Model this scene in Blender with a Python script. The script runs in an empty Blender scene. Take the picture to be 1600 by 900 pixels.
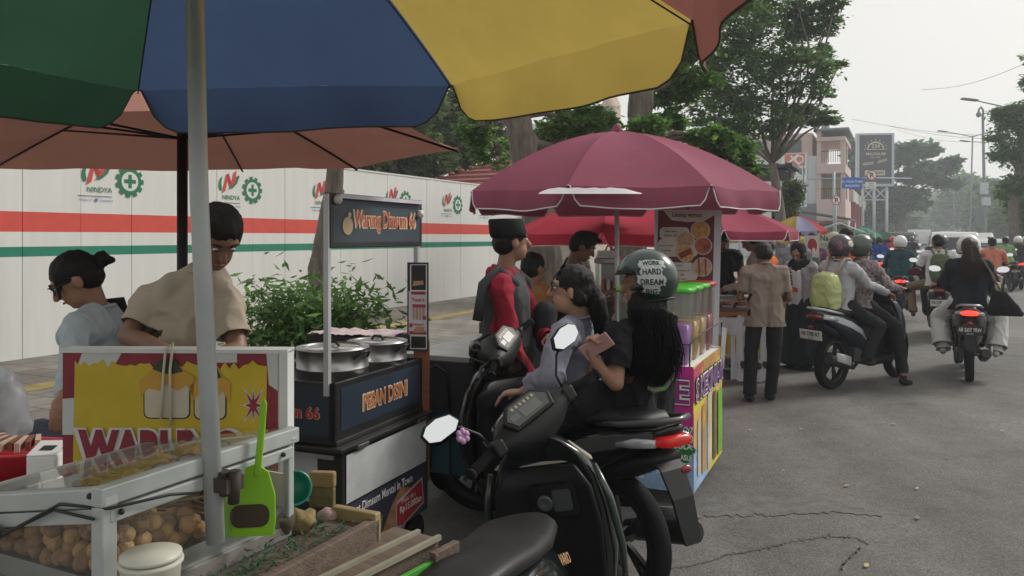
import bpy, bmesh, math, random
import numpy as np
from mathutils import Vector, Matrix, noise
from mathutils.geometry import tessellate_polygon

# ---------------- camera, sky, sun, exposure ----------------
S = bpy.context.scene
COL = S.collection
CAMH = 1.6
F = 1250.0
cd = bpy.data.cameras.new('camera'); cam = bpy.data.objects.new('camera', cd); COL.objects.link(cam)
cd.sensor_width = 36; cd.lens = 36*F/1600; cd.shift_y = -80/1600
cd.clip_start = 0.05; cd.clip_end = 3000
cam.location = (0, 0, CAMH); cam.rotation_euler = (math.pi/2, 0, 0)
S.camera = cam
W = bpy.data.worlds.new('World'); S.world = W; W.use_nodes = True
SUN_EL, SUN_AZ = math.radians(38), math.radians(62)     # azimuth clockwise from the viewing direction
nt = W.node_tree; nt.nodes.clear()
sky = nt.nodes.new('ShaderNodeTexSky'); sky.sky_type = 'NISHITA'; sky.sun_disc = False
sky.sun_elevation = SUN_EL; sky.sun_rotation = SUN_AZ; sky.dust_density = 6; sky.air_density = 1.0; sky.ozone_density = 1
mixs = nt.nodes.new('ShaderNodeMixRGB'); mixs.inputs[0].default_value = 0.86; mixs.inputs[2].default_value = (6.95, 6.82, 6.45, 1)
bg = nt.nodes.new('ShaderNodeBackground'); bg.inputs[1].default_value = 0.10
wo = nt.nodes.new('ShaderNodeOutputWorld')
nt.links.new(sky.outputs[0], mixs.inputs[1]); nt.links.new(mixs.outputs[0], bg.inputs[0]); nt.links.new(bg.outputs[0], wo.inputs[0])
sl = bpy.data.lights.new('sun', 'SUN'); sl.energy = 2.1; sl.angle = math.radians(14); sl.color = (1, .96, .9)
so = bpy.data.objects.new('sun', sl); COL.objects.link(so)
sd = Vector((math.sin(SUN_AZ)*math.cos(SUN_EL), math.cos(SUN_AZ)*math.cos(SUN_EL), math.sin(SUN_EL)))
so.rotation_euler = sd.to_track_quat('Z', 'Y').to_euler()
S.view_settings.view_transform = 'Standard'; S.view_settings.look = 'None'
S.view_settings.gamma = 1; S.view_settings.use_curve_mapping = False
S.view_settings.exposure = 0.36
S.cycles.max_bounces = 6; S.cycles.transparent_max_bounces = 12; S.cycles.volume_bounces = 1

# ---------------- frame helpers ----------------
A = math.radians(26.0)                       # direction of the road, clockwise from the view
U = Vector((math.sin(A), math.cos(A), 0)); V = Vector((math.cos(A), -math.sin(A), 0))
def P(px, py, d): return Vector(((px-800)/F*d, d, CAMH+(370-py)/F*d))
def G(px, py, z=0.0):
    d = (CAMH-z)*F/(py-370); return Vector(((px-800)/F*d, d, z))
def R(s, t, z=0.0): p = U*s+V*t; return Vector((p.x, p.y, z))
def s_at(px, t):
    m = (px-800)/F; a, c = math.sin(A), math.cos(A)
    return t*(-m*a-c)/(a-m*c)
def lin(r, g, b):
    f = lambda x: (x/255/12.92) if x/255 <= .04045 else ((x/255+.055)/1.055)**2.4
    return (f(r), f(g), f(b))

# ---------------- materials ----------------
_mc = {}
def mat(name, col, rough=.6, metal=0., var=.12, vscale=6., bump=0., bscale=60., spec=.5, coat=0., stripes=None, trans=0., emit=None, col2=None, island=0., sheen=0., scl=None):
    k = name
    if k in _mc: return _mc[k]
    m = bpy.data.materials.new(name); m.use_nodes = True; t = m.node_tree; n = t.nodes; L = t.links
    b = n['Principled BSDF']; b.inputs['Roughness'].default_value = rough; b.inputs['Metallic'].default_value = metal
    b.inputs['Specular IOR Level'].default_value = spec
    if coat: b.inputs['Coat Weight'].default_value = coat; b.inputs['Coat Roughness'].default_value = .08
    if sheen: b.inputs['Sheen Weight'].default_value = sheen
    tc = n.new('ShaderNodeTexCoord')
    if scl:
        mp = n.new('ShaderNodeMapping'); mp.inputs['Scale'].default_value = scl; L.new(tc.outputs['Object'], mp.inputs[0]); co = mp.outputs[0]
    else: co = tc.outputs['Object']
    nz = n.new('ShaderNodeTexNoise'); nz.inputs['Scale'].default_value = vscale; nz.inputs['Detail'].default_value = 6; nz.inputs['Roughness'].default_value = .65
    L.new(co, nz.inputs['Vector'])
    mx = n.new('ShaderNodeMixRGB'); c = col
    lo = tuple(x*(1-var) for x in c) if col2 is None else c
    hi = tuple(min(1, x*(1+var)) for x in c) if col2 is None else col2
    mx.inputs[1].default_value = (*lo, 1); mx.inputs[2].default_value = (*hi, 1)
    rp = n.new('ShaderNodeValToRGB'); rp.color_ramp.elements[0].position = .3; rp.color_ramp.elements[1].position = .7
    L.new(nz.outputs['Fac'], rp.inputs[0]); L.new(rp.outputs[0], mx.inputs[0]); out = mx.outputs[0]
    if island:
        ge = n.new('ShaderNodeNewGeometry'); ma = n.new('ShaderNodeMapRange'); ma.inputs[3].default_value = 1-island; ma.inputs[4].default_value = 1+island
        L.new(ge.outputs['Random Per Island'], ma.inputs[0]); m2 = n.new('ShaderNodeVectorMath'); m2.operation = 'SCALE'
        L.new(out, m2.inputs[0]); L.new(ma.outputs[0], m2.inputs['Scale']); out = m2.outputs[0]
    L.new(out, b.inputs['Base Color'])
    if rough > .15:
        mr = n.new('ShaderNodeMapRange'); mr.inputs[3].default_value = max(.05, rough-.08); mr.inputs[4].default_value = min(1, rough+.12)
        L.new(nz.outputs['Fac'], mr.inputs[0]); L.new(mr.outputs[0], b.inputs['Roughness'])
    if bump:
        n2 = n.new('ShaderNodeTexNoise'); n2.inputs['Scale'].default_value = bscale; n2.inputs['Detail'].default_value = 4
        L.new(co, n2.inputs['Vector']); bp = n.new('ShaderNodeBump'); bp.inputs['Strength'].default_value = bump; bp.inputs['Distance'].default_value = .01
        L.new(n2.outputs['Fac'], bp.inputs['Height']); L.new(bp.outputs[0], b.inputs['Normal'])
    if trans:
        tr = n.new('ShaderNodeBsdfTranslucent'); L.new(out, tr.inputs[0]); ms = n.new('ShaderNodeMixShader'); ms.inputs[0].default_value = trans
        L.new(b.outputs[0], ms.inputs[1]); L.new(tr.outputs[0], ms.inputs[2]); L.new(ms.outputs[0], n['Material Output'].inputs[0])
    if emit: b.inputs['Emission Color'].default_value = (*emit[0], 1); b.inputs['Emission Strength'].default_value = emit[1]
    _mc[k] = m; return m
def glass(name, tint=(1, 1, 1), refl=1.0, haze=0.0):
    if name in _mc: return _mc[name]
    m = bpy.data.materials.new(name); m.use_nodes = True; t = m.node_tree; n = t.nodes; L = t.links; n.remove(n['Principled BSDF'])
    tr = n.new('ShaderNodeBsdfTransparent'); tr.inputs[0].default_value = (*tint, 1)
    gl = n.new('ShaderNodeBsdfGlossy'); gl.inputs['Roughness'].default_value = .03
    lw = n.new('ShaderNodeLayerWeight'); pw = n.new('ShaderNodeMath'); pw.operation = 'POWER'; pw.inputs[1].default_value = 5; L.new(lw.outputs['Facing'], pw.inputs[0]); fr = n.new('ShaderNodeMath'); fr.operation = 'MULTIPLY_ADD'; fr.inputs[1].default_value = .9; fr.inputs[2].default_value = .05; L.new(pw.outputs[0], fr.inputs[0])
    ml = n.new('ShaderNodeMath'); ml.operation = 'MULTIPLY'; ml.inputs[1].default_value = refl; L.new(fr.outputs[0], ml.inputs[0])
    ms = n.new('ShaderNodeMixShader'); L.new(ml.outputs[0], ms.inputs[0]); L.new(tr.outputs[0], ms.inputs[1]); L.new(gl.outputs[0], ms.inputs[2])
    o = ms.outputs[0]
    if haze:
        df = n.new('ShaderNodeBsdfDiffuse'); df.inputs[0].default_value = (.6, .62, .6, 1); m3 = n.new('ShaderNodeMixShader'); m3.inputs[0].default_value = haze
        L.new(o, m3.inputs[1]); L.new(df.outputs[0], m3.inputs[2]); o = m3.outputs[0]
    L.new(o, n['Material Output'].inputs[0]); _mc[name] = m; return m

# ---------------- mesh builder ----------------
def frame(d):
    d = Vector(d).normalized(); a = Vector((0, 0, 1)) if abs(d.z) < .9 else Vector((1, 0, 0))
    x = d.cross(a).normalized(); return x, x.cross(d).normalized()*-1
class MB:
    def __init__(s): s.v = []; s.f = []; s.m = []; s.s = []
    def add(s, v, f, mi=0, sm=False, M=None):
        o = len(s.v)
        for p in v: s.v.append(tuple(M @ Vector(p)) if M else tuple(p))
        for q in f: s.f.append(tuple(i+o for i in q)); s.m.append(mi); s.s.append(sm)
        return s
    def box(s, lo, hi, mi=0, M=None):
        x0, y0, z0 = lo; x1, y1, z1 = hi
        v = [(x0,y0,z0),(x1,y0,z0),(x1,y1,z0),(x0,y1,z0),(x0,y0,z1),(x1,y0,z1),(x1,y1,z1),(x0,y1,z1)]
        return s.add(v, [(0,3,2,1),(4,5,6,7),(0,1,5,4),(1,2,6,5),(2,3,7,6),(3,0,4,7)], mi, False, M)
    def bar(s, p0, p1, w, h, mi=0, up=None):
        p0, p1 = Vector(p0), Vector(p1); d = (p1-p0).normalized()
        if up is None: x, y = frame(d)
        else: y = Vector(up); x = d.cross(y).normalized(); y = x.cross(d).normalized()
        v = [p+x*a*w/2+y*b*h/2 for p in (p0, p1) for a, b in ((-1,-1),(1,-1),(1,1),(-1,1))]
        return s.add(v, [(3,2,1,0),(4,5,6,7),(0,1,5,4),(1,2,6,5),(2,3,7,6),(3,0,4,7)], mi)
    def tube(s, pts, r, n=10, mi=0, caps=True, sm=True):
        pts = [Vector(p) for p in pts]; k = len(pts); rr = r if isinstance(r, (list, tuple)) else [r]*k
        v = []; px = None
        for i, p in enumerate(pts):
            d = (pts[min(i+1, k-1)]-pts[max(i-1, 0)]).normalized()
            if px is None: px, _ = frame(d)
            x = (px-d*px.dot(d)).normalized(); y = d.cross(x); px = x
            for j in range(n):
                a = 2*math.pi*j/n; v.append(p+(x*math.cos(a)+y*math.sin(a))*rr[i])
        f = [(i*n+j, i*n+(j+1) % n, (i+1)*n+(j+1) % n, (i+1)*n+j) for i in range(k-1) for j in range(n)]
        s.add(v, f, mi, sm)
        if caps:
            o = len(s.v)-len(v); s.f.append(tuple(o+j for j in range(n))[::-1]); s.m.append(mi); s.s.append(False)
            s.f.append(tuple(o+(k-1)*n+j for j in range(n))); s.m.append(mi); s.s.append(False)
        return s
    def loft(s, rings, mi=0, caps=True, sm=True, M=None):
        n = len(rings[0]); v = [p for r in rings for p in r]; k = len(rings)
        f = [(i*n+j, i*n+(j+1) % n, (i+1)*n+(j+1) % n, (i+1)*n+j) for i in range(k-1) for j in range(n)]
        s.add(v, f, mi, sm, M)
        if caps:
            o = len(s.v)-len(v); s.f.append(tuple(o+j for j in range(n))[::-1]); s.m.append(mi); s.s.append(sm)
            s.f.append(tuple(o+(k-1)*n+j for j in range(n))); s.m.append(mi); s.s.append(sm)
        return s
    def lathe(s, prof, n=24, mi=0, M=None, sm=True, axis='Z'):
        v = []
        for r, z in prof:
            for j in range(n):
                a = 2*math.pi*j/n; c, q = r*math.cos(a), r*math.sin(a)
                v.append((c, q, z) if axis == 'Z' else (z, c, q))
        k = len(prof); f = [(i*n+j, i*n+(j+1) % n, (i+1)*n+(j+1) % n, (i+1)*n+j) for i in range(k-1) for j in range(n)]
        return s.add(v, f, mi, sm, M)
    def ell(s, c, r, n=16, m=10, mi=0, M=None):
        c = Vector(c); r = (r, r, r) if not isinstance(r, (tuple, list)) else r
        v = [Vector((0, 0, -r[2]))+c]
        for i in range(1, m):
            ph = math.pi*i/m-math.pi/2
            for j in range(n):
                a = 2*math.pi*j/n; v.append(c+Vector((r[0]*math.cos(ph)*math.cos(a), r[1]*math.cos(ph)*math.sin(a), r[2]*math.sin(ph))))
        v.append(c+Vector((0, 0, r[2]))); f = [(0, 1+(j+1) % n, 1+j) for j in range(n)]
        for i in range(m-2):
            f += [(1+i*n+j, 1+i*n+(j+1) % n, 1+(i+1)*n+(j+1) % n, 1+(i+1)*n+j) for j in range(n)]
        e = len(v)-1; f += [(e, 1+(m-2)*n+j, 1+(m-2)*n+(j+1) % n) for j in range(n)]
        return s.add(v, f, mi, True, M)
    def poly(s, pts, M=None, z=0., mi=0, th=0.):
        P3 = [Vector((p[0], p[1], 0)) for p in pts]
        tris = tessellate_polygon([P3]); n = len(pts)
        v = [(p.x, p.y, z) for p in P3]; f = []
        for t in tris:
            a, b, c = [P3[i] for i in t]
            f.append(tuple(t) if (b-a).cross(c-a).z > 0 else tuple(t)[::-1])
        if th:
            v += [(p.x, p.y, z-th) for p in P3]; ar = sum(P3[i].x*P3[(i+1) % n].y-P3[(i+1) % n].x*P3[i].y for i in range(n))
            f += [tuple(i+n for i in t)[::-1] for t in f]
            for i in range(n):
                j = (i+1) % n; q = (i, i+n, j+n, j); f.append(q if ar > 0 else q[::-1])
        return s.add(v, f, mi, False, M)
    def build(s, name, mats, parent=None, bevel=0., seg=2, smooth=None, weld=False):
        me = bpy.data.meshes.new(name); me.from_pydata(s.v, [], s.f)
        if not isinstance(mats, (list, tuple)): mats = [mats]
        for m in mats: me.materials.append(m)
        me.polygons.foreach_set('material_index', s.m)
        me.polygons.foreach_set('use_smooth', s.s if smooth is None else [smooth]*len(s.f)); me.update()
        o = bpy.data.objects.new(name, me); COL.objects.link(o)
        if parent: o.parent = parent
        if bevel:
            b = o.modifiers.new('bevel', 'BEVEL'); b.width = bevel; b.segments = seg; b.limit_method = 'ANGLE'; b.angle_limit = math.radians(35)
        return o
def rect(x0, y0, x1, y1): return [(x0, y0), (x1, y0), (x1, y1), (x0, y1)]
def circ(x, y, r, n=24, ry=None, a0=0): return [(x+r*math.cos(a0+2*math.pi*i/n), y+(ry or r)*math.sin(a0+2*math.pi*i/n)) for i in range(n)]
def rrect(x0, y0, x1, y1, r, n=5):
    o = []
    for cx, cy, a in ((x1-r, y1-r, 0), (x0+r, y1-r, 90), (x0+r, y0+r, 180), (x1-r, y0+r, 270)):
        for i in range(n+1): t = math.radians(a+90*i/n); o.append((cx+r*math.cos(t), cy+r*math.sin(t)))
    return o
def face(o, right, up):
    r = Vector(right).normalized(); n = r.cross(Vector(up)).normalized(); u = n.cross(r)
    M = Matrix.Identity(4); M.col[0][:3] = r; M.col[1][:3] = u; M.col[2][:3] = n; M.col[3][:3] = Vector(o)
    return M
def TR(x, y, z=0): return Matrix.Translation((x, y, z))

def tag(o, label, cat, group=None, kind=None):
    if label: o['label'] = label
    if cat: o['category'] = cat
    if group: o['group'] = group
    if kind: o['kind'] = kind
    return o
def thing(name, label, cat, loc=(0, 0, 0), th=0., group=None, rot=None):
    o = bpy.data.objects.new(name, None); COL.objects.link(o); o.location = loc; o.empty_display_size = .1
    o.rotation_euler = rot if rot else (0, 0, -th)
    return tag(o, label, cat, group)
def struct(o): o['kind'] = 'structure'; return o
def copy_tree(o, parent=None):
    c = o.copy(); COL.objects.link(c); c.parent = parent
    for ch in list(o.children): copy_tree(ch, c)
    return c
def text(name, s, parent, M, h, m, w=None, off=0., z=.001, ext=.0006, shear=0., sp=1., align='CENTER'):
    cu = bpy.data.curves.new('t', 'FONT'); cu.body = s; cu.size = 1; cu.offset = off; cu.extrude = 0.; cu.shear = shear; cu.space_character = sp
    cu.align_x = 'CENTER'; cu.align_y = 'CENTER'; cu.resolution_u = 3
    to = bpy.data.objects.new('t', cu); COL.objects.link(to); dg = bpy.context.evaluated_depsgraph_get(); dg.update()
    me = bpy.data.meshes.new_from_object(to.evaluated_get(dg)); bpy.data.objects.remove(to)
    me.transform(Matrix.Translation((0, 0, 0)))
    n = len(me.vertices); a = np.zeros(n*3); me.vertices.foreach_get('co', a); a = a.reshape(-1, 3)
    if n:
        mn, mxx = a.min(0), a.max(0); c = (mn+mxx)/2; sz = mxx-mn; k = h/max(sz[1], 1e-6)
        kx = (w/sz[0]) if w else k
        a = (a-c)*np.array([kx, k, 1]); a[:, 2] = z; me.vertices.foreach_set('co', a.astype(np.float32).ravel())
    me.transform(M); me.materials.clear(); me.materials.append(m); me.update()
    o = bpy.data.objects.new(name, me); COL.objects.link(o)
    if parent: o.parent = parent
    return o
# ---------------- common materials ----------------
def asphalt():
    m = bpy.data.materials.new('asphalt'); m.use_nodes = True; t = m.node_tree; n = t.nodes; L = t.links; b = n['Principled BSDF']
    tc = n.new('ShaderNodeTexCoord')
    def N(sc, det=4, r=.6):
        q = n.new('ShaderNodeTexNoise'); q.inputs['Scale'].default_value = sc; q.inputs['Detail'].default_value = det; q.inputs['Roughness'].default_value = r
        L.new(tc.outputs['Object'], q.inputs['Vector']); return q
    vo = n.new('ShaderNodeTexVoronoi'); vo.inputs['Scale'].default_value = 62; L.new(tc.outputs['Object'], vo.inputs['Vector'])
    big = N(.35, 5, .6); med = N(4, 4); fine = N(90, 3, .7)
    r1 = n.new('ShaderNodeValToRGB'); e = r1.color_ramp.elements; e[0].position = .32; e[0].color = (.108, .107, .104, 1); e[1].position = .68; e[1].color = (.162, .160, .155, 1)
    L.new(big.outputs['Fac'], r1.inputs[0])
    r2 = n.new('ShaderNodeValToRGB'); e = r2.color_ramp.elements; e[0].position = .30; e[0].color = (.42, .42, .42, 1); e[1].position = .70; e[1].color = (1.45, 1.42, 1.36, 1)
    L.new(fine.outputs['Fac'], r2.inputs[0])
    m1 = n.new('ShaderNodeMixRGB'); m1.blend_type = 'MULTIPLY'; m1.inputs[0].default_value = 1; L.new(r1.outputs[0], m1.inputs[1]); L.new(r2.outputs[0], m1.inputs[2])
    r3 = n.new('ShaderNodeValToRGB'); e = r3.color_ramp.elements; e[0].position = 0; e[0].color = (.75, .75, .75, 1); e[1].position = 1; e[1].color = (1.3, 1.3, 1.3, 1)
    L.new(vo.outputs['Color'], r3.inputs[0])
    m2 = n.new('ShaderNodeMixRGB'); m2.blend_type = 'MULTIPLY'; m2.inputs[0].default_value = 1; L.new(m1.outputs[0], m2.inputs[1]); L.new(r3.outputs[0], m2.inputs[2])
    r4 = n.new('ShaderNodeValToRGB'); e = r4.color_ramp.elements; e[0].position = .35; e[0].color = (.86, .86, .86, 1); e[1].position = .65; e[1].color = (1.1, 1.1, 1.1, 1)
    L.new(med.outputs['Fac'], r4.inputs[0])
    m3 = n.new('ShaderNodeMixRGB'); m3.blend_type = 'MULTIPLY'; m3.inputs[0].default_value = 1; L.new(m2.outputs[0], m3.inputs[1]); L.new(r4.outputs[0], m3.inputs[2])
    mp = n.new('ShaderNodeMapping'); mp.inputs['Rotation'].default_value = (0, 0, A); mp.inputs['Scale'].default_value = (1.3, .05, 1); L.new(tc.outputs['Object'], mp.inputs[0])
    wr = n.new('ShaderNodeTexNoise'); wr.inputs['Scale'].default_value = 1.0; wr.inputs['Detail'].default_value = 5; L.new(mp.outputs[0], wr.inputs['Vector'])
    r5 = n.new('ShaderNodeValToRGB'); e = r5.color_ramp.elements; e[0].position = .38; e[0].color = (.80, .80, .81, 1); e[1].position = .62; e[1].color = (1.08, 1.08, 1.07, 1); L.new(wr.outputs['Fac'], r5.inputs[0])
    m4 = n.new('ShaderNodeMixRGB'); m4.blend_type = 'MULTIPLY'; m4.inputs[0].default_value = 1; L.new(m3.outputs[0], m4.inputs[1]); L.new(r5.outputs[0], m4.inputs[2])
    oi = N(1.1, 3, .5); r6 = n.new('ShaderNodeValToRGB'); e = r6.color_ramp.elements; e[0].position = .27; e[0].color = (.66, .65, .65, 1); e[1].position = .36; e[1].color = (1, 1, 1, 1); L.new(oi.outputs['Fac'], r6.inputs[0])
    m5 = n.new('ShaderNodeMixRGB'); m5.blend_type = 'MULTIPLY'; m5.inputs[0].default_value = 1; L.new(m4.outputs[0], m5.inputs[1]); L.new(r6.outputs[0], m5.inputs[2])
    L.new(m5.outputs[0], b.inputs['Base Color']); b.inputs['Roughness'].default_value = .8
    bp = n.new('ShaderNodeBump'); bp.inputs['Strength'].default_value = .9; bp.inputs['Distance'].default_value = .012
    L.new(fine.outputs['Fac'], bp.inputs['Height']); L.new(bp.outputs[0], b.inputs['Normal'])
    return m
M_ASPH = asphalt()
def paving():
    m = bpy.data.materials.new('paving'); m.use_nodes = True; t = m.node_tree; n = t.nodes; L = t.links; b = n['Principled BSDF']
    tc = n.new('ShaderNodeTexCoord'); mp = n.new('ShaderNodeMapping'); mp.inputs['Rotation'].default_value = (0, 0, A); L.new(tc.outputs['Object'], mp.inputs[0])
    br = n.new('ShaderNodeTexBrick'); br.inputs['Scale'].default_value = 2.4; br.inputs['Color1'].default_value = (.20, .185, .165, 1); br.inputs['Color2'].default_value = (.26, .24, .215, 1)
    br.inputs['Mortar'].default_value = (.09, .085, .08, 1); br.inputs['Mortar Size'].default_value = .025; br.inputs['Brick Width'].default_value = .8; br.inputs['Row Height'].default_value = .8; br.offset = 0.5
    L.new(mp.outputs[0], br.inputs['Vector'])
    nz = n.new('ShaderNodeTexNoise'); nz.inputs['Scale'].default_value = .9; nz.inputs['Detail'].default_value = 8; nz.inputs['Roughness'].default_value = .7; L.new(tc.outputs['Object'], nz.inputs['Vector'])
    rp = n.new('ShaderNodeValToRGB'); e = rp.color_ramp.elements; e[0].position = .3; e[0].color = (.5, .5, .5, 1); e[1].position = .7; e[1].color = (1.2, 1.18, 1.12, 1); L.new(nz.outputs['Fac'], rp.inputs[0])
    mx = n.new('ShaderNodeMixRGB'); mx.blend_type = 'MULTIPLY'; mx.inputs[0].default_value = 1; L.new(br.outputs[0], mx.inputs[1]); L.new(rp.outputs[0], mx.inputs[2])
    L.new(mx.outputs[0], b.inputs['Base Color']); b.inputs['Roughness'].default_value = .85
    bp = n.new('ShaderNodeBump'); bp.inputs['Strength'].default_value = .4; bp.inputs['Distance'].default_value = .01; L.new(br.outputs['Fac'], bp.inputs['Height']); bp.invert = True; L.new(bp.outputs[0], b.inputs['Normal'])
    return m
M_WHITE = mat('white_paint', (.72, .73, .72), .5, var=.06)
M_WOODB = mat('old_brown_wood', (.075, .052, .040), .75, col2=(.16, .115, .085), vscale=4, scl=(1, 12, 12), bump=.4, bscale=20)
M_BLACKP = mat('black_plastic', (.008, .009, .010), .5, var=.25, vscale=12, spec=.3)
M_BLACKG = mat('black_gloss', (.005, .006, .007), .16, var=.3, coat=.5, vscale=3, spec=.3)
M_STEEL = mat('brushed_steel', (.42, .42, .42), .3, metal=.9, var=.2, vscale=5)
M_CHROME = mat('chrome', (.75, .76, .78), .08, metal=1)
M_ALU = mat('aluminium', (.50, .53, .55), .42, metal=.35, var=.1)
M_DARKM = mat('dark_metal', (.03, .03, .032), .45, metal=.5, var=.2)
M_RUB = mat('tyre_rubber', (.011, .011, .012), .85, var=.2, bump=.3, bscale=80, spec=.2)
M_RED = mat('red_plastic', (.45, .02, .03), .35, var=.1)
M_MIRG = mat('mirror_glass', (.86, .88, .9), .03, metal=1, var=.01)
M_TXTW = mat('white_lettering', (.78, .78, .76), .6, var=.03)
M_TXTK = mat('black_lettering', (.02, .02, .022), .6, var=.03)
M_BARK = mat('bark', (.075, .06, .048), .9, col2=(.21, .185, .155), vscale=5, scl=(3, 3, .7), bump=1.0, bscale=9)
def leafm(name, a, b, tr=.35): return mat(name, a, .5, col2=b, vscale=1.3, island=.45, trans=tr, spec=.4)
M_LEAF = leafm('leaf_green', (.085, .18, .05), (.155, .27, .075), .65)
M_LEAFB = leafm('leaf_bright', (.07, .16, .025), (.13, .26, .045), .5)
M_LEAFD = leafm('leaf_dark', (.045, .12, .04), (.09, .18, .06), .5)
M_LEAFY = leafm('leaf_yellow_green', (.07, .12, .03), (.13, .19, .05), .4)

# ---------------- ground ----------------
def quad(name, s0, s1, t0, t1, z, m, div=1):
    b = MB(); n = div
    for i in range(n):
        a, c = s0+(s1-s0)*i/n, s0+(s1-s0)*(i+1)/n
        b.add([R(a, t0, z), R(a, t1, z), R(c, t1, z), R(c, t0, z)], [(0, 1, 2, 3)])
    return b.build(name, m)
KT = -3.1; FT = -9.4
M_SOIL = mat('soil', (.12, .105, .085), .95, var=.3, vscale=1.5)
g = MB(); g.add([(-900, -60, -.02), (1500, -60, -.02), (1500, 1500, -.02), (-900, 1500, -.02)], [(0, 1, 2, 3)]); struct(g.build('ground', M_SOIL))
struct(quad('road', -20, 420, KT, 16, 0, M_ASPH))
b = MB(); b.add([R(-20, FT-1, .15), R(-20, KT-.2, .15), R(420, KT-.2, .15), R(420, FT-1, .15)], [(0, 1, 2, 3)])
b.add([R(-20, KT-.2, .15), R(-20, KT-.2, 0), R(420, KT-.2, 0), R(420, KT-.2, .15)], [(0, 1, 2, 3)]); struct(b.build('sidewalk', paving()))
M_CONC = mat('kerb_concrete', (.26, .25, .235), .85, var=.25, vscale=4, bump=.3)
def rbox(b, s0, s1, t0, t1, z0, z1, mi=0):
    v = [R(s, t, z) for z in (z0, z1) for s, t in ((s0, t0), (s0, t1), (s1, t1), (s1, t0))]
    return b.add(v, [(3, 2, 1, 0), (4, 5, 6, 7), (0, 1, 5, 4), (1, 2, 6, 5), (2, 3, 7, 6), (3, 0, 4, 7)], mi)
b = MB()
for i in range(110): rbox(b, -12+i*.8, -12+i*.8+.785, KT-.2, KT, -.01, .165)
struct(b.build('kerb', M_CONC, bevel=.015))
M_TAC = mat('tactile_yellow', (.32, .25, .09), .85, var=.3, vscale=5)
b = MB(); rbox(b, -5, 60, -7.65, -7.35, .1, .156); struct(b.build('tactile_paving', M_TAC))
# median island
MT = 4.5
b = MB()
for i in range(120): rbox(b, 24+i*.6, 24+i*.6+.6, MT, MT+.2, 0, .2, i % 2)
struct(b.build('median_kerb', [mat('kerb_white', (.55, .55, .53), .8, var=.2), mat('kerb_black', (.05, .05, .05), .8, var=.2)]))
b = MB(); rbox(b, 24, 96, MT+.2, MT+2.4, 0, .17); struct(b.build('median', M_SOIL))
def grass(name, s0, s1, t0, t1, z, n, h=.12, m=None, seed=1):
    rg = np.random.default_rng(seed); s = rg.uniform(s0, s1, n); t = rg.uniform(t0, t1, n)
    x = math.sin(A)*s+math.cos(A)*t; y = math.cos(A)*s-math.sin(A)*t; a = rg.uniform(0, 6.28, n); w = .02; hh = h*rg.uniform(.5, 1.3, n)
    v = np.zeros((n, 3, 3)); v[:, 0] = np.c_[x-w*np.cos(a), y-w*np.sin(a), np.full(n, z)]; v[:, 1] = np.c_[x+w*np.cos(a), y+w*np.sin(a), np.full(n, z)]
    v[:, 2] = np.c_[x+.5*hh*rg.normal(size=n), y+.5*hh*rg.normal(size=n), z+hh]
    return np_mesh(name, v.reshape(-1, 3), 3, m or M_LEAFB)
def np_mesh(name, v, k, m, parent=None):
    me = bpy.data.meshes.new(name); n = len(v)//k
    me.vertices.add(len(v)); me.vertices.foreach_set('co', v.astype(np.float32).ravel())
    me.loops.add(n*k); me.loops.foreach_set('vertex_index', np.arange(n*k, dtype=np.int32))
    me.polygons.add(n); me.polygons.foreach_set('loop_start', np.arange(0, n*k, k, dtype=np.int32)); me.update(calc_edges=True)
    me.materials.append(m); o = bpy.data.objects.new(name, me); COL.objects.link(o)
    if parent: o.parent = parent
    return o
tag(grass('median_grass', 24, 80, MT+.25, MT+2.3, .17, 14000, .35), 'bright green grass growing on the median island', 'grass', kind='stuff')
# cracks and litter
M_CRK = mat('crack_tar', (.075, .073, .07), .95, var=.3)
def crack(px, seed, w=.0045):
    random.seed(seed); b = MB(); pts = []
    for (x0, y0), (x1, y1) in zip(px, px[1:]):
        for i in range(16): pts.append((x0+(x1-x0)*i/16, y0+(y1-y0)*i/16+random.gauss(0, 1.2)))
    g0 = [G(*p, .0042) for p in pts]
    for i in range(len(g0)-1):
        d = (g0[i+1]-g0[i]).normalized(); n = Vector((-d.y, d.x, 0)); a, c = w*random.uniform(.3, 1.3), w*random.uniform(.3, 1.3)
        if i: a = last
        last = c; b.add([g0[i]-n*a, g0[i+1]-n*c, g0[i+1]+n*c, g0[i]+n*a], [(0, 1, 2, 3)])
    return struct(b.build('road_crack', M_CRK))
crack([(1040, 888), (1100, 880), (1140, 866), (1190, 858), (1240, 845), (1290, 838), (1330, 838), (1360, 850)], 3)
crack([(1345, 856), (1330, 868), (1318, 880), (1308, 905)], 5, .005)
M_PATCH = mat('tar_patch', (.115, .113, .11), .85, var=.35, vscale=12, bump=.9, bscale=90)
b = MB(); pts = []; random.seed(4)
top = [(1075, 778), (1150, 772), (1230, 778), (1300, 786), (1380, 800)]; bot = [(1380, 806), (1300, 800), (1220, 804), (1150, 806), (1075, 808)]
ring = []
for q in (top, bot):
    for (x0, y0), (x1, y1) in zip(q, q[1:]):
        for i in range(12): ring.append((x0+(x1-x0)*i/12, y0+(y1-y0)*i/12+random.gauss(0, 1.6)))
gp = [G(*p, .004) for p in ring]; b.poly([(p.x, p.y) for p in gp], z=.004); struct(b.build('road_patch', M_PATCH))
random.seed(9); vv = []
for i in range(150):
    s, t = random.uniform(3, 20), random.uniform(-1.2, 4.2); p = R(s, t, .012); a = random.uniform(0, 6.3); l = random.uniform(.012, .035)
    d = Vector((math.cos(a), math.sin(a), random.uniform(-.1, .1)))*l; n = Vector((-d.y, d.x, .004))*.45; vv += [p-d, p+n, p+d, p-n]
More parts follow.
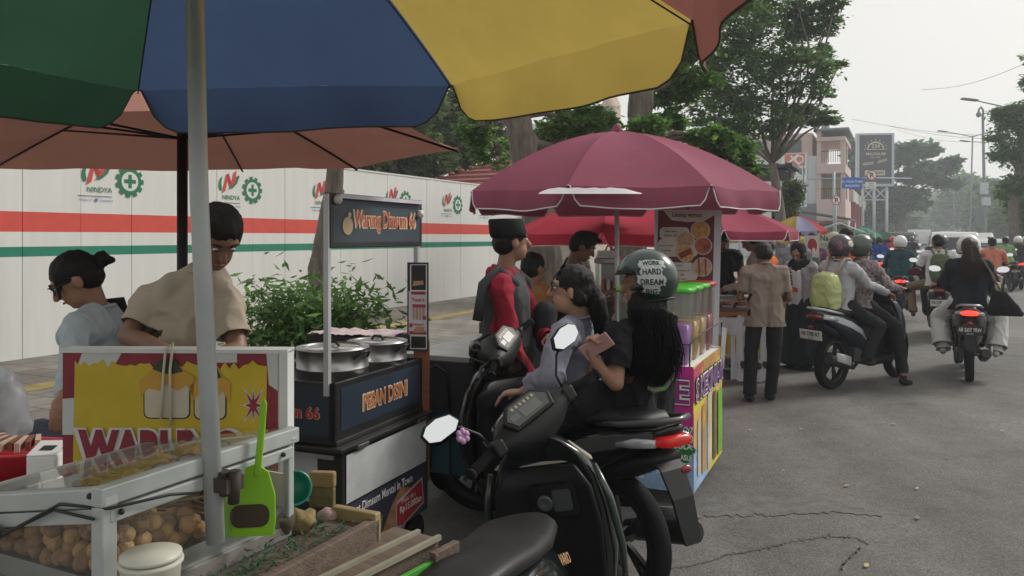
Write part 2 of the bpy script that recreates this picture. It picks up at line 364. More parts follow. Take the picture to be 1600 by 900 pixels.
tag(np_mesh('leaf_litter', np.array([list(x) for x in vv]), 4, mat('dry_leaf', (.30, .24, .12), .8, var=.4, island=.5)), 'small dry leaves scattered over the asphalt', 'leaf litter', kind='stuff')

# ---------------- construction fence ----------------
HF = 2.72; S0, S1 = 1.5, 34.0
ft = thing('construction_fence', 'long white hoarding with red and green stripes along the sidewalk', 'fence', R(S0, FT, .15), A)
# local: x = road-right, y = along the road
M_FW = mat('fence_white', (.60, .605, .585), .55, col2=(.67, .675, .655), vscale=1.2, scl=(1, 6, .35))
M_FR = mat('fence_red', (.58, .07, .05), .5, var=.08); M_FG = mat('fence_green', (.01, .19, .12), .5, var=.08)
Lf = S1-S0
def strip(z0, z1, mi, m, nm):
    b = MB(); i = 0; y = 0.
    while y < Lf:
        y1 = min(y+.745, Lf); x = 0 if i % 2 else .003
        b.box((x-.05, y, z0), (x, y1-.0015, z1)); y += .75; i += 1
    return b.build(nm, m, ft)
strip(0, .98+.0, 0, M_FW, 'lower_panel'); 
z = lambda py, px=0: None
dF = R(s_at(0, FT), FT).y
zz = lambda py: CAMH-.15+(370-py)/F*dF
strip(zz(402), zz(386), 0, M_FG, 'green_stripe'); strip(zz(362), zz(329.5), 0, M_FR, 'red_stripe')
strip(.98, zz(402), 0, M_FW, 'lower_panel'); strip(zz(386), zz(362), 0, M_FW, 'middle_panel'); strip(zz(329.5), HF, 0, M_FW, 'upper_panel')
b = MB(); b.box((-.07, 0, HF), (.015, Lf, HF+.03)); b.build('top_rail', M_FW, ft)
for i in range(14):
    b = MB(); b.box((-.16, i*2.4, 0), (-.07, i*2.4+.06, HF)); b.build('rear_post', M_DARKM, ft)
M_NR = mat('emblem_red', (.60, .045, .04), .5, var=.05); M_NR2 = mat('emblem_dark_red', (.42, .02, .03), .5, var=.05); M_NG = mat('emblem_green', (.01, .16, .07), .5, var=.05); M_NB = mat('emblem_blue', (.12, .16, .42), .5)
zc = zz(274)
for k, px in enumerate((150, 357, 500, 612, 698, 756, 815)):
    yl = s_at(px, FT)-S0; Mx = face((.009, yl, zc), (0, 1, 0), (0, 0, 1))
    b = MB(); q = .26
    def sc(pts): return [(x*q, y*q) for x, y in pts]
    b.poly(sc([(-.55, -.18), (-.28, -.02), (.0, 1.05), (-.22, .95)]), Mx, .001, 0)
    b.poly(sc([(-.22, .95), (0, 1.05), (.28, .25), (.12, .12)]), Mx, .002, 1)
    b.poly(sc([(.12, .12), (.42, .28), (.62, 1.25), (.38, 1.12)]), Mx, .003, 0)
    sw = [(-.72+.1*math.cos(a)+.12, .35+.55*math.sin(a)) for a in np.linspace(1.2, 4.2, 8)]; sw2 = [(-.58+.0*math.cos(a)+.02, .35+.5*math.sin(a)) for a in np.linspace(4.2, 1.2, 8)]
    b.poly(sc([(-.80, .2), (-.70, .0), (-.58, -.02), (-.54, .1), (-.60, .45), (-.5, .85), (-.68, .7), (-.78, .45)]), Mx, .001, 2)
    b.poly(sc([(-.1, .1), (.3, .18), (.62, .45), (.86, .95), (.66, .95), (.5, .6), (.2, .3)]), Mx, .004, 2)
    lg = b.build('company_emblem', [M_NR, M_NR2, M_NG], ft)
    text('lettering', 'NINDYA', lg, Mx @ TR(.05, -.10), .068, M_NG, w=.36, off=.01)
    b = MB(); b.poly(rect(-.26, -.19, .23, -.182), Mx, .001); b.build('rule', M_TXTK, lg)
    text('lettering', 'Member of', lg, Mx @ TR(-.15, -.235), .03, M_NB, w=.17); text('lettering', 'Danareksa', lg, Mx @ TR(.15, -.235), .03, M_NB, w=.18)
    b = MB(); b.poly(circ(0, -.235, .024, 12), Mx, .001); b.build('dot_mark', M_NB, lg)
    yl2 = yl+.50; Mg = face((.009, yl2, zc+.035), (0, 1, 0), (0, 0, 1)); b = MB()
    gr = []
    for i in range(11):
        a0 = 2*math.pi*i/11
        for da, r in ((-.18, .18), (-.15, .22), (.15, .22), (.18, .18)): gr.append((r*math.cos(a0+da), r*math.sin(a0+da)))
    b.poly(gr, Mg, .001, 0); b.poly(circ(0, 0, .13, 28), Mg, .002, 1)
    for (w, h) in ((.027, .092), (.092, .027)): b.poly(rect(-w, -h, w, h), Mg, .003 if w > .05 else .0035, 0)
    b.build('safety_cross_emblem', [M_NG, M_FW], ft)

# ---------------- trees ----------------
def leaf_pts(clumps, leaf, seed, flat=.35, per=22, sub=.16):
    rg = np.random.default_rng(seed); V_ = []
    for (c, r, n) in clumps:
        k = max(3, n//per); d = rg.normal(size=(k, 3)); d /= np.linalg.norm(d, axis=1)[:, None]
        rad = rg.uniform(.25, 1, k)**.5; ctr = np.array(c)+d*rad[:, None]*np.array(r)
        idx = rg.integers(0, k, n); sg = sub*max(min(r), .3)*rg.uniform(.6, 1.5, k)[idx][:, None]
        p = ctr[idx]+rg.normal(size=(n, 3))*sg*np.array([1, 1, flat+.2])
        a = rg.normal(size=(n, 3)); a[:, 2] *= flat; a[:, 2] -= .25; a /= np.linalg.norm(a, axis=1)[:, None]
        up = np.tile([0, 0, 1.], (n, 1))+rg.normal(size=(n, 3))*.45; w = np.cross(a, up); w /= np.linalg.norm(w, axis=1)[:, None]
        nn = np.cross(w, a); L_ = leaf[0]*rg.uniform(.6, 1.3, n)[:, None]; w_ = w*leaf[1]*rg.uniform(.7, 1.2, n)[:, None]
        q = np.stack([p, p+a*L_*.5+w_-nn*L_*.06, p+a*L_, p+a*L_*.5-w_-nn*L_*.06], 1); V_.append(q.reshape(-1, 3))
    return np.concatenate(V_)
def limb(b, p0, p1, r0, r1, sag=.1, n=6, seed=0):
    rg = random.Random(seed); p0, p1 = Vector(p0), Vector(p1); L_ = (p1-p0).length; pts = []; rr = []
    ox = Vector((rg.uniform(-1, 1), rg.uniform(-1, 1), rg.uniform(-.2, .8)))*L_*sag
    for i in range(n+1):
        t = i/n; pts.append(p0.lerp(p1, t)+ox*math.sin(math.pi*t)+(Vector((rg.gauss(0, 1), rg.gauss(0, 1), rg.gauss(0, 1)))*L_*.012 if 0 < i < n else Vector())); rr.append(r0+(r1-r0)*t)
    b.tube(pts, rr, 8)
def tree(name, label, d, trunk, clumps, group=None, m=M_LEAF, leaf=(.10, .03), seed=1, cat='tree', twigs=3, dd=0., per=22, sub=.16, flat=.35):
    """trunk: (px, py, r); clumps: (px, py, depth offset, rx px, ry px, n); all at depth d, built in world space round the base"""
    base = P(trunk[0][0], trunk[0][1], d); t = thing(name, label, cat, base, 0, group)
    pts = [P(x, y, d)-base for x, y, r in trunk]; b = MB(); rg = random.Random(seed)
    fine = []; fr = []
    for i in range(len(pts)-1):
        for k in range(4): fine.append(pts[i].lerp(pts[i+1], k/4)+Vector((rg.gauss(0, 1), rg.gauss(0, 1), 0))*trunk[i][2]*.07); fr.append((trunk[i][2]*(1-k/4)+trunk[i+1][2]*k/4)*rg.uniform(.94, 1.07))
    fine.append(pts[-1]); fr.append(trunk[-1][2]); fr[0] *= 1.35; b.tube(fine, fr, 12)
    cl = []
    for (x, y, do, rx, ry, n) in clumps:
        c = P(x, y, d+do)-base; r = (rx/F*(d+do), rx/F*(d+do)*.9, ry/F*(d+do)); cl.append(((c.x, c.y, c.z), r, n))
        j = min(range(len(pts)), key=lambda q: (pts[q]-c).length if pts[q].z < c.z+.3 else 99)
        limb(b, pts[j], c, max(.02, trunk[j][2]*.45), .012, .12, 6, rg.random())
        for k in range(twigs):
            e = c+Vector((rg.uniform(-1, 1)*r[0], rg.uniform(-1, 1)*r[1], rg.uniform(-.6, .9)*r[2]))*.8; limb(b, pts[j].lerp(c, .7), e, .022, .006, .1, 4, rg.random())
    b.build('trunk', M_BARK, t)
    np_mesh('crown', leaf_pts(cl, leaf, seed, flat, per, sub), 4, m, t)
    return t
tree('street_tree', 'slim dark trunk leaning right behind the leafy shrub and dimsum sign', 7.6, [(486, 608, .10), (492, 480, .095), (500, 400, .09), (516, 320, .085), (528, 245, .08), (545, 120, .07), (555, 0, .05)],
     [(560, -60, 0, 140, 70, 5000), (480, -90, .6, 120, 60, 4000)], leaf=(.09, .035), group='street trees on the sidewalk')
tree('street_tree', 'thick rough trunk behind the man in the black cap', 10.5, [(852, 545, .26), (852, 460, .235), (848, 390, .225), (836, 300, .20), (820, 235, .18), (804, 180, .17), (790, 100, .15), (770, 0, .12)],
     [(760, -40, 0, 140, 60, 4000), (900, 190, 1.0, 60, 30, 1800), (880, 215, 2, 50, 28, 1500), (770, 240, 3, 40, 26, 800), (745, 200, 1.5, 30, 30, 700)], leaf=(.10, .035), seed=3, group='street trees on the sidewalk')
tree('street_tree', 'thick trunk rising behind the maroon umbrella with bright low sprays of leaves', 11.5, [(988, 528, .27), (985, 400, .24), (992, 300, .21), (1000, 210, .19), (1000, 150, .18), (1010, 60, .16), (1030, -60, .12)],
     [(1045, 190, .2, 26, 12, 1100), (1110, 215, -.5, 38, 14, 1500), (1080, 125, .5, 42, 22, 1500), (1015, 195, -.6, 30, 12, 900), (1120, 245, -.3, 30, 16, 900), (1150, 235, .3, 30, 22, 900), (1060, 60, 1, 70, 40, 2600), (1120, -40, 0, 120, 50, 4000), (1165, 262, .2, 22, 16, 400), (1050, 150, 1, 40, 20, 1200)],
     m=M_LEAFB, leaf=(.11, .034), seed=5, group='street trees on the sidewalk')
tree('street_tree', 'wide spreading tree with feathery dark foliage in front of the bank building', 21, [(1220, 456, .17), (1221, 380, .15), (1218, 330, .14), (1212, 285, .12), (1206, 255, .10)],
     [(1160, 120, 0, 60, 55, 4300), (1200, 60, 1, 75, 55, 4800), (1252, 110, -.5, 50, 45, 2600), (1270, 30, .5, 45, 30, 3000), (1150, 30, -.5, 60, 40, 3400), (1190, 185, 0, 60, 36, 3200), (1260, 178, .5, 42, 18, 2200), (1120, 180, 0, 50, 40, 2300), (1290, 80, 0, 24, 10, 420), (1300, 185, .3, 20, 10, 380), (1312, 100, 0, 14, 7, 220), (1285, 145, 0, 18, 12, 320), (1150, 225, 0, 30, 20, 900), (1305, 5, 0, 26, 10, 420), (1240, -20, 0, 90, 30, 3000), (1090, 90, 0, 40, 60, 2400)],
     m=M_LEAF, leaf=(.14, .038), seed=7, group='street trees on the sidewalk', twigs=2, sub=.12, flat=.25)
tree('leafy_shrub', 'loose pale green shrub growing below the dark metal canopy', 24, [(1222, 440, .12), (1222, 370, .10), (1226, 330, .06)], [(1225, 320, 0, 22, 26, 1500), (1240, 300, 0, 16, 22, 900), (1215, 350, 0, 18, 18, 900)], m=M_LEAFY, leaf=(.2, .04), seed=8, cat='shrub')
# trees behind the fence
gb = 'dense trees behind the fence'
tree('dense_tree', 'dense tree above the fence left of the slim trunk', 27, [(455, 450, .3), (455, 300, .25), (460, 220, .2)], [(470, 215, 0, 60, 45, 5000), (430, 170, 0, 60, 60, 4000), (520, 245, 1, 50, 25, 3500)], group=gb, leaf=(.22, .06), seed=11, m=M_LEAFY)
tree('dense_tree', 'dense tree above the fence right of the slim trunk', 25, [(610, 450, .3), (610, 300, .25), (605, 220, .2)], [(600, 215, 0, 70, 44, 6000), (560, 250, -1, 50, 26, 3500), (660, 245, 1, 50, 34, 4500), (620, 160, 0, 80, 40, 4500), (640, 275, .5, 40, 16, 2000)], group=gb, leaf=(.22, .06), seed=12, m=M_LEAFY)
tree('dense_tree', 'dense tree above the fence beside the red tiled roof', 28, [(715, 450, .3), (715, 300, .25), (715, 220, .2)], [(705, 225, 0, 45, 45, 5000), (740, 170, 1, 55, 45, 4500), (690, 190, 0, 40, 30, 2500), (760, 215, 2, 40, 30, 2500)], group=gb, leaf=(.24, .08), seed=13, m=M_LEAFY)
tree('bush_tree', 'dark rounded tree with pale glints above the left shoulder of the maroon umbrella', 16, [(905, 420, .16), (905, 300, .14), (905, 250, .1)], [(905, 205, 0, 48, 30, 4200), (930, 185, 0, 30, 18, 1400), (870, 225, 0, 26, 18, 1400)], leaf=(.15, .05), seed=14, m=M_LEAFD)
# roadside shrub by the dimsum cart
sh = thing('leafy_shrub', 'leafy green shrub growing on the sidewalk behind the dimsum cart', 'shrub', P(492, 640, 6.0)*1, 0); sh.location.z = .15
b = MB(); c0 = Vector((0, 0, 0)); cl = []; rg = random.Random(5)
for i in range(30):
    x, y, dd = rg.uniform(415, 562), rg.uniform(466, 538), rg.uniform(-.35, .35); 
    if (x-490)**2/95**2+(y-505)**2/58**2 > rg.uniform(.35, 1.3): continue
    e = P(x, y, 6+dd)-sh.location; limb(b, c0, e, .012, .004, .12, 5, i); cl.append(((e.x, e.y, e.z), (.13, .13, .09), 130))
b.build('stem', M_BARK, sh); np_mesh('foliage', leaf_pts(cl, (.10, .017), 21, .6, 9, .45), 4, M_LEAF, sh)
# median trees
gm = 'trees on the median island'
tree('median_tree', 'leafy tree at the right edge of the road with drooping leaves', 37, [(1590, 424, .35), (1588, 380, .28), (1584, 330, .22), (1592, 270, .2), (1600, 200, .16)],
     [(1580, 180, 0, 30, 20, 2000), (1600, 215, 0, 42, 50, 3600), (1568, 240, 0, 18, 12, 700), (1590, 290, 0, 30, 18, 1500), (1572, 305, 1, 18, 10, 600), (1612, 130, 0, 14, 60, 1300), (1565, 175, 0, 14, 8, 350), (1556, 215, 0, 12, 6, 260), (1620, 340, 0, 30, 40, 2000)], group=gm, leaf=(.24, .065), seed=15, m=M_LEAF, sub=.2)
tree('median_tree', 'thin leaning trunk of a young tree on the median', 40, [(1560, 418, .12), (1572, 390, .1), (1585, 365, .1), (1600, 340, .08)], [(1602, 320, 0, 30, 20, 1500)], group=gm, leaf=(.28, .08), seed=16)
gd = 'distant trees along the avenue'
tree('rain_tree', 'broad flat topped tree behind the billboard', 95, [(1412, 392, .6), (1408, 350, .5), (1400, 325, .42), (1385, 305, .35), (1372, 290, .3)],
     [(1420, 235, 0, 44, 12, 3200), (1385, 245, 0, 38, 14, 2600), (1460, 262, 2, 36, 10, 2200), (1435, 275, 0, 34, 10, 1800), (1350, 238, 3, 26, 14, 1500), (1400, 300, 0, 42, 9, 1800), (1480, 285, 3, 22, 6, 800), (1345, 262, 0, 24, 12, 1200), (1355, 295, 3, 34, 16, 2200), (1420, 315, 0, 34, 9, 1500), (1375, 330, 0, 40, 14, 2200), (1488, 250, 0, 12, 4, 300), (1330, 225, 0, 12, 6, 300)], group=gd, leaf=(.8, .28), seed=17, m=M_LEAFD, twigs=1, sub=.2)
for i, (x, y, rx, ry, d, lb, m) in enumerate([(1505, 312, 34, 40, 150, 'tall hazy tree between the broad tree and the lamp posts', M_LEAF), (1548, 322, 30, 46, 120, 'hazy tree right behind the camera pole', M_LEAF), (1440, 345, 42, 22, 190, 'low hazy tree at the far end of the road', M_LEAFD), (1470, 330, 34, 26, 220, 'pale blue green tree at the vanishing point', M_LEAFD), (1585, 345, 28, 34, 90, 'dim tree at the right edge beyond the median', M_LEAF), (1350, 345, 30, 24, 110, 'dark tree beneath the billboard', M_LEAFD), (1395, 350, 30, 24, 130, 'dark tree right of the billboard legs', M_LEAFD)]):
    k = d/100; tree('avenue_tree', lb, d, [(x, 372+1.6/d*F, .3), (x, y+20, .25), (x, y, .2)], [(x, y, 0, rx, ry, 3600), (x-rx*.6, y+ry*.4, 2, rx*.6, ry*.6, 1800), (x+rx*.6, y+ry*.3, 1, rx*.6, ry*.6, 1800)], group=gd, leaf=(.8*k+.2, .3*k+.1), seed=30+i, m=m, twigs=1)
b = [((P(x, 350+(i % 3)*5, 300)).x, 300+(i % 4)*12, 7+3*(i % 3)) for i, x in enumerate(range(1180, 1660, 14))]
tag(np_mesh('distant_woods', leaf_pts([(c, (9, 8, 7), 600) for c in b], (1.8, .8), 77, .6), 4, M_LEAFD), 'hazy mass of trees closing the far end of the avenue', 'woods', kind='stuff')

# ---------------- red roofed house, far buildings ----------------
M_TILE = mat('roof_tile', (.20, .055, .05), .8, col2=(.30, .10, .085), vscale=6, bump=.5, bscale=12)
hb = P(790, 420, 24); hb.z = 0
h = thing('house', 'house with a steep red tiled roof behind the fence', 'house', hb, A)
b = MB(); b.box((-2.6, 0, 0), (2.6, 6, 3.2)); b.build('wall', mat('house_wall', (.45, .42, .36), .8, var=.15), h)
b = MB(); zt = CAMH+(370-215)/F*24; ap = Vector((0, 2.5, zt)); ez = CAMH+(370-292)/F*24; n = 9
for k in range(n):
    f0, f1 = k/n, (k+1)/n
    def rg_(f, dz): w = 3.0*(1-f)**1.1+.03; z_ = ez+(zt-ez)*f+dz; return [(-w, 2.5-w, z_), (w, 2.5-w, z_), (w, 2.5+w, z_), (-w, 2.5+w, z_)]
    b.loft([rg_(f0, .0), rg_(f0, .07), rg_(f1, .0)], sm=False, caps=True)
for sx, sy in ((-1, -1), (1, -1), (1, 1), (-1, 1)):
    for k in range(14):
        f = k/14; w = 3.0*(1-f)**1.1+.03; b.ell((sx*w, 2.5+sy*w, ez+(zt-ez)*f+.06), (.12, .12, .08), 8, 6)
b.build('roof', M_TILE, h)
M_PINK = mat('pink_wall', (.50, .38, .34), .85, col2=(.58, .46, .41), vscale=.8); M_PALE = mat('pale_wall', (.52, .56, .60), .8, col2=(.62, .65, .68), vscale=.8, scl=(4, 4, .3)); M_GREY = mat('grey_wall', (.19, .21, .23), .8, var=.1)
M_WIN = mat('dark_window', (.03, .035, .04), .15, var=.2, coat=.3); M_ROOFM = mat('dark_sheet_roof', (.06, .065, .07), .6, var=.3, vscale=2)
SB = 66.0
bd = thing('bank_building', 'pale bank building with red and white bank sign and pink upper storey', 'building', R(SB, -5.9), A)
z62 = lambda py: CAMH+(370-py)/F*61.8
b = MB(); b.box((-11, 0, 0), (0, 12, z62(243))); b.build('wall', M_PALE, bd)
b = MB(); b.box((-11, .3, z62(243)), (-.4, 12, z62(206))); b.build('upper_storey', M_PINK, bd)
b = MB(); b.box((-2.4, -.08, .1), (.06, 0, z62(318))); b.build('base_panel', M_GREY, bd)
for xx in (-8, -5.2, -2.6):
    b = MB(); b.box((xx, .22, z62(236)), (xx+1.4, .296, z62(216))); b.build('window', M_WIN, bd)
for xx in (-1.0, .02):
    b = MB(); b.tube([(xx, -.06, 0), (xx, -.06, z62(245))], .06, 8); b.build('drain_pipe', M_GREY, bd)
Mz = face((-1.5, -.10, z62(265)), (1, 0, 0), (0, 0, 1)); b = MB(); b.box((-1.15, -.95, -.08), (.75, 1.35, 0), M=Mz); sg = b.build('bank_sign', M_WHITE, bd)
M_BNI = mat('bank_orange_red', (.62, .13, .09), .5); b = MB(); b.poly(rect(-.9, .35, .6, 1.3), Mz, .004, 0)
b.poly([(-.85, .5), (-.72, .4), (.2, 1.2), (.05, 1.28)], Mz, .008, 1); b.poly([(-.5, 1.1), (-.4, 1.22), (.25, .48), (.12, .4)], Mz, .012, 1); b.poly(circ(.2, .85, .34, 20), Mz, .016, 1); b.poly(circ(.2, .85, .22, 20), Mz, .02, 0)
b.build('sign_emblem', [M_BNI, M_TXTW], sg)
text('lettering', 'BNI', sg, Mz @ TR(-.05, -.1), .5, mat('sign_teal_ink', (.03, .12, .17), .5), w=1.3, z=.01, off=.02); text('lettering', 'Bank Negara Indonesia', sg, Mz @ TR(-.05, -.52), .1, M_GREY, w=.9, z=.01)
Mz2 = face((-1.5, -.10, z62(304)), (1, 0, 0), (0, 0, 1)); b = MB(); b.box((-.75, -.95, -.05), (.75, .6, 0), M=Mz2); sg = b.build('atm_sign', M_WHITE, bd)
b = MB(); b.poly(rect(-.7, .2, .7, .55), Mz2, .006, 0); b.poly(rect(0, -.45, .65, .15), Mz2, .006, 1); b.poly(rect(.08, -.8, .25, -.62), Mz2, .006, 0); b.poly(rect(.38, -.8, .55, -.62), Mz2, .006, 0); b.build('sign_panel', [mat('sign_blue', (.03, .14, .25), .5), mat('sign_teal', (.03, .33, .27), .5)], sg)
text('lettering', 'ATM', sg, Mz2 @ TR(-.35, .37), .22, M_TXTW, z=.012)
tw = thing('corner_building', 'pink corner building with open balconies beside the bank', 'building', R(SB-.5, -5.2), A)
b = MB()
b.box((-.7, 0, 0), (-.4, 7, z62(205))); b.box((1.0, 0, 0), (1.3, .5, z62(222))); b.box((1.0, 3, 0), (1.3, 3.4, z62(222)))
for ya, yb in ((222, 216), (272, 258), (345, 312)): b.box((-.7, -.15, z62(ya)), (1.35, 7, z62(yb)))
b.box((-.7, 4, 0), (1.2, 7, z62(272))); b.build('wall', M_PINK, tw)
for zt_, zb in ((238, 255), (296, 312)):
    b = MB()
    for i in range(9): b.box((-.35+i*.16, .05, z62(zb)), (-.31+i*.16, .08, z62(zt_)))
    b.box((-.4, .04, z62(zt_)), (1.0, .09, z62(zt_)+.06)); b.build('railing', M_DARKM, tw)
b = MB(); b.box((-.4, 1.5, z62(312)), (1.0, 1.6, z62(272))); b.build('shutter', mat('tan_shutter', (.30, .26, .17), .8), tw)
b = MB(); b.box((-.9, -.3, z62(206)), (1.6, 7.2, z62(203))); b.lathe([(.35, 0), (.12, .9), (.02, 1.4)], 4, M=TR(-.1, .3, z62(203))); b.build('roof', M_GREY, tw)
lw = thing('shop_house', 'low pale shop row with sloping tin roof and red posts', 'building', R(74, -4.6), A)
b = MB(); b.box((-5, 0, 0), (0, 26, 4.6)); b.build('wall', M_PALE, lw); b = MB(); b.box((-5.2, -.6, 5.4), (.9, 26, 5.6)); b.box((-.3, -.6, 4.6), (.9, 26, 5.4), M=None); b.build('roof', mat('tin_roof', (.42, .40, .36), .7, var=.2), lw)
for i in range(3):
    b = MB(); b.box((.6, 1+i*6, 0), (1.0, 1.4+i*6, 4.6)); b.build('post', mat('dull_red_post', (.28, .05, .05), .7), lw)
    b = MB(); b.box((-.04, 2+i*6, 1), (.03, 5+i*6, 3)); b.build('window', M_WIN, lw)
cn = thing('market_canopy', 'dark low awning on thin posts in front of the corner building', 'awning', R(56, -3.9), A)
b = MB(); b.add([(-3, 0, 3.4), (.9, 0, 2.7), (.9, 8, 2.7), (-3, 8, 3.4), (-3, 0, 3.5), (.9, 0, 2.8), (.9, 8, 2.8), (-3, 8, 3.5)], [(3,2,1,0),(4,5,6,7),(0,1,5,4),(1,2,6,5),(2,3,7,6),(3,0,4,7)]); b.build('roof', M_ROOFM, cn)
for x_, y_ in ((.8, .1), (.8, 7.8), (-2.9, .1)):
    b = MB(); b.tube([(x_, y_, 0), (x_, y_, 3.0 if x_ < 0 else 2.7)], .05, 8); b.build('post', M_WHITE, cn)
b = MB(); b.box((-2.8, .5, .1), (.5, 7.5, 2.5)); b.build('stall_body', mat('dark_stall', (.05, .04, .04), .8, var=.3), cn)
c2 = thing('market_canopy', 'dark sagging metal canopy left of the bank building', 'awning', P(1205, 440, 25)*1, A); c2.location.z = 0
z25 = lambda py: CAMH+(370-py)/F*25
b = MB(); x0, x1 = -1.9, .62
for i in range(12):
    xa, xb = x0+(x1-x0)*i/12, x0+(x1-x0)*(i+1)/12; b.box((xa, 0, z25(262)+.04*(i % 2)), (xb, 2.5, z25(257)+.04*(i % 2)))
b.build('roof', M_ROOFM, c2); b = MB(); b.box((x0, -.02, z25(283)), (.6, .06, z25(270))); b.box((x0, .1, z25(272)), (x1-.2, 2.3, z25(265))); b.build('gutter', mat('dark_gutter', (.035, .04, .042), .6, var=.3), c2)
for xx in (-1.6, .2):
    b = MB(); b.box((xx, 1, 0), (xx+.1, 1.1, z25(270))); b.build('post', M_DARKM, c2)
wb = P(865, 400, 70); wb.z = 0
w_ = thing('far_building', 'pale distant building half hidden above the maroon umbrella', 'building', wb, A); b = MB(); b.box((-4, 0, 0), (2, 8, 11.6)); b.build('wall', M_PALE, w_)
b = MB(); b.box((3.6, 2, 0), (5.0, 3.4, 13)); b.lathe([(1.0, 13), (.1, 15)], 4, M=TR(4.3, 2.7)); b.build('tower', mat('sandy_wall', (.45, .36, .26), .8), w_)
for i in range(3):
    b = MB(); b.box((-3.6+i*1.9, -.05, 9), (-2.6+i*1.9, .05, 10.4)); b.build('window', M_WIN, w_)

# ---------------- billboard, signs, poles, wires ----------------
DB = 78.; bb = P(1368, 372, DB); bb.z = 0
bl = thing('billboard', 'tall dark billboard with a golden half circle logo on a lattice stand', 'billboard', bb, 0, rot=(0, 0, -.12))
zB = lambda py: CAMH+(370-py)/F*DB; xB = lambda px: (px-1368)/F*DB
M_BF = mat('billboard_frame', (.45, .48, .52), .6); M_BD = mat('billboard_dark', (.035, .045, .055), .4, var=.1); M_GOLD = mat('pale_gold_ink', (.55, .50, .36), .5)
b = MB(); b.box((xB(1340), 0, zB(291)), (xB(1396), .5, zB(208))); b.build('frame', M_BF, bl)
Mz = face((0, -.02, zB(250)), (1, 0, 0), (0, 0, 1)); b = MB(); b.box((xB(1344), zB(287)-zB(250), -.02), (xB(1392), zB(211)-zB(250), 0), M=Mz); pn = b.build('panel', M_BD, bl)
b = MB(); q = DB/F
b.poly([(13*q*math.cos(a), 16*q+13*q*math.sin(a)) for a in np.linspace(0, math.pi, 16)], Mz, .02, 0); b.poly([(11*q*math.cos(a), 17*q+9.6*q*math.sin(a)) for a in np.linspace(0, math.pi, 16)], Mz, .03, 1)
for i in range(9):
    a = math.pi*(i+.0)/8; b.poly(circ(16.5*q*math.cos(a), 17*q+14.5*q*math.sin(a), 1.0*q, 6), Mz, .02, 0)
for (xa, ya, xb_, yb) in ((-19, -8.5, -3, -6), (3, -5.5, 17, -1)):
    for o_ in (0, 2.3): b.poly([(xa*q, (ya+o_)*q), (xb_*q, (yb+o_)*q), (xb_*q, (yb+o_+1.2)*q), (xa*q, (ya+o_+1.2)*q)], Mz, .02, 0)
b.poly(rect(-16*q, -24*q, 14*q, -16*q), Mz, .02, 0); b.build('artwork', [M_GOLD, M_BD], pn)
text('lettering', '234', pn, Mz @ TR(0, 21.5*q), 6*q, M_GOLD, z=.05, off=.02); text('lettering', 'MAGNUM', pn, Mz @ TR(0, 9.5*q), 4.6*q, M_GOLD, w=29*q, z=.03, off=.01); text('lettering', 'FILTER', pn, Mz @ TR(0, 4*q), 2.2*q, M_GOLD, w=15*q, z=.03, off=.01)
text('lettering', '19.000', pn, Mz @ TR(2*q, -20*q), 4*q, M_BD, w=20*q, z=.03, off=.02); text('lettering', 'djarum', pn, Mz @ TR(-14*q, 35.5*q), 2.2*q, M_RED, z=.03)
b = MB()
for xx in (1350, 1367, 1386): b.tube([(xB(xx), .25, 0), (xB(xx), .25, zB(290))], .14, 8)
for xa, xb_ in ((1350, 1367), (1367, 1350), (1367, 1386), (1386, 1367)): b.tube([(xB(xa), .25, zB(312)), (xB(xb_), .25, zB(292))], .07, 6)
b.tube([(xB(1350), .25, zB(312)), (xB(1386), .25, zB(312))], .08, 6); b.build('lattice_stand', M_BF, bl)
def prohibit(parent, Mx, r, ch='P'):
    b = MB(); b.lathe([(0, -.02), (r, -.02), (r, 0), (0, 0)], 28, 0, Mx, False); d = b.build('sign_disc', M_RED, parent)
    b = MB(); b.poly(circ(0, 0, r*.82, 28), Mx, .003, 0); b.build('sign_face', M_TXTW, d)
    text('lettering', ch, d, Mx, r*1.05, M_TXTK, z=.008, off=.03)
    b = MB(); b.poly([(-r*.62, r*.50), (-r*.50, r*.62), (r*.62, -r*.50), (r*.50, -r*.62)], Mx, .012, 0); b.build('slash_bar', M_RED, d)
pb = P(1306, 400, 42); pb.z = .15; M_SPOST = mat('blue_grey_post', (.30, .38, .42), .5, metal=.3)
ps = thing('no_parking_sign', 'round no parking sign on its own blue grey post by the kerb', 'road sign', pb, 0)
b = MB(); b.tube([(0, 0, 0), (0, 0, CAMH+(370-305)/F*42-.15)], .045, 10); b.build('post', M_SPOST, ps)
prohibit(ps, face((0, -.07, CAMH+(370-313)/F*42-.15), (1, 0, 0), (0, 0, 1)), .25)
gb_ = P(1303, 400, 46); gb_.z = .15; z46 = lambda py: CAMH-.15+(370-py)/F*46; x46 = lambda px: (px-1303)/F*46
gt = thing('sign_gantry', 'roadside pole with arm carrying a blue direction sign and a no parking sign', 'road sign', gb_, 0)
b = MB(); b.tube([(0, 0, 0), (0, 0, z46(268))], .07, 10); b.build('post', M_SPOST, gt)
b = MB(); b.tube([(x46(1262), 0, z46(280)), (x46(1345), 0, z46(278)), (x46(1425), 0, z46(279))], .035, 8); b.build('arm', M_SPOST, gt)
Mz = face((x46(1331), -.06, z46(286)), (1, 0, 0), (0, 0, 1)); b = MB(); b.box((-.58, -.32, -.02), (.58, .32, 0), M=Mz); bs = b.build('direction_panel', mat('sign_bright_blue', (.03, .14, .55), .4), gt)
text('lettering', 'A. YANI', bs, Mz @ TR(-.28, .08), .13, M_TXTW, z=.006, off=.02); text('lettering', 'U-TURN', bs, Mz @ TR(.28, .08), .13, M_TXTW, z=.006, off=.02); text('lettering', 'MAGUWO', bs, Mz @ TR(0, -.16), .13, M_TXTW, z=.006, off=.02)
prohibit(gt, face((x46(1361), -.08, z46(274)), (1, 0, 0), (0, 0, 1)), .29)
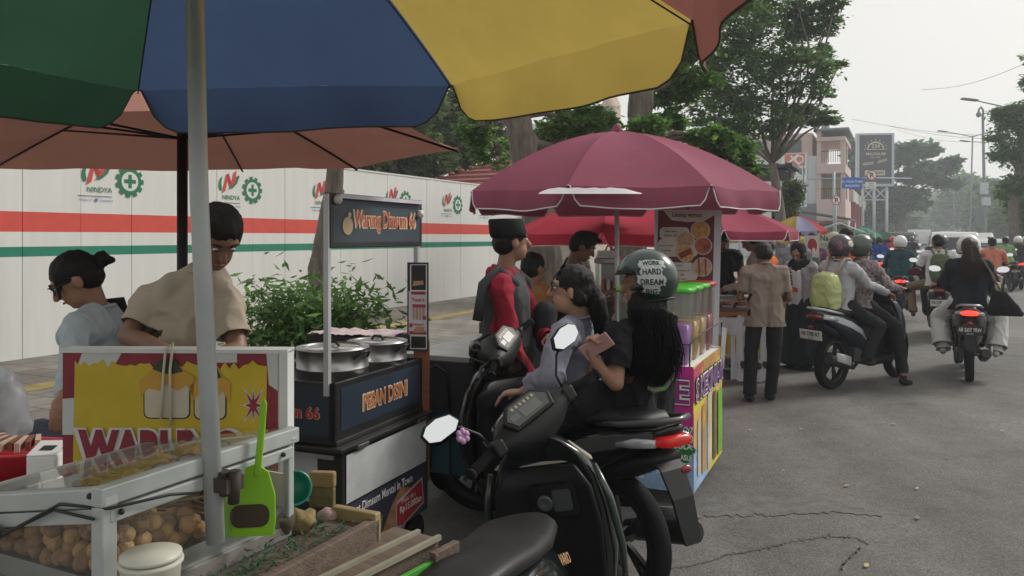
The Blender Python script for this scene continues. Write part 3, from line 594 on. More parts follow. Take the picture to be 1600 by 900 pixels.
Mz = face((x46(1360), -.06, z46(290)), (1, 0, 0), (0, 0, 1)); b = MB(); b.box((-.3, -.2, -.02), (.3, .2, 0), M=Mz); bs = b.build('info_plate', M_TXTW, gt)
for i, w in enumerate(('SENIN', 'SAMPAI', 'MINGGU')): text('lettering', w, bs, Mz @ TR(0, .12-.12*i), .08, M_TXTK, z=.006)
M_POLE = mat('lamp_pole', (.20, .22, .23), .5, metal=.4)
def lamp(name, label, px, d, segs, heads, boxes=(), grp='street lamps and poles on the median', r=.09):
    bs = P(px, 400, d); bs.z = .15; t = thing(name, label, 'street lamp' if heads else 'pole', bs, 0, grp); zz_ = lambda y: CAMH-.15+(370-y)/F*d; xx_ = lambda x: (x-px)/F*d
    b = MB(); b.tube([(xx_(segs[0][0]), 0, 0)]+[(xx_(x), 0, zz_(y)) for x, y in segs], [r]+[r*.8]*len(segs), 10); b.build('pole', M_POLE, t)
    for (xa, ya, xb_, yb) in heads:
        b = MB(); b.tube([(xx_(xb_), 0, zz_(yb)), ((xx_(xa)+xx_(xb_))/2, 0, (zz_(ya)+zz_(yb))/2+.03), (xx_(xa), 0, zz_(ya))], [.05, .04, .03], 8); arm = b.build('arm', M_POLE, t)
        dx = xx_(xa)-xx_(xb_); s_ = 1 if dx > 0 else -1; b = MB(); b.bar((xx_(xa)-s_*.1, 0, zz_(ya)), (xx_(xa)+s_*.75, 0, zz_(ya)+.1), .3, .1); b.build('lamp_head', M_GREY, t, bevel=.02)
    for (x, y, w, h_) in boxes:
        b = MB(); b.box((xx_(x)-w/2, -.35, zz_(y)-h_/2), (xx_(x)+w/2, -.08, zz_(y)+h_/2)); b.build('equipment_box', mat('pale_box', (.50, .55, .58), .5), t, bevel=.02)
    return t
cc = lamp('camera_pole', 'tall grey pole with a dome camera and two pale boxes on the median', 1537, 57, [(1539, 375), (1536, 178)], [], [(1535, 295, .5, .8), (1538, 315, .52, .58)], r=.13)
b = MB(); zc_ = CAMH-.15+(370-178)/F*57; b.tube([(-.02, 0, zc_-.1), (-.05, 0, zc_+.3), (-.2, 0, zc_+.5), (-.35, 0, zc_+.3), (-.36, 0, zc_+.1)], .07, 8); b.build('bracket', M_POLE, cc)
b = MB(); b.ell((-.36, 0, zc_-.05), (.17, .17, .2), 14, 10); b.build('dome_camera', M_GREY, cc)
lamp('street_lamp', 'nearest street lamp, its long arm reaching out of the right edge leaves', 1612, 44, [(1612, 165)], [(1524, 157, 1612, 178)])
lamp('street_lamp', 'twin armed street lamp on a thin leaning pole left of the camera pole', 1513, 75, [(1514, 390), (1520, 212)], [(1478, 206, 1520, 214), (1540, 208, 1520, 214)])
lamp('street_lamp', 'small street lamp with short arm beside the camera pole', 1538, 80, [(1538, 222)], [(1512, 221, 1538, 223)])
lamp('street_lamp', 'faint thin street lamp pole in the hazy trees', 1490, 130, [(1490, 285)], [(1478, 284, 1490, 287)])
M_WIRE = mat('wire_grey', (.12, .12, .12), .6)
for (p0, p1, lb) in (((1330, 186, 70), (1640, 212, 60), 'upper pair wire crossing the pale sky'), ((1380, 195, 70), (1640, 216, 60), 'lower pair wire crossing the pale sky'), ((1400, 202, 95), (1540, 222, 75), 'short sagging wire left of the twin lamp'), ((1440, 140, 60), (1640, 82, 40), 'rising wire at top right of the sky')):
    a_, c_ = P(*p0), P(*p1); b = MB(); b.tube([a_.lerp(c_, i/12)-Vector((0, 0, .5*math.sin(math.pi*i/12))) for i in range(13)], .014, 5); tag(b.build('overhead_wire', M_WIRE), lb, 'wire', 'overhead wires')
# haze
b = MB(); b.box((-260, -12, -1.2), (330, 420, 40)); hz = b.build('haze', []); hm = bpy.data.materials.new('haze_air'); hm.use_nodes = True; n = hm.node_tree.nodes; n.clear()
o_ = n.new('ShaderNodeOutputMaterial'); pv = n.new('ShaderNodeVolumePrincipled'); pv.inputs['Density'].default_value = .0019; pv.inputs['Color'].default_value = (.88, .93, 1, 1); pv.inputs['Anisotropy'].default_value = .35
hm.node_tree.links.new(pv.outputs[0], o_.inputs['Volume']); hz.data.materials.append(hm); hz['kind'] = 'stuff'
# ---------------- umbrellas ----------------
def fab(name, col, tr=.22, var=.10): return mat(name, col, .8, var=var, vscale=2.5, trans=tr, bump=.25, bscale=7, spec=.2)
M_UG = fab('canopy_green', (.04, .105, .062), .45); M_UB = fab('canopy_blue', (.052, .085, .17), .45); M_UY = fab('canopy_yellow', (.47, .35, .09), .4); M_UR = fab('canopy_red_brown', (.25, .10, .085), .4)
M_SAL = fab('canopy_salmon', (.36, .17, .13), .16); M_MAR = fab('canopy_maroon', (.25, .065, .105), .14); M_CRIM = fab('canopy_crimson', (.60, .06, .10), .45); M_ROSE = fab('canopy_rose', (.30, .05, .09), .2)
M_PIPE = mat('white_piping', (.6, .58, .6), .7); M_DPIPE = mat('dark_piping', (.08, .07, .06), .8)
def umbrella(label, hub, rim, mats, vh=.12, pole=None, pr=.02, polem=None, trim=None, dome=1.6, flare=.25, nring=10, ns=12, ribs=True, group='market umbrellas', notch=.07, sag=.02, name='market_umbrella', cap=True, ribm=None, wave=.008, rr=.006):
    hub = Vector(hub); base = Vector(pole[0]) if pole else Vector((hub.x, hub.y, 0))
    t = thing(name, label, 'umbrella', base, 0, group); H = hub-base; rm = [Vector(p)-base for p in rim]; n = len(rm)
    um = []; b = MB(); tb = MB()
    for m in mats:
        if m not in um: um.append(m)
    rg = random.Random(len(label))
    for k in range(n):
        a, c = rm[k], rm[(k+1) % n]; mi = um.index(mats[k % len(mats)]); g = []
        for i in range(nring+1):
            f = i/nring; row = []
            for j in range(ns+1):
                s = j/ns; e = a.lerp(c, s); p = H.lerp(e, f); p.z = H.z+(e.z-H.z)*f**dome; bow = 4*s*(1-s)
                inward = (H-e); inward.z = 0; p += inward.normalized()*bow*f*.03-Vector((0, 0, sag*bow*f*(1.2-f)*3)); p.z += f*bow*(.016*noise.noise(p*2.6)+.006*noise.noise(p*9)); row.append(p)
            g.append(row)
        v = [p for r in g for p in r]; w = ns+1
        b.add(v, [(i*w+j, i*w+j+1, (i+1)*w+j+1, (i+1)*w+j) for i in range(nring) for j in range(ns)], mi, True)
        if vh:
            out = ((a+c)/2-H); out.z = 0; out.normalize(); vv = []; nv = 4; NS = 28; ph = rg.uniform(0, 6)
            edge = []
            for q in range(nv+1):
                for j in range(NS+1):
                    s = j/NS; e0 = g[nring]; x = s*ns; j0 = min(int(x), ns-1); e = e0[j0].lerp(e0[j0+1], x-j0)
                    m_ = min(s, 1-s); hh = vh*(min(1, m_/notch)**.5 if notch else 1)*(1+.05*math.sin(6.28*s+ph)); f = q/nv
                    ins = (a-c).normalized()*((.5-s)*2)*f*-.012
                    p = e+out*flare*hh*f*(1-.5*f)+out*wave*math.sin(s*17+ph)*f-Vector((0, 0, hh*f*(1-.3*flare)))+ins; vv.append(p)
                    if q == nv: edge.append(p)
            w = NS+1; b.add(vv, [(i*w+j, i*w+j+1, (i+1)*w+j+1, (i+1)*w+j) for i in range(nv) for j in range(NS)], mi, True)
            if trim: tb.tube([g[nring][0]]+edge+[g[nring][-1]], .0028 if trim is M_DPIPE else .005, 5)
    cn = b.build('canopy', um, t)
    if trim and vh: tb.build('edge_piping', trim, cn)
    pm = polem or M_ALU
    if pole:
        b = MB(); b.tube([Vector((0, 0, 0)) if len(pole) < 2 else Vector(pole[0])-base]+[Vector(q)-base for q in pole[1:]]+[H+Vector((0, 0, .02))], pr, 12); b.build('pole', pm, t)
    if cap:
        b = MB(); b.lathe([(0, .06), (.025, .055), (.03, .03), (.05, .01), (.05, -.01), (0, -.01)], 14, M=Matrix.Translation(H)); b.build('cap', mats[0], t)
    if ribs:
        rn = H-Vector((0, 0, .30))
        for k in range(n):
            b = MB(); e = rm[k]; pts = []
            for i in range(8):
                f = i/7; p = H.lerp(e, f); p.z = H.z+(e.z-H.z)*f**dome-.012; pts.append(p)
            b.tube(pts, rr, 6); b.tube([rn, pts[4]], rr, 6); b.build('rib', ribm or M_DARKM, t)
    return t
def ring(cx, cy, z, r, n, a0=0, tilt=(0, 0)): return [(cx+r*math.sin(a0+2*math.pi*i/n), cy+r*math.cos(a0+2*math.pi*i/n), z+tilt[0]*r*math.sin(a0+2*math.pi*i/n)+tilt[1]*r*math.cos(a0+2*math.pi*i/n)) for i in range(n)]
# near many-coloured umbrella over the glass case
hubN = Vector((-.70, 1.74, 2.56))
angs = [(-86, 2.10), (-30.2, 2.10), (25.4, 2.124), (81, 2.117), (135, 2.12), (183, 2.12), (228, 2.11)]
rimN = [(hubN.x+1.15*math.sin(math.radians(a)), hubN.y+1.15*math.cos(math.radians(a)), z) for a, z in angs]
rimN[4] = (.37, 1.2, 2.13)
pb0 = P(337, 848, 1.70)
umbrella('near umbrella with big green, blue and yellow panels on a white pole', hubN, rimN, [M_UG, M_UB, M_UY, M_UR, M_UG, M_UB, M_UY], vh=.155, pole=[pb0, pb0.lerp(hubN, .45)+Vector((-.01, 0, 0))], pr=.0195, polem=mat('white_steel_tube', (.50, .53, .54), .4, metal=.25, var=.12), trim=M_DPIPE, dome=1.5, flare=.25, sag=.004, notch=.09, nring=16, ns=20, rr=.0022)
hs = P(285, 205, 3.75); hs.z = 2.36
rs = [(-.255, 3.85, 2.02), (-.9, 4.65, 2.0), (-1.6, 4.75, 2.0), (-3.05, 4.68, 2.0), (-3.1, 3.6, 2.02), (-2.9, 2.95, 2.06), (-1.3, 2.92, 2.06), (-.45, 2.98, 2.06)]
b0 = Vector((hs.x, 3.75, 0))
umbrella('wide salmon pink umbrella on a black pole behind the near umbrella', hs, rs, [M_SAL], vh=.0, pole=[b0], pr=.024, polem=M_BLACKP, trim=None, dome=1.25, sag=.006, ribm=M_BLACKP)
mr = ring(.82, 6.25, 1.93, 1.21, 8, math.radians(22.5))
um = umbrella('large maroon umbrella with white piping over the riders', (.82, 6.25, 2.42), mr, [M_MAR], vh=.15, pole=[(.82, 6.25, 0)], pr=.019, trim=M_PIPE, dome=1.75, flare=.35)
b = MB(); a_, c_ = Vector(mr[4]), Vector(mr[3]); a_, c_ = P(842, 301, 5.07), P(1003, 301, 5.07); v = []
for j in range(21):
    s = j/20; p = a_.lerp(c_, s); h_ = .032*min(1, s*9, (1-s)*5)*(1+.1*math.sin(j*1.9)); v += [p+Vector((0, -.012, -.008)), p+Vector((0, .03, h_))]
b.add([x-Vector((.82, 6.25, 0)) for x in v], [(2*j, 2*j+2, 2*j+3, 2*j+1) for j in range(20)], 0, True); b.build('flipped_valance', M_PIPE, um)
umbrella('bright crimson umbrella under the maroon one', (1.02, 8.2, 2.02), ring(1.02, 8.2, 1.63, 1.08, 8, .2), [M_CRIM], vh=.12, pole=[(1.02, 8.2, 0)], pr=.016, trim=M_PIPE, dome=1.5)
umbrella('dusty rose umbrella right of the food banner', (2.23, 9.0, 2.0), ring(2.23, 9.0, 1.66, .97, 8, .1), [M_ROSE, M_MAR, M_ROSE], vh=.10, pole=[(2.15, 9.0, 0)], pr=.016, polem=M_WHITE, trim=M_PIPE, dome=1.5)
M_LAV = fab('canopy_lavender', (.30, .30, .46), .3); M_RED2 = fab('canopy_red', (.42, .04, .05), .3)
umbrella('small umbrella with yellow, lavender and red panels in the stall row', (6.42, 18, 2.07), ring(6.42, 18, 1.74, .64, 8, .3927), [M_UR, M_RED2, M_RED2, M_LAV, M_UY, M_UY, M_LAV, M_LAV], vh=.09, pole=[(6.42, 18, 0)], pr=.018, dome=1.6)
umbrella('plain yellow umbrella beyond the rose one', (5.3, 17, 1.85), ring(5.3, 17, 1.55, 1.0, 8, .0), [M_UY], vh=.08, pole=[(5.3, 17, 0)], pr=.018, dome=1.6)
umbrella('small green umbrella beside the parked grey car', P(1349, 355, 32), ring(P(1349, 355, 32).x, 32, 1.62, .75, 8, .0), [fab('canopy_mint', (.10, .28, .20), .3)], vh=.05, pole=[Vector((P(1349, 355, 32).x, 32, 0))], pr=.02, dome=1.6)
umbrella('flat green umbrella by the parked grey car', P(1380, 362, 36), ring(P(1380, 362, 36).x, 36, 1.5, 1.2, 8, .0), [M_UG], vh=.05, pole=[Vector((P(1380, 362, 36).x, 36, 0))], pr=.02, dome=1.6)

# ---------------- snack cart with glass case ----------------
NB = Vector((-.762, 1.5, 0))
M_FRM = mat('cart_frame_paint', (.36, .39, .385), .45, metal=.15, col2=(.45, .48, .475), vscale=14)
M_CLR = glass('case_glass', (.93, .96, .95), 1.0, .06)
ct = thing('snack_cart', 'white framed glass case cart full of fried snacks at the lower left', 'cart', NB, A)
CW, CL, ZF = .465, .50, .90
zr, zl = 1.136, 1.051; sl_ = lambda x: zr+(zl-zr)*(-x/CW)
b = MB(); b.box((-.95, -.3, .12), (-.01, CL, ZF-.03)); b.build('cabinet', mat('cart_tin', (.35, .36, .35), .6, var=.2), ct)
b = MB(); b.box((-.95, -.3, ZF-.03), (.0, CL+.01, ZF)); b.build('shelf', mat('worn_steel_tray', (.25, .24, .22), .5, metal=.5, var=.3), ct)
def fbar(p0, p1, w=.03, h=.04, up=(0, 0, 1)): q = MB(); q.bar(p0, p1, w, h, up=up); return q
for (nm, p0, p1, w, h_) in (('top_rail', (-.0, -.02, zr-.02), (0, CL+.02, zr-.02), .03, .036), ('top_rail', (0.015, 0, zr-.02), (-CW, 0, zl-.02), .03, .036), ('top_rail', (0.015, CL, zr-.02), (-CW, CL, zl-.02), .022, .02), ('top_rail', (-CW, 0, zl-.01), (-CW, CL, zl-.01), .022, .02),
                        ('under_rail', (.003, 0, zr-.058), (.003, CL, zr-.058), .022, .028), ('under_rail', (0, .003, zr-.058), (-CW, .003, zl-.058), .022, .028)):
    fbar(p0, p1, w, h_).build(nm, M_FRM, ct, bevel=.003)
for x_, y_ in ((0, 0), (0, CL), (-CW, 0), (-CW, CL)):
    b = MB(); w = .02 if y_ == 0 and x_ == 0 else .012; b.box((x_-w, y_-w*.8, ZF), (x_+w*.6, y_+w*.8, sl_(x_)-.04)); b.build('corner_post', M_FRM, ct, bevel=.003)
b = MB(); b.add([(0, 0, zr), (0, CL, zr), (-CW, CL, zl), (-CW, 0, zl)], [(0, 1, 2, 3)]); b.build('top_glass', glass('top_glass', (.93, .96, .94), .8, .06), ct)
b = MB(); b.add([(.0, .015, ZF), (.0, CL-.01, ZF), (.0, CL-.01, zr-.07), (.0, .015, zr-.07)], [(0, 1, 2, 3)]); b.build('side_glass', M_CLR, ct)
b = MB(); b.add([(-.015, 0, ZF), (-CW, 0, ZF), (-CW, 0, zl-.05), (-.015, 0, zr-.07)], [(0, 1, 2, 3)]); b.build('front_glass', M_CLR, ct)
b = MB(); b.box((-CW, CL-.004, ZF), (0, CL+.004, zl-.03)); b.build('back_board', mat('cream_board', (.42, .40, .27), .7, var=.15), ct)
b = MB(); b.box((-CW-.006, .02, ZF), (-CW, CL, zl-.03)); b.build('side_board', mat('pale_board', (.45, .52, .50), .6, var=.1), ct)
for (x_, y_, z_) in ((-.02, -.018, zr-.02), (0.018, .02, zr-.055), (.018, CL-.04, zr-.055)):
    b = MB(); b.ell((x_, y_, z_), .006, 10, 6); b.build('screw', M_DARKM, ct)
b = MB(); b.tube([(-.40, -.022, zl-.045), (-.25, -.024, zl-.035), (-.1, -.022, zr-.045), (.02, -.01, zr-.04), (.03, .12, zr-.05), (.022, .2, zr-.07)], .003, 6); b.tube([(-.45, -.025, zl-.055), (-.3, -.026, zl-.06), (-.12, -.02, zr-.06), (.0, -.024, zr-.058)], .003, 6); b.build('cable', M_TXTK, ct)
b = MB(); b.box((-.36, -.03, zl-.06), (-.30, -.018, zl-.03)); b.ell((-.29, -.03, zl-.045), .012, 10, 6); b.build('clamp', M_DARKM, ct)
# clamp on umbrella pole
b = MB(); b.box((-.01, .225, zr-.075), (.075, .275, zr-.045)); b.box((.0, .235, zr-.085), (.06, .262, zr-.035)); b.tube([(.07, .25, zr-.10), (.075, .25, zr-.03)], .012, 8); b.build('pole_clamp', mat('rusty_iron', (.07, .055, .05), .7, metal=.4, var=.4, vscale=20), ct)
# wood tray on the right side
b = MB(); b.box((.005, -.12, ZF-.06), (.13, .68, ZF-.035)); b.build('side_shelf', M_WOODB, ct)
b = MB(); b.box((.115, .05, ZF-.12), (.14, .68, ZF-.02)); b.build('tray_rim', M_WOODB, ct, bevel=.004)
b = MB(); b.box((.0, .66, ZF-.10), (.14, .685, ZF-.005)); b.build('tray_end', mat('yellowed_wood', (.28, .22, .10), .7, var=.3), ct, bevel=.004)
for sx in (-.9, -.05):
    b = MB(); b.lathe([(0, .0), (.14, 0), (.15, .01), (.15, .04), (.14, .05), (0, .05)], 24, M=TR(0, 0), axis='X'); w = b.build('wheel', M_RUB, ct); w.location = (sx, .1, .15)
# fried food
M_FRY = mat('fried_batter', (.30, .155, .055), .7, col2=(.46, .27, .10), vscale=22, bump=.9, bscale=45); M_FRY2 = mat('fried_brown', (.15, .075, .035), .75, col2=(.30, .16, .075), vscale=30, bump=1, bscale=60); M_STICK = mat('bamboo_stick', (.38, .27, .15), .7, var=.25, island=.4)
ZF0 = ZF; ZF = ZF+.045
b = MB(); b.box((-CW+.008, .012, ZF0+.001), (-.012, CL-.01, ZF-.002)); b.build('food_tray', M_STEEL, ct)
LC = lambda x, y, z: NB+V*x+U*y+Vector((0, 0, z))
def blobmesh(name, r, m, seed, amp=.15):
    b = MB(); b.ell((0, 0, 0), r, 18, 12); o = b.build(name, m)
    for v_ in o.data.vertices: v_.co *= 1+amp*noise.noise(v_.co*30+Vector((seed, 0, 0)))+amp*.4*noise.noise(v_.co*90)
    return o
fb = [blobmesh('fried_tofu_ball', (.0195, .0195, .017), M_FRY if i < 2 else M_FRY2, i, .28) for i in range(3)]; rg = random.Random(2); first = [True]*3; k = 0
for lay in range(4):
    for i in range(12):
        for j in range(7):
            x, y = -.03-.035*i+rg.uniform(-.008, .008), .03+.035*j+rg.uniform(-.008, .008)
            z_ = ZF+.018+lay*.027+rg.uniform(-.005, .005)
            if z_ > ZF+.125-.30*y-.05*abs(x+.14) or (lay < 1 and y > .12 and x < -.08) or y > .26: continue
            q = k % 3; o = fb[q] if first[q] else fb[q].copy()
            if first[q]: first[q] = False
            else: COL.objects.link(o)
            o.location = LC(x, y, z_); o.rotation_euler = (rg.uniform(0, 6), rg.uniform(0, 6), rg.uniform(0, 6)); tag(o, 'golden fried tofu ball in the glass case', 'fried snack', 'fried tofu balls heaped in the glass case'); k += 1
b = MB()
for i in range(150):
    x, y = rg.uniform(-.44, -.04), rg.uniform(.22, .47); hgt = .04+.09*math.exp(-((x+.25)/.2)**2); r = rg.uniform(.010, .02)
    c = LC(x, y, ZF+rg.uniform(.01, hgt)); b.ell(c, (r*rg.uniform(.8, 1.6), r, r*.8), 10, 7)
o = b.build('fried_pile', M_FRY2)
for v_ in o.data.vertices: v_.co += Vector((noise.noise(v_.co*60), noise.noise(v_.co*60+Vector((9, 0, 0))), noise.noise(v_.co*60+Vector((0, 9, 0)))))*.006
tag(o, 'dark heap of crumbly fried snacks at the back of the glass case', 'fried snacks', kind='stuff')
b = MB()
for i in range(110):
    x, y = rg.uniform(-.36, -.05), rg.uniform(.24, .42); a = rg.gauss(.35, .22); L_ = rg.uniform(.1, .17); c = LC(x, y, ZF+rg.uniform(.05, .10)); d = (V*math.cos(a)+U*math.sin(a)+Vector((0, 0, rg.uniform(-.15, .25))))*L_/2
    b.tube([c-d, c+d], .0018, 5)
tag(b.build('satay_sticks', M_STICK), 'bundle of thin bamboo skewers lying over the fried snacks', 'skewers', kind='stuff')
b = MB()
for i in range(14):
    c = LC(rg.uniform(-.42, -.3), rg.uniform(.02, .06), ZF+rg.uniform(.0, .05)); b.tube([c, c+V*rg.uniform(.05, .1)+Vector((0, 0, rg.uniform(.0, .05)))], .003, 6)
tag(b.build('spring_roll_skewers', mat('pinkish_snack', (.35, .15, .11), .6, var=.3)), 'pinkish sausage snacks at the near left corner of the case', 'fried snacks', kind='stuff')
ZF = ZF0
# things on the side shelf
t = thing('plastic_cup', 'pale cream plastic cup at the bottom of the picture by the case post', 'cup', P(236, 975, 1.46), 0); t.location.z = ZF-.035
b = MB(); b.lathe([(0, 0), (.04, 0), (.052, .135), (.056, .14), (.056, .146), (.05, .147), (0, .147)], 28); b.build('body', mat('cream_plastic', (.50, .50, .42), .5), t); b = MB(); b.lathe([(.0, .1475), (.045, .149), (.053, .150), (.053, .158), (.0, .160)], 28); b.build('lid', mat('cream_plastic_lid', (.55, .55, .47), .4), t)
t = thing('lime_scoop', 'lime green plastic scoop standing upright beside the umbrella pole', 'scoop', P(386, 838, 1.79), math.radians(-8))
MS = face((0, 0, 0), (1, 0, .0), (0, .1, 1)); M_LIME = mat('lime_plastic', (.28, .58, .02), .35, var=.06, trans=.25)
outl = [(-.055, 0), (-.057, .06), (-.045, .11), (-.01, .15), (.02, .158), (.045, .14), (.06, .09), (.062, .03), (.058, 0)]
b = MB(); b.poly(outl, MS, .004, 0, .008); b.build('blade', M_LIME, t, bevel=.002)
b = MB(); b.poly([(.012, .13), (.028, .13), (.039, .29), (.036, .30), (.028, .30), (.025, .29)], MS, .006, 0, .012); b.build('handle', M_LIME, t, bevel=.003)
b = MB(); b.poly(rrect(-.036, .02, .048, .07, .02), MS, .0065, 0, .002); b.build('opening', mat('dark_residue', (.05, .035, .02), .8, var=.4), t)
t = thing('teal_bowl', 'teal green plastic bowl leaning on its side on the tray', 'bowl', P(459, 790, 2.08), 0)
b = MB(); Mb_ = Matrix.Translation((0, 0, .045)) @ Matrix.Rotation(math.radians(70), 4, 'X') @ Matrix.Rotation(.4, 4, 'Y'); b.lathe([(0, -.03), (.025, -.028), (.042, -.005), (.045, .015), (.040, .015), (.037, -.003), (.022, -.022), (0, -.024)], 26, M=Mb_); b.build('bowl', mat('teal_plastic', (.01, .20, .14), .3, var=.1), t)
t = thing('wood_block', 'small yellow brown block standing on the tray end', 'wood block', P(503, 792, 2.2), math.radians(6))
b = MB(); b.box((-.034, -.01, 0), (.036, .012, .055)); b.build('lower_block', mat('dark_sponge', (.14, .12, .05), .9, var=.4, bump=.6), t, bevel=.004); b = MB(); b.box((-.033, -.012, .055), (.038, .014, .098)); b.build('upper_block', mat('tan_sponge', (.24, .16, .07), .9, var=.3, bump=.6), t, bevel=.006)
b = MB()
for i in range(500):
    c = LC(rg.uniform(.01, .11), rg.uniform(.02, .62), ZF+rg.uniform(-.03, -.005)); a = rg.uniform(0, 6); d = Vector((math.cos(a), math.sin(a), rg.uniform(-.2, .5)))*rg.uniform(.006, .013); n = Vector((-d.y, d.x, .002))*.28; b.add([c-d, c+n, c+d, c-n], [(0, 1, 2, 3)])
tag(b.build('plastic_grass', mat('fake_grass', (.005, .055, .022), .5, var=.3, island=.5)), 'shredded dark green plastic grass lining the side shelf', 'plastic grass', kind='stuff')
for (px, py, d, w, h_, lb, c) in ((398, 806, 1.86, .035, .022, 'brown scrap of cardboard in front of the lime scoop', (.12, .09, .04)), (437, 815, 1.95, .04, .03, 'dark bundle of rags between scoop and bowl', (.06, .05, .03)), (468, 812, 2.0, .045, .03, 'mustard coloured cloth lump under the teal bowl', (.22, .17, .07)), (515, 797, 2.1, .03, .02, 'white and red crumpled packet on the tray end', (.4, .3, .28))):
    b = MB(); b.ell((0, 0, h_*.8), (w, .03, h_), 16, 10); o = b.build('rag', mat('rag_'+lb[:6], c, .9, var=.4, vscale=30)); o.location = P(px, py+18, d)
    for v_ in o.data.vertices: v_.co *= 1+.35*noise.noise(v_.co*40)
    tag(o, lb, 'rag')
# banner board behind the case
bo = thing('snack_board', 'red and yellow stall board reading WARUNG behind the glass case', 'signboard', Vector((P(272, 0, 2.15).x, 2.15, .25)), math.radians(1.5))
WB, ZT = .305, 1.294-.25
b = MB(); b.box((-WB, 0, ZT-.44), (WB, .05, ZT)); b.build('panel', M_WHITE, bo, bevel=.003)
b = MB(); b.box((WB-.02, -.004, ZT-.48), (WB+.004, .055, ZT+.002)); b.build('side_trim', mat('white_trim', (.62, .64, .63), .5), bo, bevel=.003)
b = MB(); b.box((-WB-.004, -.006, ZT-.006), (WB+.004, .056, ZT+.004)); b.build('top_trim', mat('white_trim', (.6, .6, .6)), bo)
b = MB(); b.box((-WB+.01, .005, 0), (WB-.01, .045, ZT-.44)); b.build('lower_panel', mat('grime_tin', (.10, .10, .09), .7, var=.4), bo)
Mx = face((0, -.001, ZT-.148), (1, 0, 0), (0, 0, 1)); k_ = 2.15/F   # metres per photo pixel here
px = lambda x, y: ((x-272)*k_, (634-y)*k_)
b = MB(); b.poly([px(*p) for p in ((96, 552), (436, 552), (436, 760), (96, 760))], Mx, .001, 0)
for q in (((127, 552), (190, 552), (176, 575), (120, 572)), ((330, 552), (372, 552), (372, 566), (318, 566)), ((96, 624), (116, 622), (118, 680), (96, 680)), ((418, 552), (436, 552), (436, 610), (422, 600))): b.poly([px(*p) for p in q], Mx, .002, 1)
rgb_ = random.Random(3); top_ = [(116+i*7.4, 566+rgb_.uniform(-5, 5)+(6 if i % 2 else 0)) for i in range(42)]; bot_ = [(416-i*7.4, 738+rgb_.uniform(-5, 5)) for i in range(42)]
b.poly([px(*p) for p in top_+bot_], Mx, .003, 2)
for cx, cy, w, h_ in ((262, 620, 37, 34), (330, 625, 26, 30)):
    b.poly([px(*p) for p in rrect(cx-w, cy-h_, cx+w, cy+h_, 10)][::-1], Mx, .004, 3); b.poly([px(*p) for p in rrect(cx-w+2, cy-h_+2, cx+w-2, cy+h_-2, 9)][::-1], Mx, .005, 4)
    tp = [(cx-w-6, cy-h_+8), (cx-w-3, cy-h_+34), (cx-w+8, cy-h_+20), (cx-w*.3, cy-h_+24), (cx, cy-h_+14), (cx+w*.5, cy-h_+24), (cx+w-6, cy-h_+14), (cx+w+5, cy-h_+34), (cx+w+7, cy-h_+2), (cx+w*.5, cy-h_-14), (cx-w*.4, cy-h_-14)]
    b.poly([px(*p) for p in tp][::-1], Mx, .006, 5)
    b.poly([px(*p) for p in ((cx-w*.6, cy-h_-10), (cx-w*.3, cy-h_-24), (cx+w*.4, cy-h_-24), (cx+w*.7, cy-h_-6), (cx+w*.2, cy-h_-2), (cx-w*.2, cy-h_-4))][::-1], Mx, .007, 6)
st = []
for i in range(16): a = i*math.pi/8; r = (34 if i % 4 == 2 else 26) if i % 2 == 0 else 10; st.append(px(398+r*.7*math.cos(a), 632-r*1.2*math.sin(a)))
b.poly(st, Mx, .004, 1); b.poly([(px(398, 632)[0]+(p[0]-px(398, 632)[0])*.72, px(398, 632)[1]+(p[1]-px(398, 632)[1])*.72) for p in st], Mx, .005, 0)
b.build('printed_artwork', [mat('print_maroon', (.22, .018, .035), .55, var=.2), mat('print_greyish_white', (.50, .53, .53), .55, var=.08), mat('print_yellow', (.52, .38, .02), .55, var=.12), M_TXTK, mat('print_cream', (.50, .47, .36), .55), mat('print_orange', (.50, .28, .04), .55), mat('print_dark_green', (.03, .05, .03), .6)], bo)
Mt = Mx @ TR(px(248, 0)[0], px(0, 700)[1]); text('lettering', 'WARUNG', bo, Mt, 66*k_, mat('print_white', (.60, .60, .58), .55), w=268*k_, off=.13, z=.008); text('lettering', 'WARUNG', bo, Mt, 60*k_, mat('print_maroon', (.2, .01, .03)), w=250*k_, off=.06, z=.010)
b = MB(); b.tube([(-.03, -.012, ZT-.18), (-.022, -.014, ZT-.05), (-.018, -.01, ZT+.005), (-.01, .02, ZT+.018), (.0, -.01, ZT+.006), (-.005, -.014, ZT-.05), (-.004, -.012, ZT-.2)], .0035, 6); tag(b.build('cord_loop', mat('pale_cord', (.55, .52, .42), .8)), 'pale cord looped over the top edge of the red and yellow board', 'cord').location = bo.location
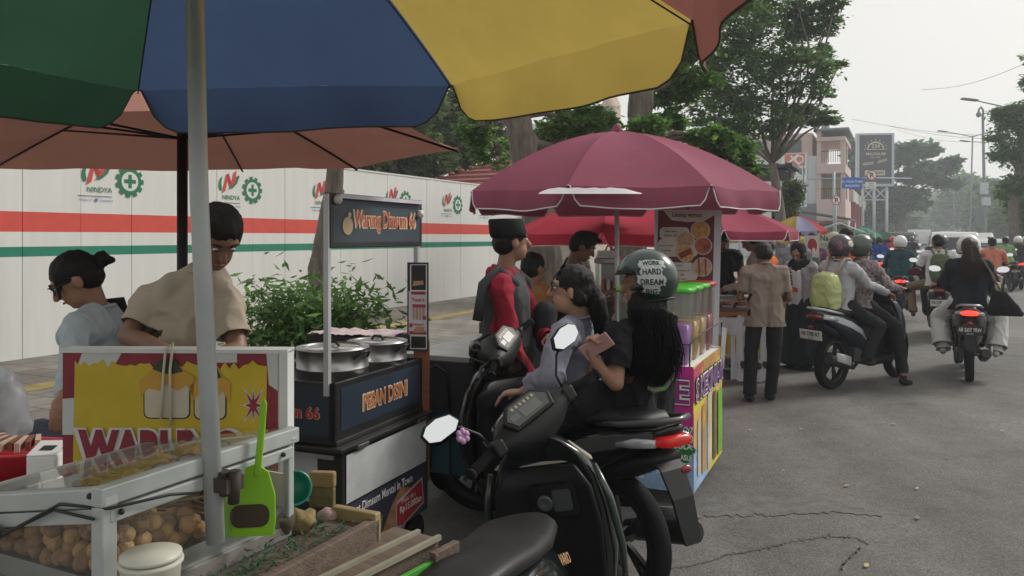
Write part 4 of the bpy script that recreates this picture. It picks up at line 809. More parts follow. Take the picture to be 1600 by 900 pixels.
# table behind at the far left with basin, tissue box and bag
ts = thing('side_table', 'small table with basin and tissue box at the left edge', 'table', P(20, 0, 2.35)*1, math.radians(5)); ts.location.z = 0
b = MB(); b.box((-.35, -.2, .88), (.2, .3, .91)); b.build('table_top', M_WOODB, ts)
for x_, y_ in ((-.33, -.18), (.16, -.18), (-.33, .26), (.16, .26)):
    b = MB(); b.box((x_, y_, 0), (x_+.03, y_+.03, .88)); b.build('leg', M_WOODB, ts)
t = thing('red_basin', 'red plastic basin holding packets beside the white tissue box', 'basin', P(30, 0, 2.3)*1, 0); t.location.z = .912
b = MB(); Q = Matrix.Scale(1.5, 4, (1, 0, 0)); b.lathe([(0, .0), (.085, 0), (.10, .075), (.108, .08), (.108, .086), (.098, .086), (.08, .01), (0, .01)], 30, M=Q); b.build('basin', M_RED, t)
for i in range(9):
    b = MB(); b.box((-.12+.02*i, -.05+.01*(i % 3), .08), (-.107+.02*i, .05, .105), M=Matrix.Rotation(.1*i-.3, 4, 'Z')); b.build('packet', mat('packet_brown' if i % 2 else 'packet_cream', (.2, .06, .04) if i % 2 else (.5, .4, .3), .5), t)
t = thing('tissue_box', 'white tissue box with a slit in its slanted lid', 'tissue box', P(72, 0, 2.2)*1, math.radians(-4)); t.location.z = .92
b = MB(); b.box((-.038, -.03, 0), (.038, .05, .085)); b.build('box', M_WHITE, t, bevel=.004); b = MB(); b.add([(-.038, -.03, .0865), (.038, -.03, .0865), (.038, .05, .108), (-.038, .05, .108)], [(0, 1, 2, 3)]); b.add([(-.018, -.005, .0945), (.018, -.005, .0945), (.022, .02, .1015), (-.015, .02, .1015)], [(0, 1, 2, 3)], 1); b.build('lid', [M_WHITE, M_TXTK], t)
t = thing('plastic_bag', 'clear plastic bag of cups at the left edge', 'plastic bag', P(4, 0, 2.5)*1, 0); t.location.z = .912
b = MB(); b.ell((0, 0, .13), (.075, .06, .15), 22, 18); o = b.build('bag', mat('cloudy_plastic', (.55, .57, .6), .25, var=.1, trans=.5), t)
for v_ in o.data.vertices: v_.co += v_.normal*.02*noise.noise(v_.co*26)+v_.normal*.01*noise.noise(v_.co*60)
b = MB(); b.lathe([(0, 0), (.05, 0), (.062, .04), (0, .041)], 20, M=TR(.03, -.03)); b.build('bowl', mat('grey_bowl', (.3, .3, .3), .5), t)

# wooden handcart with green board at the bottom
wc = thing('wooden_handcart', 'old wooden cart edge with cream strips and a green painted board', 'cart', P(690, 0, 2.06)*1, math.radians(33)); wc.location.z = 0
b = MB(); b.box((-.16, -.9, .45), (-.01, 0, .822)); b.build('side_box', M_WOODB, wc)
for x_, w in ((-.075, .006), (-.006, .006)):
    b = MB(); b.box((x_-w, -.9, .820), (x_+w, .0, .832)); b.build('edge_strip', mat('cream_strip', (.24, .225, .17), .6, var=.25), wc)
b = MB(); b.box((.015, -.8, .45), (.028, -.055, .795)); b.build('side_board', mat('green_paint', (.05, .27, .03), .6, col2=(.07, .34, .04), vscale=9), wc, bevel=.002)
b = MB(); b.box((.016, -.07, .4), (.036, .03, .815)); b.build('end_plank', M_WOODB, wc, bevel=.003)
b = MB(); b.poly([(0, 0), (.03, .05), (.05, .02), (.06, .08), (.09, .10), (.08, -.02), (.05, -.05)], face((.0295, -.22, .62), (0, 1, 0), (0, 0, 1)), .0005, 0); b.build('chipped_patch', M_WOODB, wc)

# ---------------- dimsum cart ----------------
def label_panel(parent, nm, M, x0, y0, x1, y1, m, z=.001):
    b = MB(); b.poly(rect(x0, y0, x1, y1), M, z); return b.build(nm, m, parent)
TH = math.radians(22); D0 = P(535, 0, 3.5); D0.z = 0
dc = thing('dimsum_cart', 'black and navy dimsum cart with steel steamers and an overhead sign', 'food cart', D0, TH)
M_NAVY = mat('navy_panel', (.022, .035, .055), .45, var=.2, vscale=3); M_CBLK = mat('cart_black', (.018, .018, .019), .4, var=.3, vscale=8)
b = MB(); b.box((-.62, .0, .16), (-.003, .80, .65)); b.build('lower_cabinet', M_CBLK, dc, bevel=.006)
b = MB(); b.box((-.66, -.03, .652), (.015, .83, .676)); b.box((-.60, .0, .676), (-.03, .81, .70)); b.build('ledge', M_CBLK, dc, bevel=.006)
b = MB(); b.box((-.64, -.01, .70), (-.585, .80, .956)); b.box((-.055, -.01, .70), (-.035, .80, .956)); b.box((-.64, -.01, .70), (-.035, .01, .956)); b.box((-.64, .78, .70), (-.035, .80, .956)); b.box((-.6, 0, .88), (-.05, .79, .90)); b.build('upper_tray', M_CBLK, dc, bevel=.003)
Ms = face((0, .4, 0), (0, 1, 0), (0, 0, 1)); Mf = face((-.33, 0, 0), (1, 0, 0), (0, 0, 1))
b = MB(); b.poly(rect(-.36, .735, .36, .93), Ms @ TR(0, 0, -.033), .0); b.build('side_panel', M_NAVY, dc)
b = MB(); b.poly(rect(-.28, .72, .27, .94), Mf @ TR(0, 0, .013), .0); b.build('front_panel', M_NAVY, dc)
M_ORL = mat('letter_cream', (.60, .45, .33), .6); M_ORD = mat('letter_orange_brown', (.42, .14, .04), .6); M_REDL = mat('letter_red', (.50, .05, .04), .6)
Mq = Ms @ TR(.02, .83, -.033); text('lettering', 'PESAN DISINI', dc, Mq, .085, M_ORL, w=.42, off=.06, z=.002); text('lettering', 'PESAN DISINI', dc, Mq, .072, M_ORD, w=.40, off=.02, z=.004)
Mq = Mf @ TR(.05, .82, .013); text('lettering', 'Dimsum 66', dc, Mq, .06, M_ORL, w=.35, off=.06, z=.002); text('lettering', 'Dimsum 66', dc, Mq, .053, M_REDL, w=.34, off=.02, z=.004)
b = MB(); b.poly(rect(-.37, .42, .37, .635), Ms, .001); b.build('white_side_panel', mat('scuffed_white', (.42, .44, .45), .5, col2=(.60, .62, .63), vscale=4), dc)
b = MB(); b.poly(rect(.02, .42, .2, .62), Mf, .001); b.build('white_front_panel', mat('scuffed_white', (.5, .5, .5)), dc)
b = MB(); b.poly(rect(-.39, .165, .37, .41), Ms, .001, 0); b.poly([(-.36, .17), (-.38, .24), (-.27, .36), (-.2, .25), (-.2, .17)], Ms, .003, 1); b.poly([(-.1, .17), (.02, .3), (.1, .36), (.2, .33), (.16, .17)], Ms, .003, 1)
b.poly([(-.17, .17), (-.07, .29), (-.09, .17)], Ms, .004, 3); b.poly([(.05, .17), (.05, .30), (.32, .35), (.34, .21), (.1, .16)], Ms, .005, 4); b.poly([(.06, .18), (.06, .285), (.31, .34), (.33, .22), (.11, .17)], Ms, .007, 2)
b.build('food_poster', [mat('poster_navy', (.035, .04, .07), .5, var=.3), mat('dimsum_orange', (.40, .20, .09), .6, var=.35, vscale=20), mat('badge_red', (.40, .02, .03), .5), mat('poster_yellow', (.40, .33, .10), .6), mat('badge_edge', (.5, .45, .42), .5)], dc)
text('lettering', 'Best Dimsum Mentai in Town', dc, Ms @ TR(-.06, .375), .042, M_TXTW, w=.56, z=.003, off=.015); text('lettering', 'Mulai dari', dc, Ms @ TR(.17, .29), .025, M_TXTW, z=.009); text('lettering', 'Rp15.000an', dc, Ms @ TR(.195, .245), .045, M_TXTW, w=.22, z=.009, off=.02)
for y_ in (.1, .66):
    b = MB(); b.box((-.02, y_, .645), (.018, y_+.09, .664)); b.build('hinge', M_STEEL, dc, bevel=.002)
b = MB(); b.box((-.42, -.04, .63), (-.02, -.03, .648)); b.build('drawer_edge', M_STEEL, dc)
for x_, y_ in ((-.6, .1), (-.05, .1), (-.6, .7), (-.05, .7)):
    b = MB(); b.lathe([(0, 0), (.07, 0), (.08, .01), (.08, .03), (.07, .04), (0, .04)], 20, axis='X'); w = b.build('wheel', M_RUB, dc); w.location = (x_, y_, .08)
for y_, zt_ in ((-.02, 1.79), (.79, 1.79)):
    b = MB(); b.box((-.085, y_, .9), (-.06, y_+.022, zt_)); b.build('sign_post', M_ALU, dc)
sg = MB(); sg.box((-.09, -.01, 1.55), (-.055, .83, 1.795)); sg = sg.build('sign_box', M_CBLK, dc, bevel=.004)
b = MB(); b.poly(rect(-.385, 1.575, .40, 1.765), Ms @ TR(0, 0, -.0545), .0); b.build('sign_face', mat('sign_slate', (.035, .055, .075), .5, var=.1), sg)
b = MB(); b.box((-.05, .03, 1.772), (-.03, .80, 1.79)); b.build('light_tube', mat('unlit_tube', (.55, .53, .60), .4), sg)
Mq = Ms @ TR(.06, 1.672, -.0545); text('lettering', 'Warung Dimsum 66', sg, Mq, .118, M_ORL, w=.60, off=.06, z=.002); text('lettering', 'Warung Dimsum 66', sg, Mq, .104, mat('letter_red_orange', (.48, .12, .05), .6), w=.565, off=.015, z=.004)
b = MB(); b.poly(circ(-.28, 1.65, .042, 20), Ms @ TR(0, 0, -.0545), .003); b.poly(circ(-.265, 1.70, .013, 10), Ms @ TR(0, 0, -.0545), .003); b.build('dumpling_emblem', mat('dumpling_tan', (.50, .38, .22), .6), sg)
for q in ((-.045, .03, 1.765), (-.04, .78, 1.72)):
    b = MB(); b.ell(q, .022, 14, 10); b.build('cable_clip', mat('clip_white', (.6, .6, .56), .5), sg)
def steamer(label, px, d, r, z0, hgt, m=M_STEEL):
    p = P(px, 0, d); p.z = z0; t = thing('steamer_pot', label, 'pot', p, .5, 'steel steamers on the dimsum cart')
    b = MB(); b.lathe([(0, 0), (r*.96, 0), (r, .01), (r, hgt*.48), (r*1.02, hgt*.5), (r, hgt*.52), (r, hgt), (r*1.03, hgt+.004), (r*1.03, hgt+.012), (r*.97, hgt+.012), (r*.96, hgt-.01), (0, hgt-.012)], 40); b.build('body', m, t)
    b = MB(); b.lathe([(r*.95, hgt), (r*.7, hgt+.012), (r*.3, hgt+.016), (0, hgt+.017)], 30); b.build('lid', glass('lid_glass', (.85, .87, .87), 1.8, .25), t)
    b = MB(); b.lathe([(r*.93, hgt+.006), (r*.95, hgt+.012), (r*.9, hgt+.016), (r*.88, hgt+.008)], 30); b.build('lid_rim', M_STEEL, t)
    for s in (-1, 1):
        b = MB(); b.tube([(s*r, -.05, hgt-.03), (s*(r+.03), -.03, hgt+.0), (s*(r+.03), .03, hgt+.0), (s*r, .05, hgt-.03)], .006, 8); b.build('handle', M_DARKM, t)
    b = MB(); b.tube([(-.04, 0, hgt+.014), (-.02, 0, hgt+.035), (.02, 0, hgt+.035), (.04, 0, hgt+.014)], .006, 8); b.build('lid_handle', M_BLACKP, t); return t
steamer('large near steel steamer beside the thin sign post', 520, 3.82, .168, .90, .165); steamer('second steel steamer behind the first', 590, 4.12, .150, .90, .155)
t = thing('cloth_tray', 'pink and white cloth lying on a tray behind the steamers', 'cloth', P(560, 0, 4.45)*1, TH); t.location.z = 1.02
b = MB(); b.box((-.26, -.12, 0), (.26, .14, .04)); b.build('tray', M_DARKM, t); b = MB(); v = []
for i in range(30):
    for j in range(14): x, y = -.25+.5*i/29, -.13+.26*j/13; v.append((x, y, .05+.018*noise.noise(Vector((x*14, y*14, 1)))+.008*noise.noise(Vector((x*50, y*50, 1)))))
b.add(v, [(i*14+j, (i+1)*14+j, (i+1)*14+j+1, i*14+j+1) for i in range(29) for j in range(13)], 0, True); b.build('cloth', mat('pink_white_cloth', (.55, .36, .38), .9, col2=(.62, .60, .60), vscale=22), t)
mb_ = thing('menu_stand', 'narrow menu board on an orange wooden upright at the end of the dimsum cart', 'menu board', P(655, 0, 4.25)*1, math.radians(8)); mb_.location.z = 0
zM = lambda y: CAMH+(370-y)/F*4.25
b = MB(); b.box((-.03, 0, .3), (.05, .03, zM(532))); b.build('upright', mat('orange_wood', (.28, .10, .05), .7, var=.25, scl=(1, 1, 8)), mb_, bevel=.002)
b = MB(); b.box((-.062, -.012, zM(548)), (.052, .0, zM(410))); b.build('board', mat('board_black', (.03, .03, .035), .5), mb_)
Mq = face((-.002, -.0125, zM(479)), (1, 0, 0), (0, 0, 1)); k4 = 4.25/F
b = MB(); b.poly(rect(-13*k4, -66*k4, 14*k4, 66*k4), Mq, .001, 1); b.poly(rect(-11*k4, 26*k4, 12.5*k4, 65*k4), Mq, .002, 0); b.poly(rect(-15*k4, -44*k4, 14*k4, 24*k4), Mq, .003, 2); b.poly(rect(-11*k4, 19*k4, 12*k4, 24*k4), Mq, .004, 3)
for i in range(4): b.poly(rect((-9+i*5.2)*k4, -20*k4, (-5+i*5.2)*k4, 1*k4), Mq, .004, 4 if i % 2 else 5)
b.poly(rect(-9*k4, -1*k4, 12*k4, 4*k4), Mq, .005, 3); b.poly(rect(8*k4, -20*k4, 13*k4, -14*k4), Mq, .006, 3); b.poly(rect(-14*k4, -32*k4, -9*k4, -26*k4), Mq, .004, 3); b.poly(rect(-14*k4, -43*k4, 13*k4, -38*k4), Mq, .004, 3)
b.poly([(-8*k4, -40*k4), (-4*k4, -31*k4), (10*k4, -31*k4), (10*k4, -40*k4)], Mq, .005, 4); b.poly([(-9*k4, 32*k4), (-7*k4, 40*k4), (8*k4, 41*k4), (9*k4, 35*k4)], Mq, .004, 4); b.poly(rect(-11*k4, -64*k4, 12.5*k4, -46*k4), Mq, .004, 0)
b.build('menu_print', [M_CBLK, M_TXTW, mat('paper_lilac', (.60, .57, .63), .6), mat('menu_dark_red', (.35, .04, .06), .6), mat('menu_tan', (.45, .28, .16), .6), mat('menu_pink', (.50, .30, .30), .6)], mb_)
text('lettering', "Tom's", mb_, Mq @ TR(0, 11*k4), .022, M_REDL, z=.006, off=.02); text('lettering', 'Dimsum', mb_, Mq @ TR(0, -27*k4), .014, M_REDL, z=.006, off=.02)
# blue and metal cart behind
bc = thing('metal_cart', 'empty cart with a scratched steel top, dark walls and blue sides', 'cart', P(738, 0, 4.45)*1, math.radians(24)); bc.location.z = 0
M_BLUE = mat('teal_blue_paint', (.03, .11, .15), .5, col2=(.05, .15, .20), vscale=5)
b = MB(); b.box((-.46, 0, .88), (.0, 1.05, .925)); b.build('steel_top', mat('worn_galvanised', (.36, .37, .36), .5, metal=.35, col2=(.58, .59, .57), vscale=7), bc)
for lo, hi in (((.0, -.02, .62), (.022, 1.08, .99)), ((-.48, 1.05, .62), (.0, 1.075, 1.0)), ((-.48, -.02, .62), (.0, -.001, .90))):
    b = MB(); b.box(lo, hi); b.build('side_wall', mat('dark_slate_wall', (.03, .034, .04), .6, var=.3), bc, bevel=.004)
b = MB(); b.poly([(-.05, 0), (-.02, .10), (0, .10), (-.03, 0)], face((.0235, .5, .82), (0, 1, 0), (0, 0, 1)), 0); b.poly([(.02, .02), (.05, .12), (.07, .12), (.04, .02)], face((.0235, .5, .82), (0, 1, 0), (0, 0, 1)), 0); b.build('scratch_mark', M_TXTW, bc)
b = MB(); b.box((-.5, .02, .25), (-.03, 1.0, .62)); b.build('blue_body', M_BLUE, bc, bevel=.01)
b = MB()
for i in range(4): b.box((-.02-.13*i, .004, .26), (-.012-.13*i, .02, .62))
b.build('seam', M_TXTK, bc)
for pts in (((-.50, -.03, .86), (-.44, -.10, .93), (-.36, -.10, .93), (-.33, -.05, .86), (-.36, -.06, .80), (-.48, -.04, .80)), ((-.28, -.03, .60), (-.27, -.05, .84), (-.2, -.06, .88), (-.13, -.05, .84), (-.12, -.03, .60))):
    b = MB(); b.tube(pts, .009, 8); b.build('tube_handle', M_BLACKP, bc)
for s in (-.42, -.05):
    b = MB(); b.lathe([(.2, -.015), (.24, -.02), (.25, 0), (.24, .02), (.2, .015)], 30, axis='X'); w = b.build('wheel', M_RUB, bc); w.location = (s, .5, .25)

# ---------------- drinks stall ----------------
ds = thing('drinks_stall', 'magenta and yellow drinks stall box with a big letter E', 'drinks stall', P(1083, 0, 4.7)*1, math.radians(24)); ds.location.z = 0
ZT = .835
b = MB(); b.box((-.50, 0, .09), (0, 1.0, ZT-.004)); b.build('box', M_WHITE, ds)
Mf = face((0, -.001, 0), (1, 0, 0), (0, 0, 1)); Ms = face((.001, 0, 0), (0, 1, 0), (0, 0, 1))
def wavy(x0, x1, y0, y1, n=14, a=.012, sd=1): r_ = random.Random(sd); return [(x0, y0), (x1, y0)]+[(x1+(x0-x1)*i/n, y1+a*math.sin(i*1.9+sd)) for i in range(n+1)]
b = MB(); b.poly(rect(-.50, .09, 0, ZT), Mf, .001, 0); b.poly(wavy(-.5, 0, .09, .30, sd=2), Mf, .002, 1)
for i in range(26): r_ = random.Random(i); x, y = r_.uniform(-.46, -.03), r_.uniform(.12, .27); b.poly([(x, y), (x+r_.uniform(.01, .04), y+.01), (x+.02, y+r_.uniform(.02, .05)), (x-.01, y+.025)], Mf, .003, 3 if i % 3 else 4)
gc = [];  
for i in range(36): a = 2*math.pi*i/36; r = 1+.16*math.sin(5*a+.6); gc.append((-.075+.085*r*math.cos(a), .335+.072*r*math.sin(a)))
b.poly(gc, Mf, .0045, 3); b.poly([(-.075+(x+.075)*.92, .335+(y-.335)*.92) for x, y in gc], Mf, .006, 2); b.build('front_banner', [mat('print_magenta', (.52, .03, .27), .55, var=.1), mat('print_ice_blue', (.28, .42, .62), .55, var=.3, vscale=14), mat('print_leaf_green', (.01, .20, .04), .55, var=.2), mat('print_pale', (.55, .66, .72), .5), mat('print_deep_blue', (.08, .16, .40), .5)], ds)
M_PUR = mat('print_purple', (.16, .03, .22), .5)
def outl(s, M, h_, w, m, base, sh=0.):
    text('lettering', s, base, M, h_*1.20, M_TXTK, w=w*1.10, off=.10, z=.006); text('lettering', s, base, M, h_*1.12, M_TXTW, w=w*1.06, off=.075, z=.009); text('lettering', s, base, M, h_, m, w=w, off=.02, z=.012)
outl('E', Mf @ TR(-.062, .683), .135, .085, mat('letter_magenta_purple', (.28, .03, .20), .5), ds)
text('lettering', '100%', ds, Mf @ TR(-.08, .435), .095, M_TXTW, w=.17, off=.07, z=.008); text('lettering', '100%', ds, Mf @ TR(-.08, .435), .08, mat('print_leaf_green', (0, 0, 0)), w=.155, off=.015, z=.010); text('lettering', 'GULA', ds, Mf @ TR(-.062, .365), .033, M_TXTW, w=.12, off=.03, z=.010); text('lettering', 'ASLI', ds, Mf @ TR(-.045, .30), .033, M_TXTW, w=.06, off=.03, z=.010)
b = MB(); b.poly(rect(0, .09, 1.0, ZT), Ms, .001, 0); b.poly(wavy(0, .45, .09, .42, sd=3), Ms, .002, 1); b.poly([(.0, .56), (.0, .30), (.25, .42), (.5, .54), (1, .56), (1, .60)], Ms, .0025, 2)
for x0, x1, y0, y1, mi in ((.10, .20, .16, .50, 3), (.24, .36, .14, .56, 4), (.42, .56, .12, .60, 3), (.62, .74, .13, .58, 5), (.80, .96, .12, .56, 6)): b.poly(rrect(x0, y0, x1, y1, .03), Ms, .004+.001*mi, mi)
b.poly([(0, .62), (0, .82), (.3, .835), (.2, .70)], Ms, .003, 7); b.poly([(.3, .7), (.3, .835), (1, .835), (1, .80)], Ms, .0035, 4)
b.build('side_banner', [mat('print_lemon', (.60, .52, .03), .55, var=.12), mat('print_ice_blue', (0, 0, 0)), mat('print_orange_wash', (.60, .38, .12), .55, var=.25), mat('print_glass', (.50, .48, .38), .5, var=.3), mat('print_amber', (.45, .25, .08), .5, var=.3), mat('print_brown', (.15, .09, .07), .5, var=.3), mat('print_lime', (.16, .42, .03), .5, var=.3), mat('print_coral', (.48, .07, .12), .5)], ds)
text('lettering', 'S KEKINIAN', ds, Ms @ TR(.51, .685), .165, M_TXTK, w=.97, off=.09, z=.010); text('lettering', 'S KEKINIAN', ds, Ms @ TR(.51, .685), .15, M_TXTW, w=.95, off=.05, z=.012); text('lettering', 'S KEKINIAN', ds, Ms @ TR(.51, .685), .13, M_PUR, w=.93, off=.01, z=.014)
cols = [((.36, .12, .45), 'purple'), ((.60, .32, .03), 'yellow orange'), ((.55, .35, .18), 'peach'), ((.12, .28, .05), 'green'), ((.38, .02, .06), 'dark red')]
M_TUB = glass('tub_plastic', (.93, .95, .93), 1.0, .09); M_GLID = mat('lime_lid', (.10, .55, .05), .35, trans=.3); M_RLID = mat('red_lid', (.55, .03, .07), .35, trans=.2)
def tub(x, y, col, cname, lidm, lname, label):
    p = Vector(ds.location); c_, s_ = math.cos(math.radians(24)), math.sin(math.radians(24)); p = p+Vector((x*c_+y*s_, -x*s_+y*c_, 0)); p.z = ZT
    t = thing('drink_tub', label, 'drink container', p, math.radians(24), 'tall drink tubs on the stall')
    def sq(r, z): return [(r*x_/1.0, r*y_/1.0, z) for x_, y_ in rrect(-1, -1, 1, 1, .45, 4)]
    b = MB(); b.loft([sq(.085, 0), sq(.088, .01), sq(.105, .44)], caps=False); b.build('wall', M_TUB, t)
    b = MB(); b.loft([sq(.082, .004), sq(.093, .235)]); b.build('drink', mat('juice_'+cname.replace(' ', '_'), col, .3, var=.25, vscale=14, trans=.3), t)
    b = MB(); b.loft([sq(.112, .43), sq(.115, .44), sq(.113, .455), sq(.08, .462), sq(.02, .466)]); b.build('lid', lidm, t)
for i in range(4):
    tub(-.13, .12+.235*i, *cols[i if i < 3 else 4], M_GLID if i < 3 else M_RLID, '', 'tub of %s drink under a %s lid, %s in the row nearest the road' % (cols[i if i < 3 else 4][1], 'green' if i < 3 else 'red', ('first', 'second', 'third', 'farthest')[i]))
    tub(-.37, .12+.235*i, *cols[(i+3) % 5], M_GLID if i < 2 else M_RLID, '', 'tub of %s drink under a %s lid, %s in the inner row' % (cols[(i+3) % 5][1], 'green' if i < 2 else 'red', ('first', 'second', 'third', 'farthest')[i]))
b = MB(); b.tube([(-.02, .0, ZT), (-.02, .0, ZT+.13), (.0, .25, ZT+.17), (.0, 1.0, ZT+.17), (.0, 1.0, ZT)], .005, 6); b.tube([(-.2, -.0, ZT), (-.2, 0, ZT+.13), (-.02, 0, ZT+.13)], .005, 6); b.build('wire_rail', M_TXTK, ds)
b = MB(); b.add([(.006, .9, ZT-.18), (.012, 1.02, ZT-.16), (.03, 1.04, ZT+.12), (.01, .95, ZT+.14)], [(0, 1, 2, 3)], 0, True); b.build('hanging_film', mat('cloudy_plastic', (0, 0, 0)), ds)

# food banner
fbn = thing('food_banner', 'maroon and white hanging menu banner headed Umma gemoy', 'banner', P(1075, 0, 6.5)*1, math.radians(4)); fbn.location.z = 0
k6 = 6.5/F; zc6 = CAMH+(370-392)*k6; Mq = face((0, 0, zc6), (1, 0, 0), (0, 0, 1)); q = lambda x, y: ((x-1075)*k6, (392-y)*k6)
b = MB(); b.poly([q(*p) for p in ((1023, 328), (1127, 328), (1120, 600), (1022, 600))][::-1], Mq, 0, 0, .006); b.build('banner_sheet', mat('banner_white', (.55, .56, .60), .7, var=.06), fbn)
b = MB(); b.poly([q(*p) for p in ((1029, 329), (1116, 329), (1110, 560), (1024, 560))][::-1], Mq, .002, 0)
b.poly([q(*p) for p in ((1037, 329), (1116, 329), (1116, 336), (1100, 345), (1075, 347), (1050, 344), (1044, 338))][::-1], Mq, .003, 1)
for r in ((1031, 355, 1077, 374), (1028, 374, 1090, 401), (1046, 410, 1085, 444)): b.poly([q(*p) for p in rrect(*r, 7)][::-1], Mq, .004, 1)
b.poly([q(*p) for p in ((1083, 410), (1100, 415), (1084, 442))], Mq, .0045, 1)
for i, (x, y, r) in enumerate(((1094, 360, 15), (1071, 375, 13.5), (1098, 384, 14), (1071, 396, 13.5), (1097, 417, 15))):
    b.poly([q(*p) for p in circ(x, y, r, 26)][::-1], Mq, .005+.002*i, 1); b.poly([q(*p) for p in circ(x, y, r-1.3, 26)][::-1], Mq, .006+.002*i, 2+(i % 3))
for i, pts in enumerate((((1060, 396), (1078, 388), (1081, 396), (1064, 404)), ((1098, 384), (1108, 380), (1107, 388), (1100, 392)), ((1090, 404), (1092, 404), (1093, 430), (1091, 430)), ((1100, 404), (1102, 404), (1103, 430), (1101, 430)))): b.poly([q(*p) for p in pts][::-1], Mq, .017, 5)
b.build('banner_print', [mat('print_wine', (.13, .015, .025), .6, var=.1), mat('print_bone', (.55, .52, .46), .6), mat('fried_gold', (.50, .27, .08), .6, var=.4, vscale=40), mat('roast_tan', (.45, .28, .17), .6, var=.4, vscale=40), mat('sausage_red', (.42, .10, .05), .6, var=.3, vscale=30), mat('sausage_brown', (.20, .05, .03), .6)], fbn)
for s, x, y, h_, w in (('Umma gemoy', 1073, 337, 9, 46), ('New menu', 1048, 361, 3.2, 18), ('Chicken roll', 1047, 368, 3.2, 20), ('Harga mulai', 1041, 384, 3.2, 21), ('5 ribuan', 1041, 391, 3.2, 14), ('Open 10.00', 1058, 415, 3, 16), ('Kripik Ayam 10', 1064, 423, 3.4, 26), ('Sosis 10k', 1060, 429, 3.4, 18), ('Lumpia udang', 1062, 436, 3.2, 20)):
    text('lettering', s, fbn, Mq @ TR(*q(x, y)), h_*k6, mat('print_wine', (0, 0, 0)) if y < 340 else M_TXTK, w=w*k6, z=.02, off=.02)
b = MB(); b.box((-.01, .01, 0), (.01, .03, zc6+.4)); b.build('stand', M_DARKM, fbn)

# snack table with yellow and white cloth
st = thing('snack_stall', 'snack table with orange fried trays and a yellow and white cloth skirt', 'food stall', P(1160, 0, 8.9)*1, math.radians(10)); st.location.z = 0
k8 = 8.9/F; zs = lambda y: CAMH+(370-y)*k8; xs = lambda x: (x-1160)*k8
b = MB(); b.box((xs(1108), 0, zs(482)-.05), (xs(1202), 1.0, zs(482))); b.build('table_top', M_WOODB, st)
for x_, y_ in ((xs(1110), .02), (xs(1198), .02), (xs(1110), .95), (xs(1198), .95)):
    b = MB(); b.box((x_-.012, y_, 0), (x_+.012, y_+.025, zs(484))); b.build('leg', M_DARKM, st)
Mq = face((0, -.02, 0), (1, 0, 0), (0, 0, 1)); b = MB()
def drape(x0, x1, y0, y1, mi, dz, n=18):
    v = []
    for i in range(n+1):
        x = xs(x0+(x1-x0)*i/n); w = .012*math.sin(i*1.3)
        v += [(x, -.02-dz, zs(y0)), (x, -.035-dz+w, (zs(y0)+zs(y1))/2), (x+.004*math.sin(i), -.03-dz+w*1.6, zs(y1)+.012*math.sin(i*.9))]
    b.add(v, [(3*i+k, 3*i+3+k, 3*i+4+k, 3*i+1+k) for i in range(n) for k in (0, 1)], mi, True)
drape(1108, 1202, 488, 494, 2, 0); drape(1110, 1186, 496, 524, 1, .002); drape(1112, 1150, 508, 552, 0, -.006); drape(1142, 1202, 505, 594, 1, .006); drape(1163, 1186, 500, 560, 0, .016); drape(1152, 1196, 563, 574, 3, .022)
b.build('cloth_skirt', [mat('cloth_ochre', (.45, .30, .06), .8, var=.15), mat('cloth_white', (.52, .53, .56), .8, var=.06), mat('cloth_orange', (.30, .12, .03), .8), M_CBLK], st)
b = MB(); b.box((xs(1112), .1, zs(570)-.02), (xs(1196), .9, zs(570))); b.build('lower_shelf', M_WOODB, st)
for i in range(3):
    p = Vector(st.location)+Vector((xs(1122+22*i), .25-.02*i, 0)); p.z = zs(482); t = thing('food_tray', 'tray of orange fried food, %s on the snack table' % ('leftmost', 'middle', 'rightmost')[i], 'tray', p, math.radians(10), 'fried food trays on the snack table')
    b = MB(); b.box((-.06, -.1, .0), (.065, .25, .02)); b.build('tray', M_STEEL, t, bevel=.004); b = MB(); r_ = random.Random(i)
    for j in range(34): b.ell((r_.uniform(-.05, .055), r_.uniform(-.08, .23), .03+r_.uniform(0, .025)), (.018, .014, .012), 8, 6)
    b.build('fried_food', mat('fried_orange', (.50, .17, .04), .6, var=.4, vscale=30), t)
t = thing('glass_display', 'low clear display cover standing on the snack table', 'display case', Vector(st.location)+Vector((-.05, .3, zs(482)+.001)), math.radians(10))
b = MB(); b.box((-.26, -.15, .06), (.27, .3, .11)); b.build('cover', glass('display_glass', (.85, .87, .9), 1.2, .25), t)
b = MB()
for x_ in (-.26, .27):
    for y_ in (-.15, .3): b.box((x_-.006, y_-.006, 0), (x_+.006, y_+.006, .11))
b.build('frame', M_ALU, t)
# food warmer behind the helmeted woman
fw = thing('food_warmer', 'steel and glass food warmer under the umbrellas', 'display case', P(968, 0, 6.9)*1, math.radians(12)); fw.location.z = 0
k7 = 6.9/F; zw = lambda y: CAMH+(370-y)*k7
b = MB(); b.box((-.28, 0, 0), (.24, .5, zw(470))); b.build('counter', M_CBLK, fw); b = MB(); b.box((-.22, 0, zw(412)), (.24, .45, zw(404))); b.build('steel_top', M_STEEL, fw, bevel=.006)
b = MB(); b.box((-.21, .01, zw(470)), (.23, .44, zw(413))); b.build('glass_front', M_CLR, fw); b = MB(); b.box((-.2, .43, zw(470)), (.23, .45, zw(413))); b.build('back_panel', M_STEEL, fw)
for i in range(7):
    b = MB(); b.box((-.17+.05*i, .1, zw(466)), (-.14+.05*i, .35, zw(440)+.01*(i % 2))); b.build('snack_bag', mat('packet_stripe' if i % 2 else 'packet_red', (.55, .5, .45) if i % 2 else (.4, .08, .05), .5), fw)
t = thing('takeaway_boxes', 'white takeaway boxes with a red scrap on top of the food warmer', 'boxes', P(949, 0, 7.1)*1, 0); t.location.z = zw(404)+.001
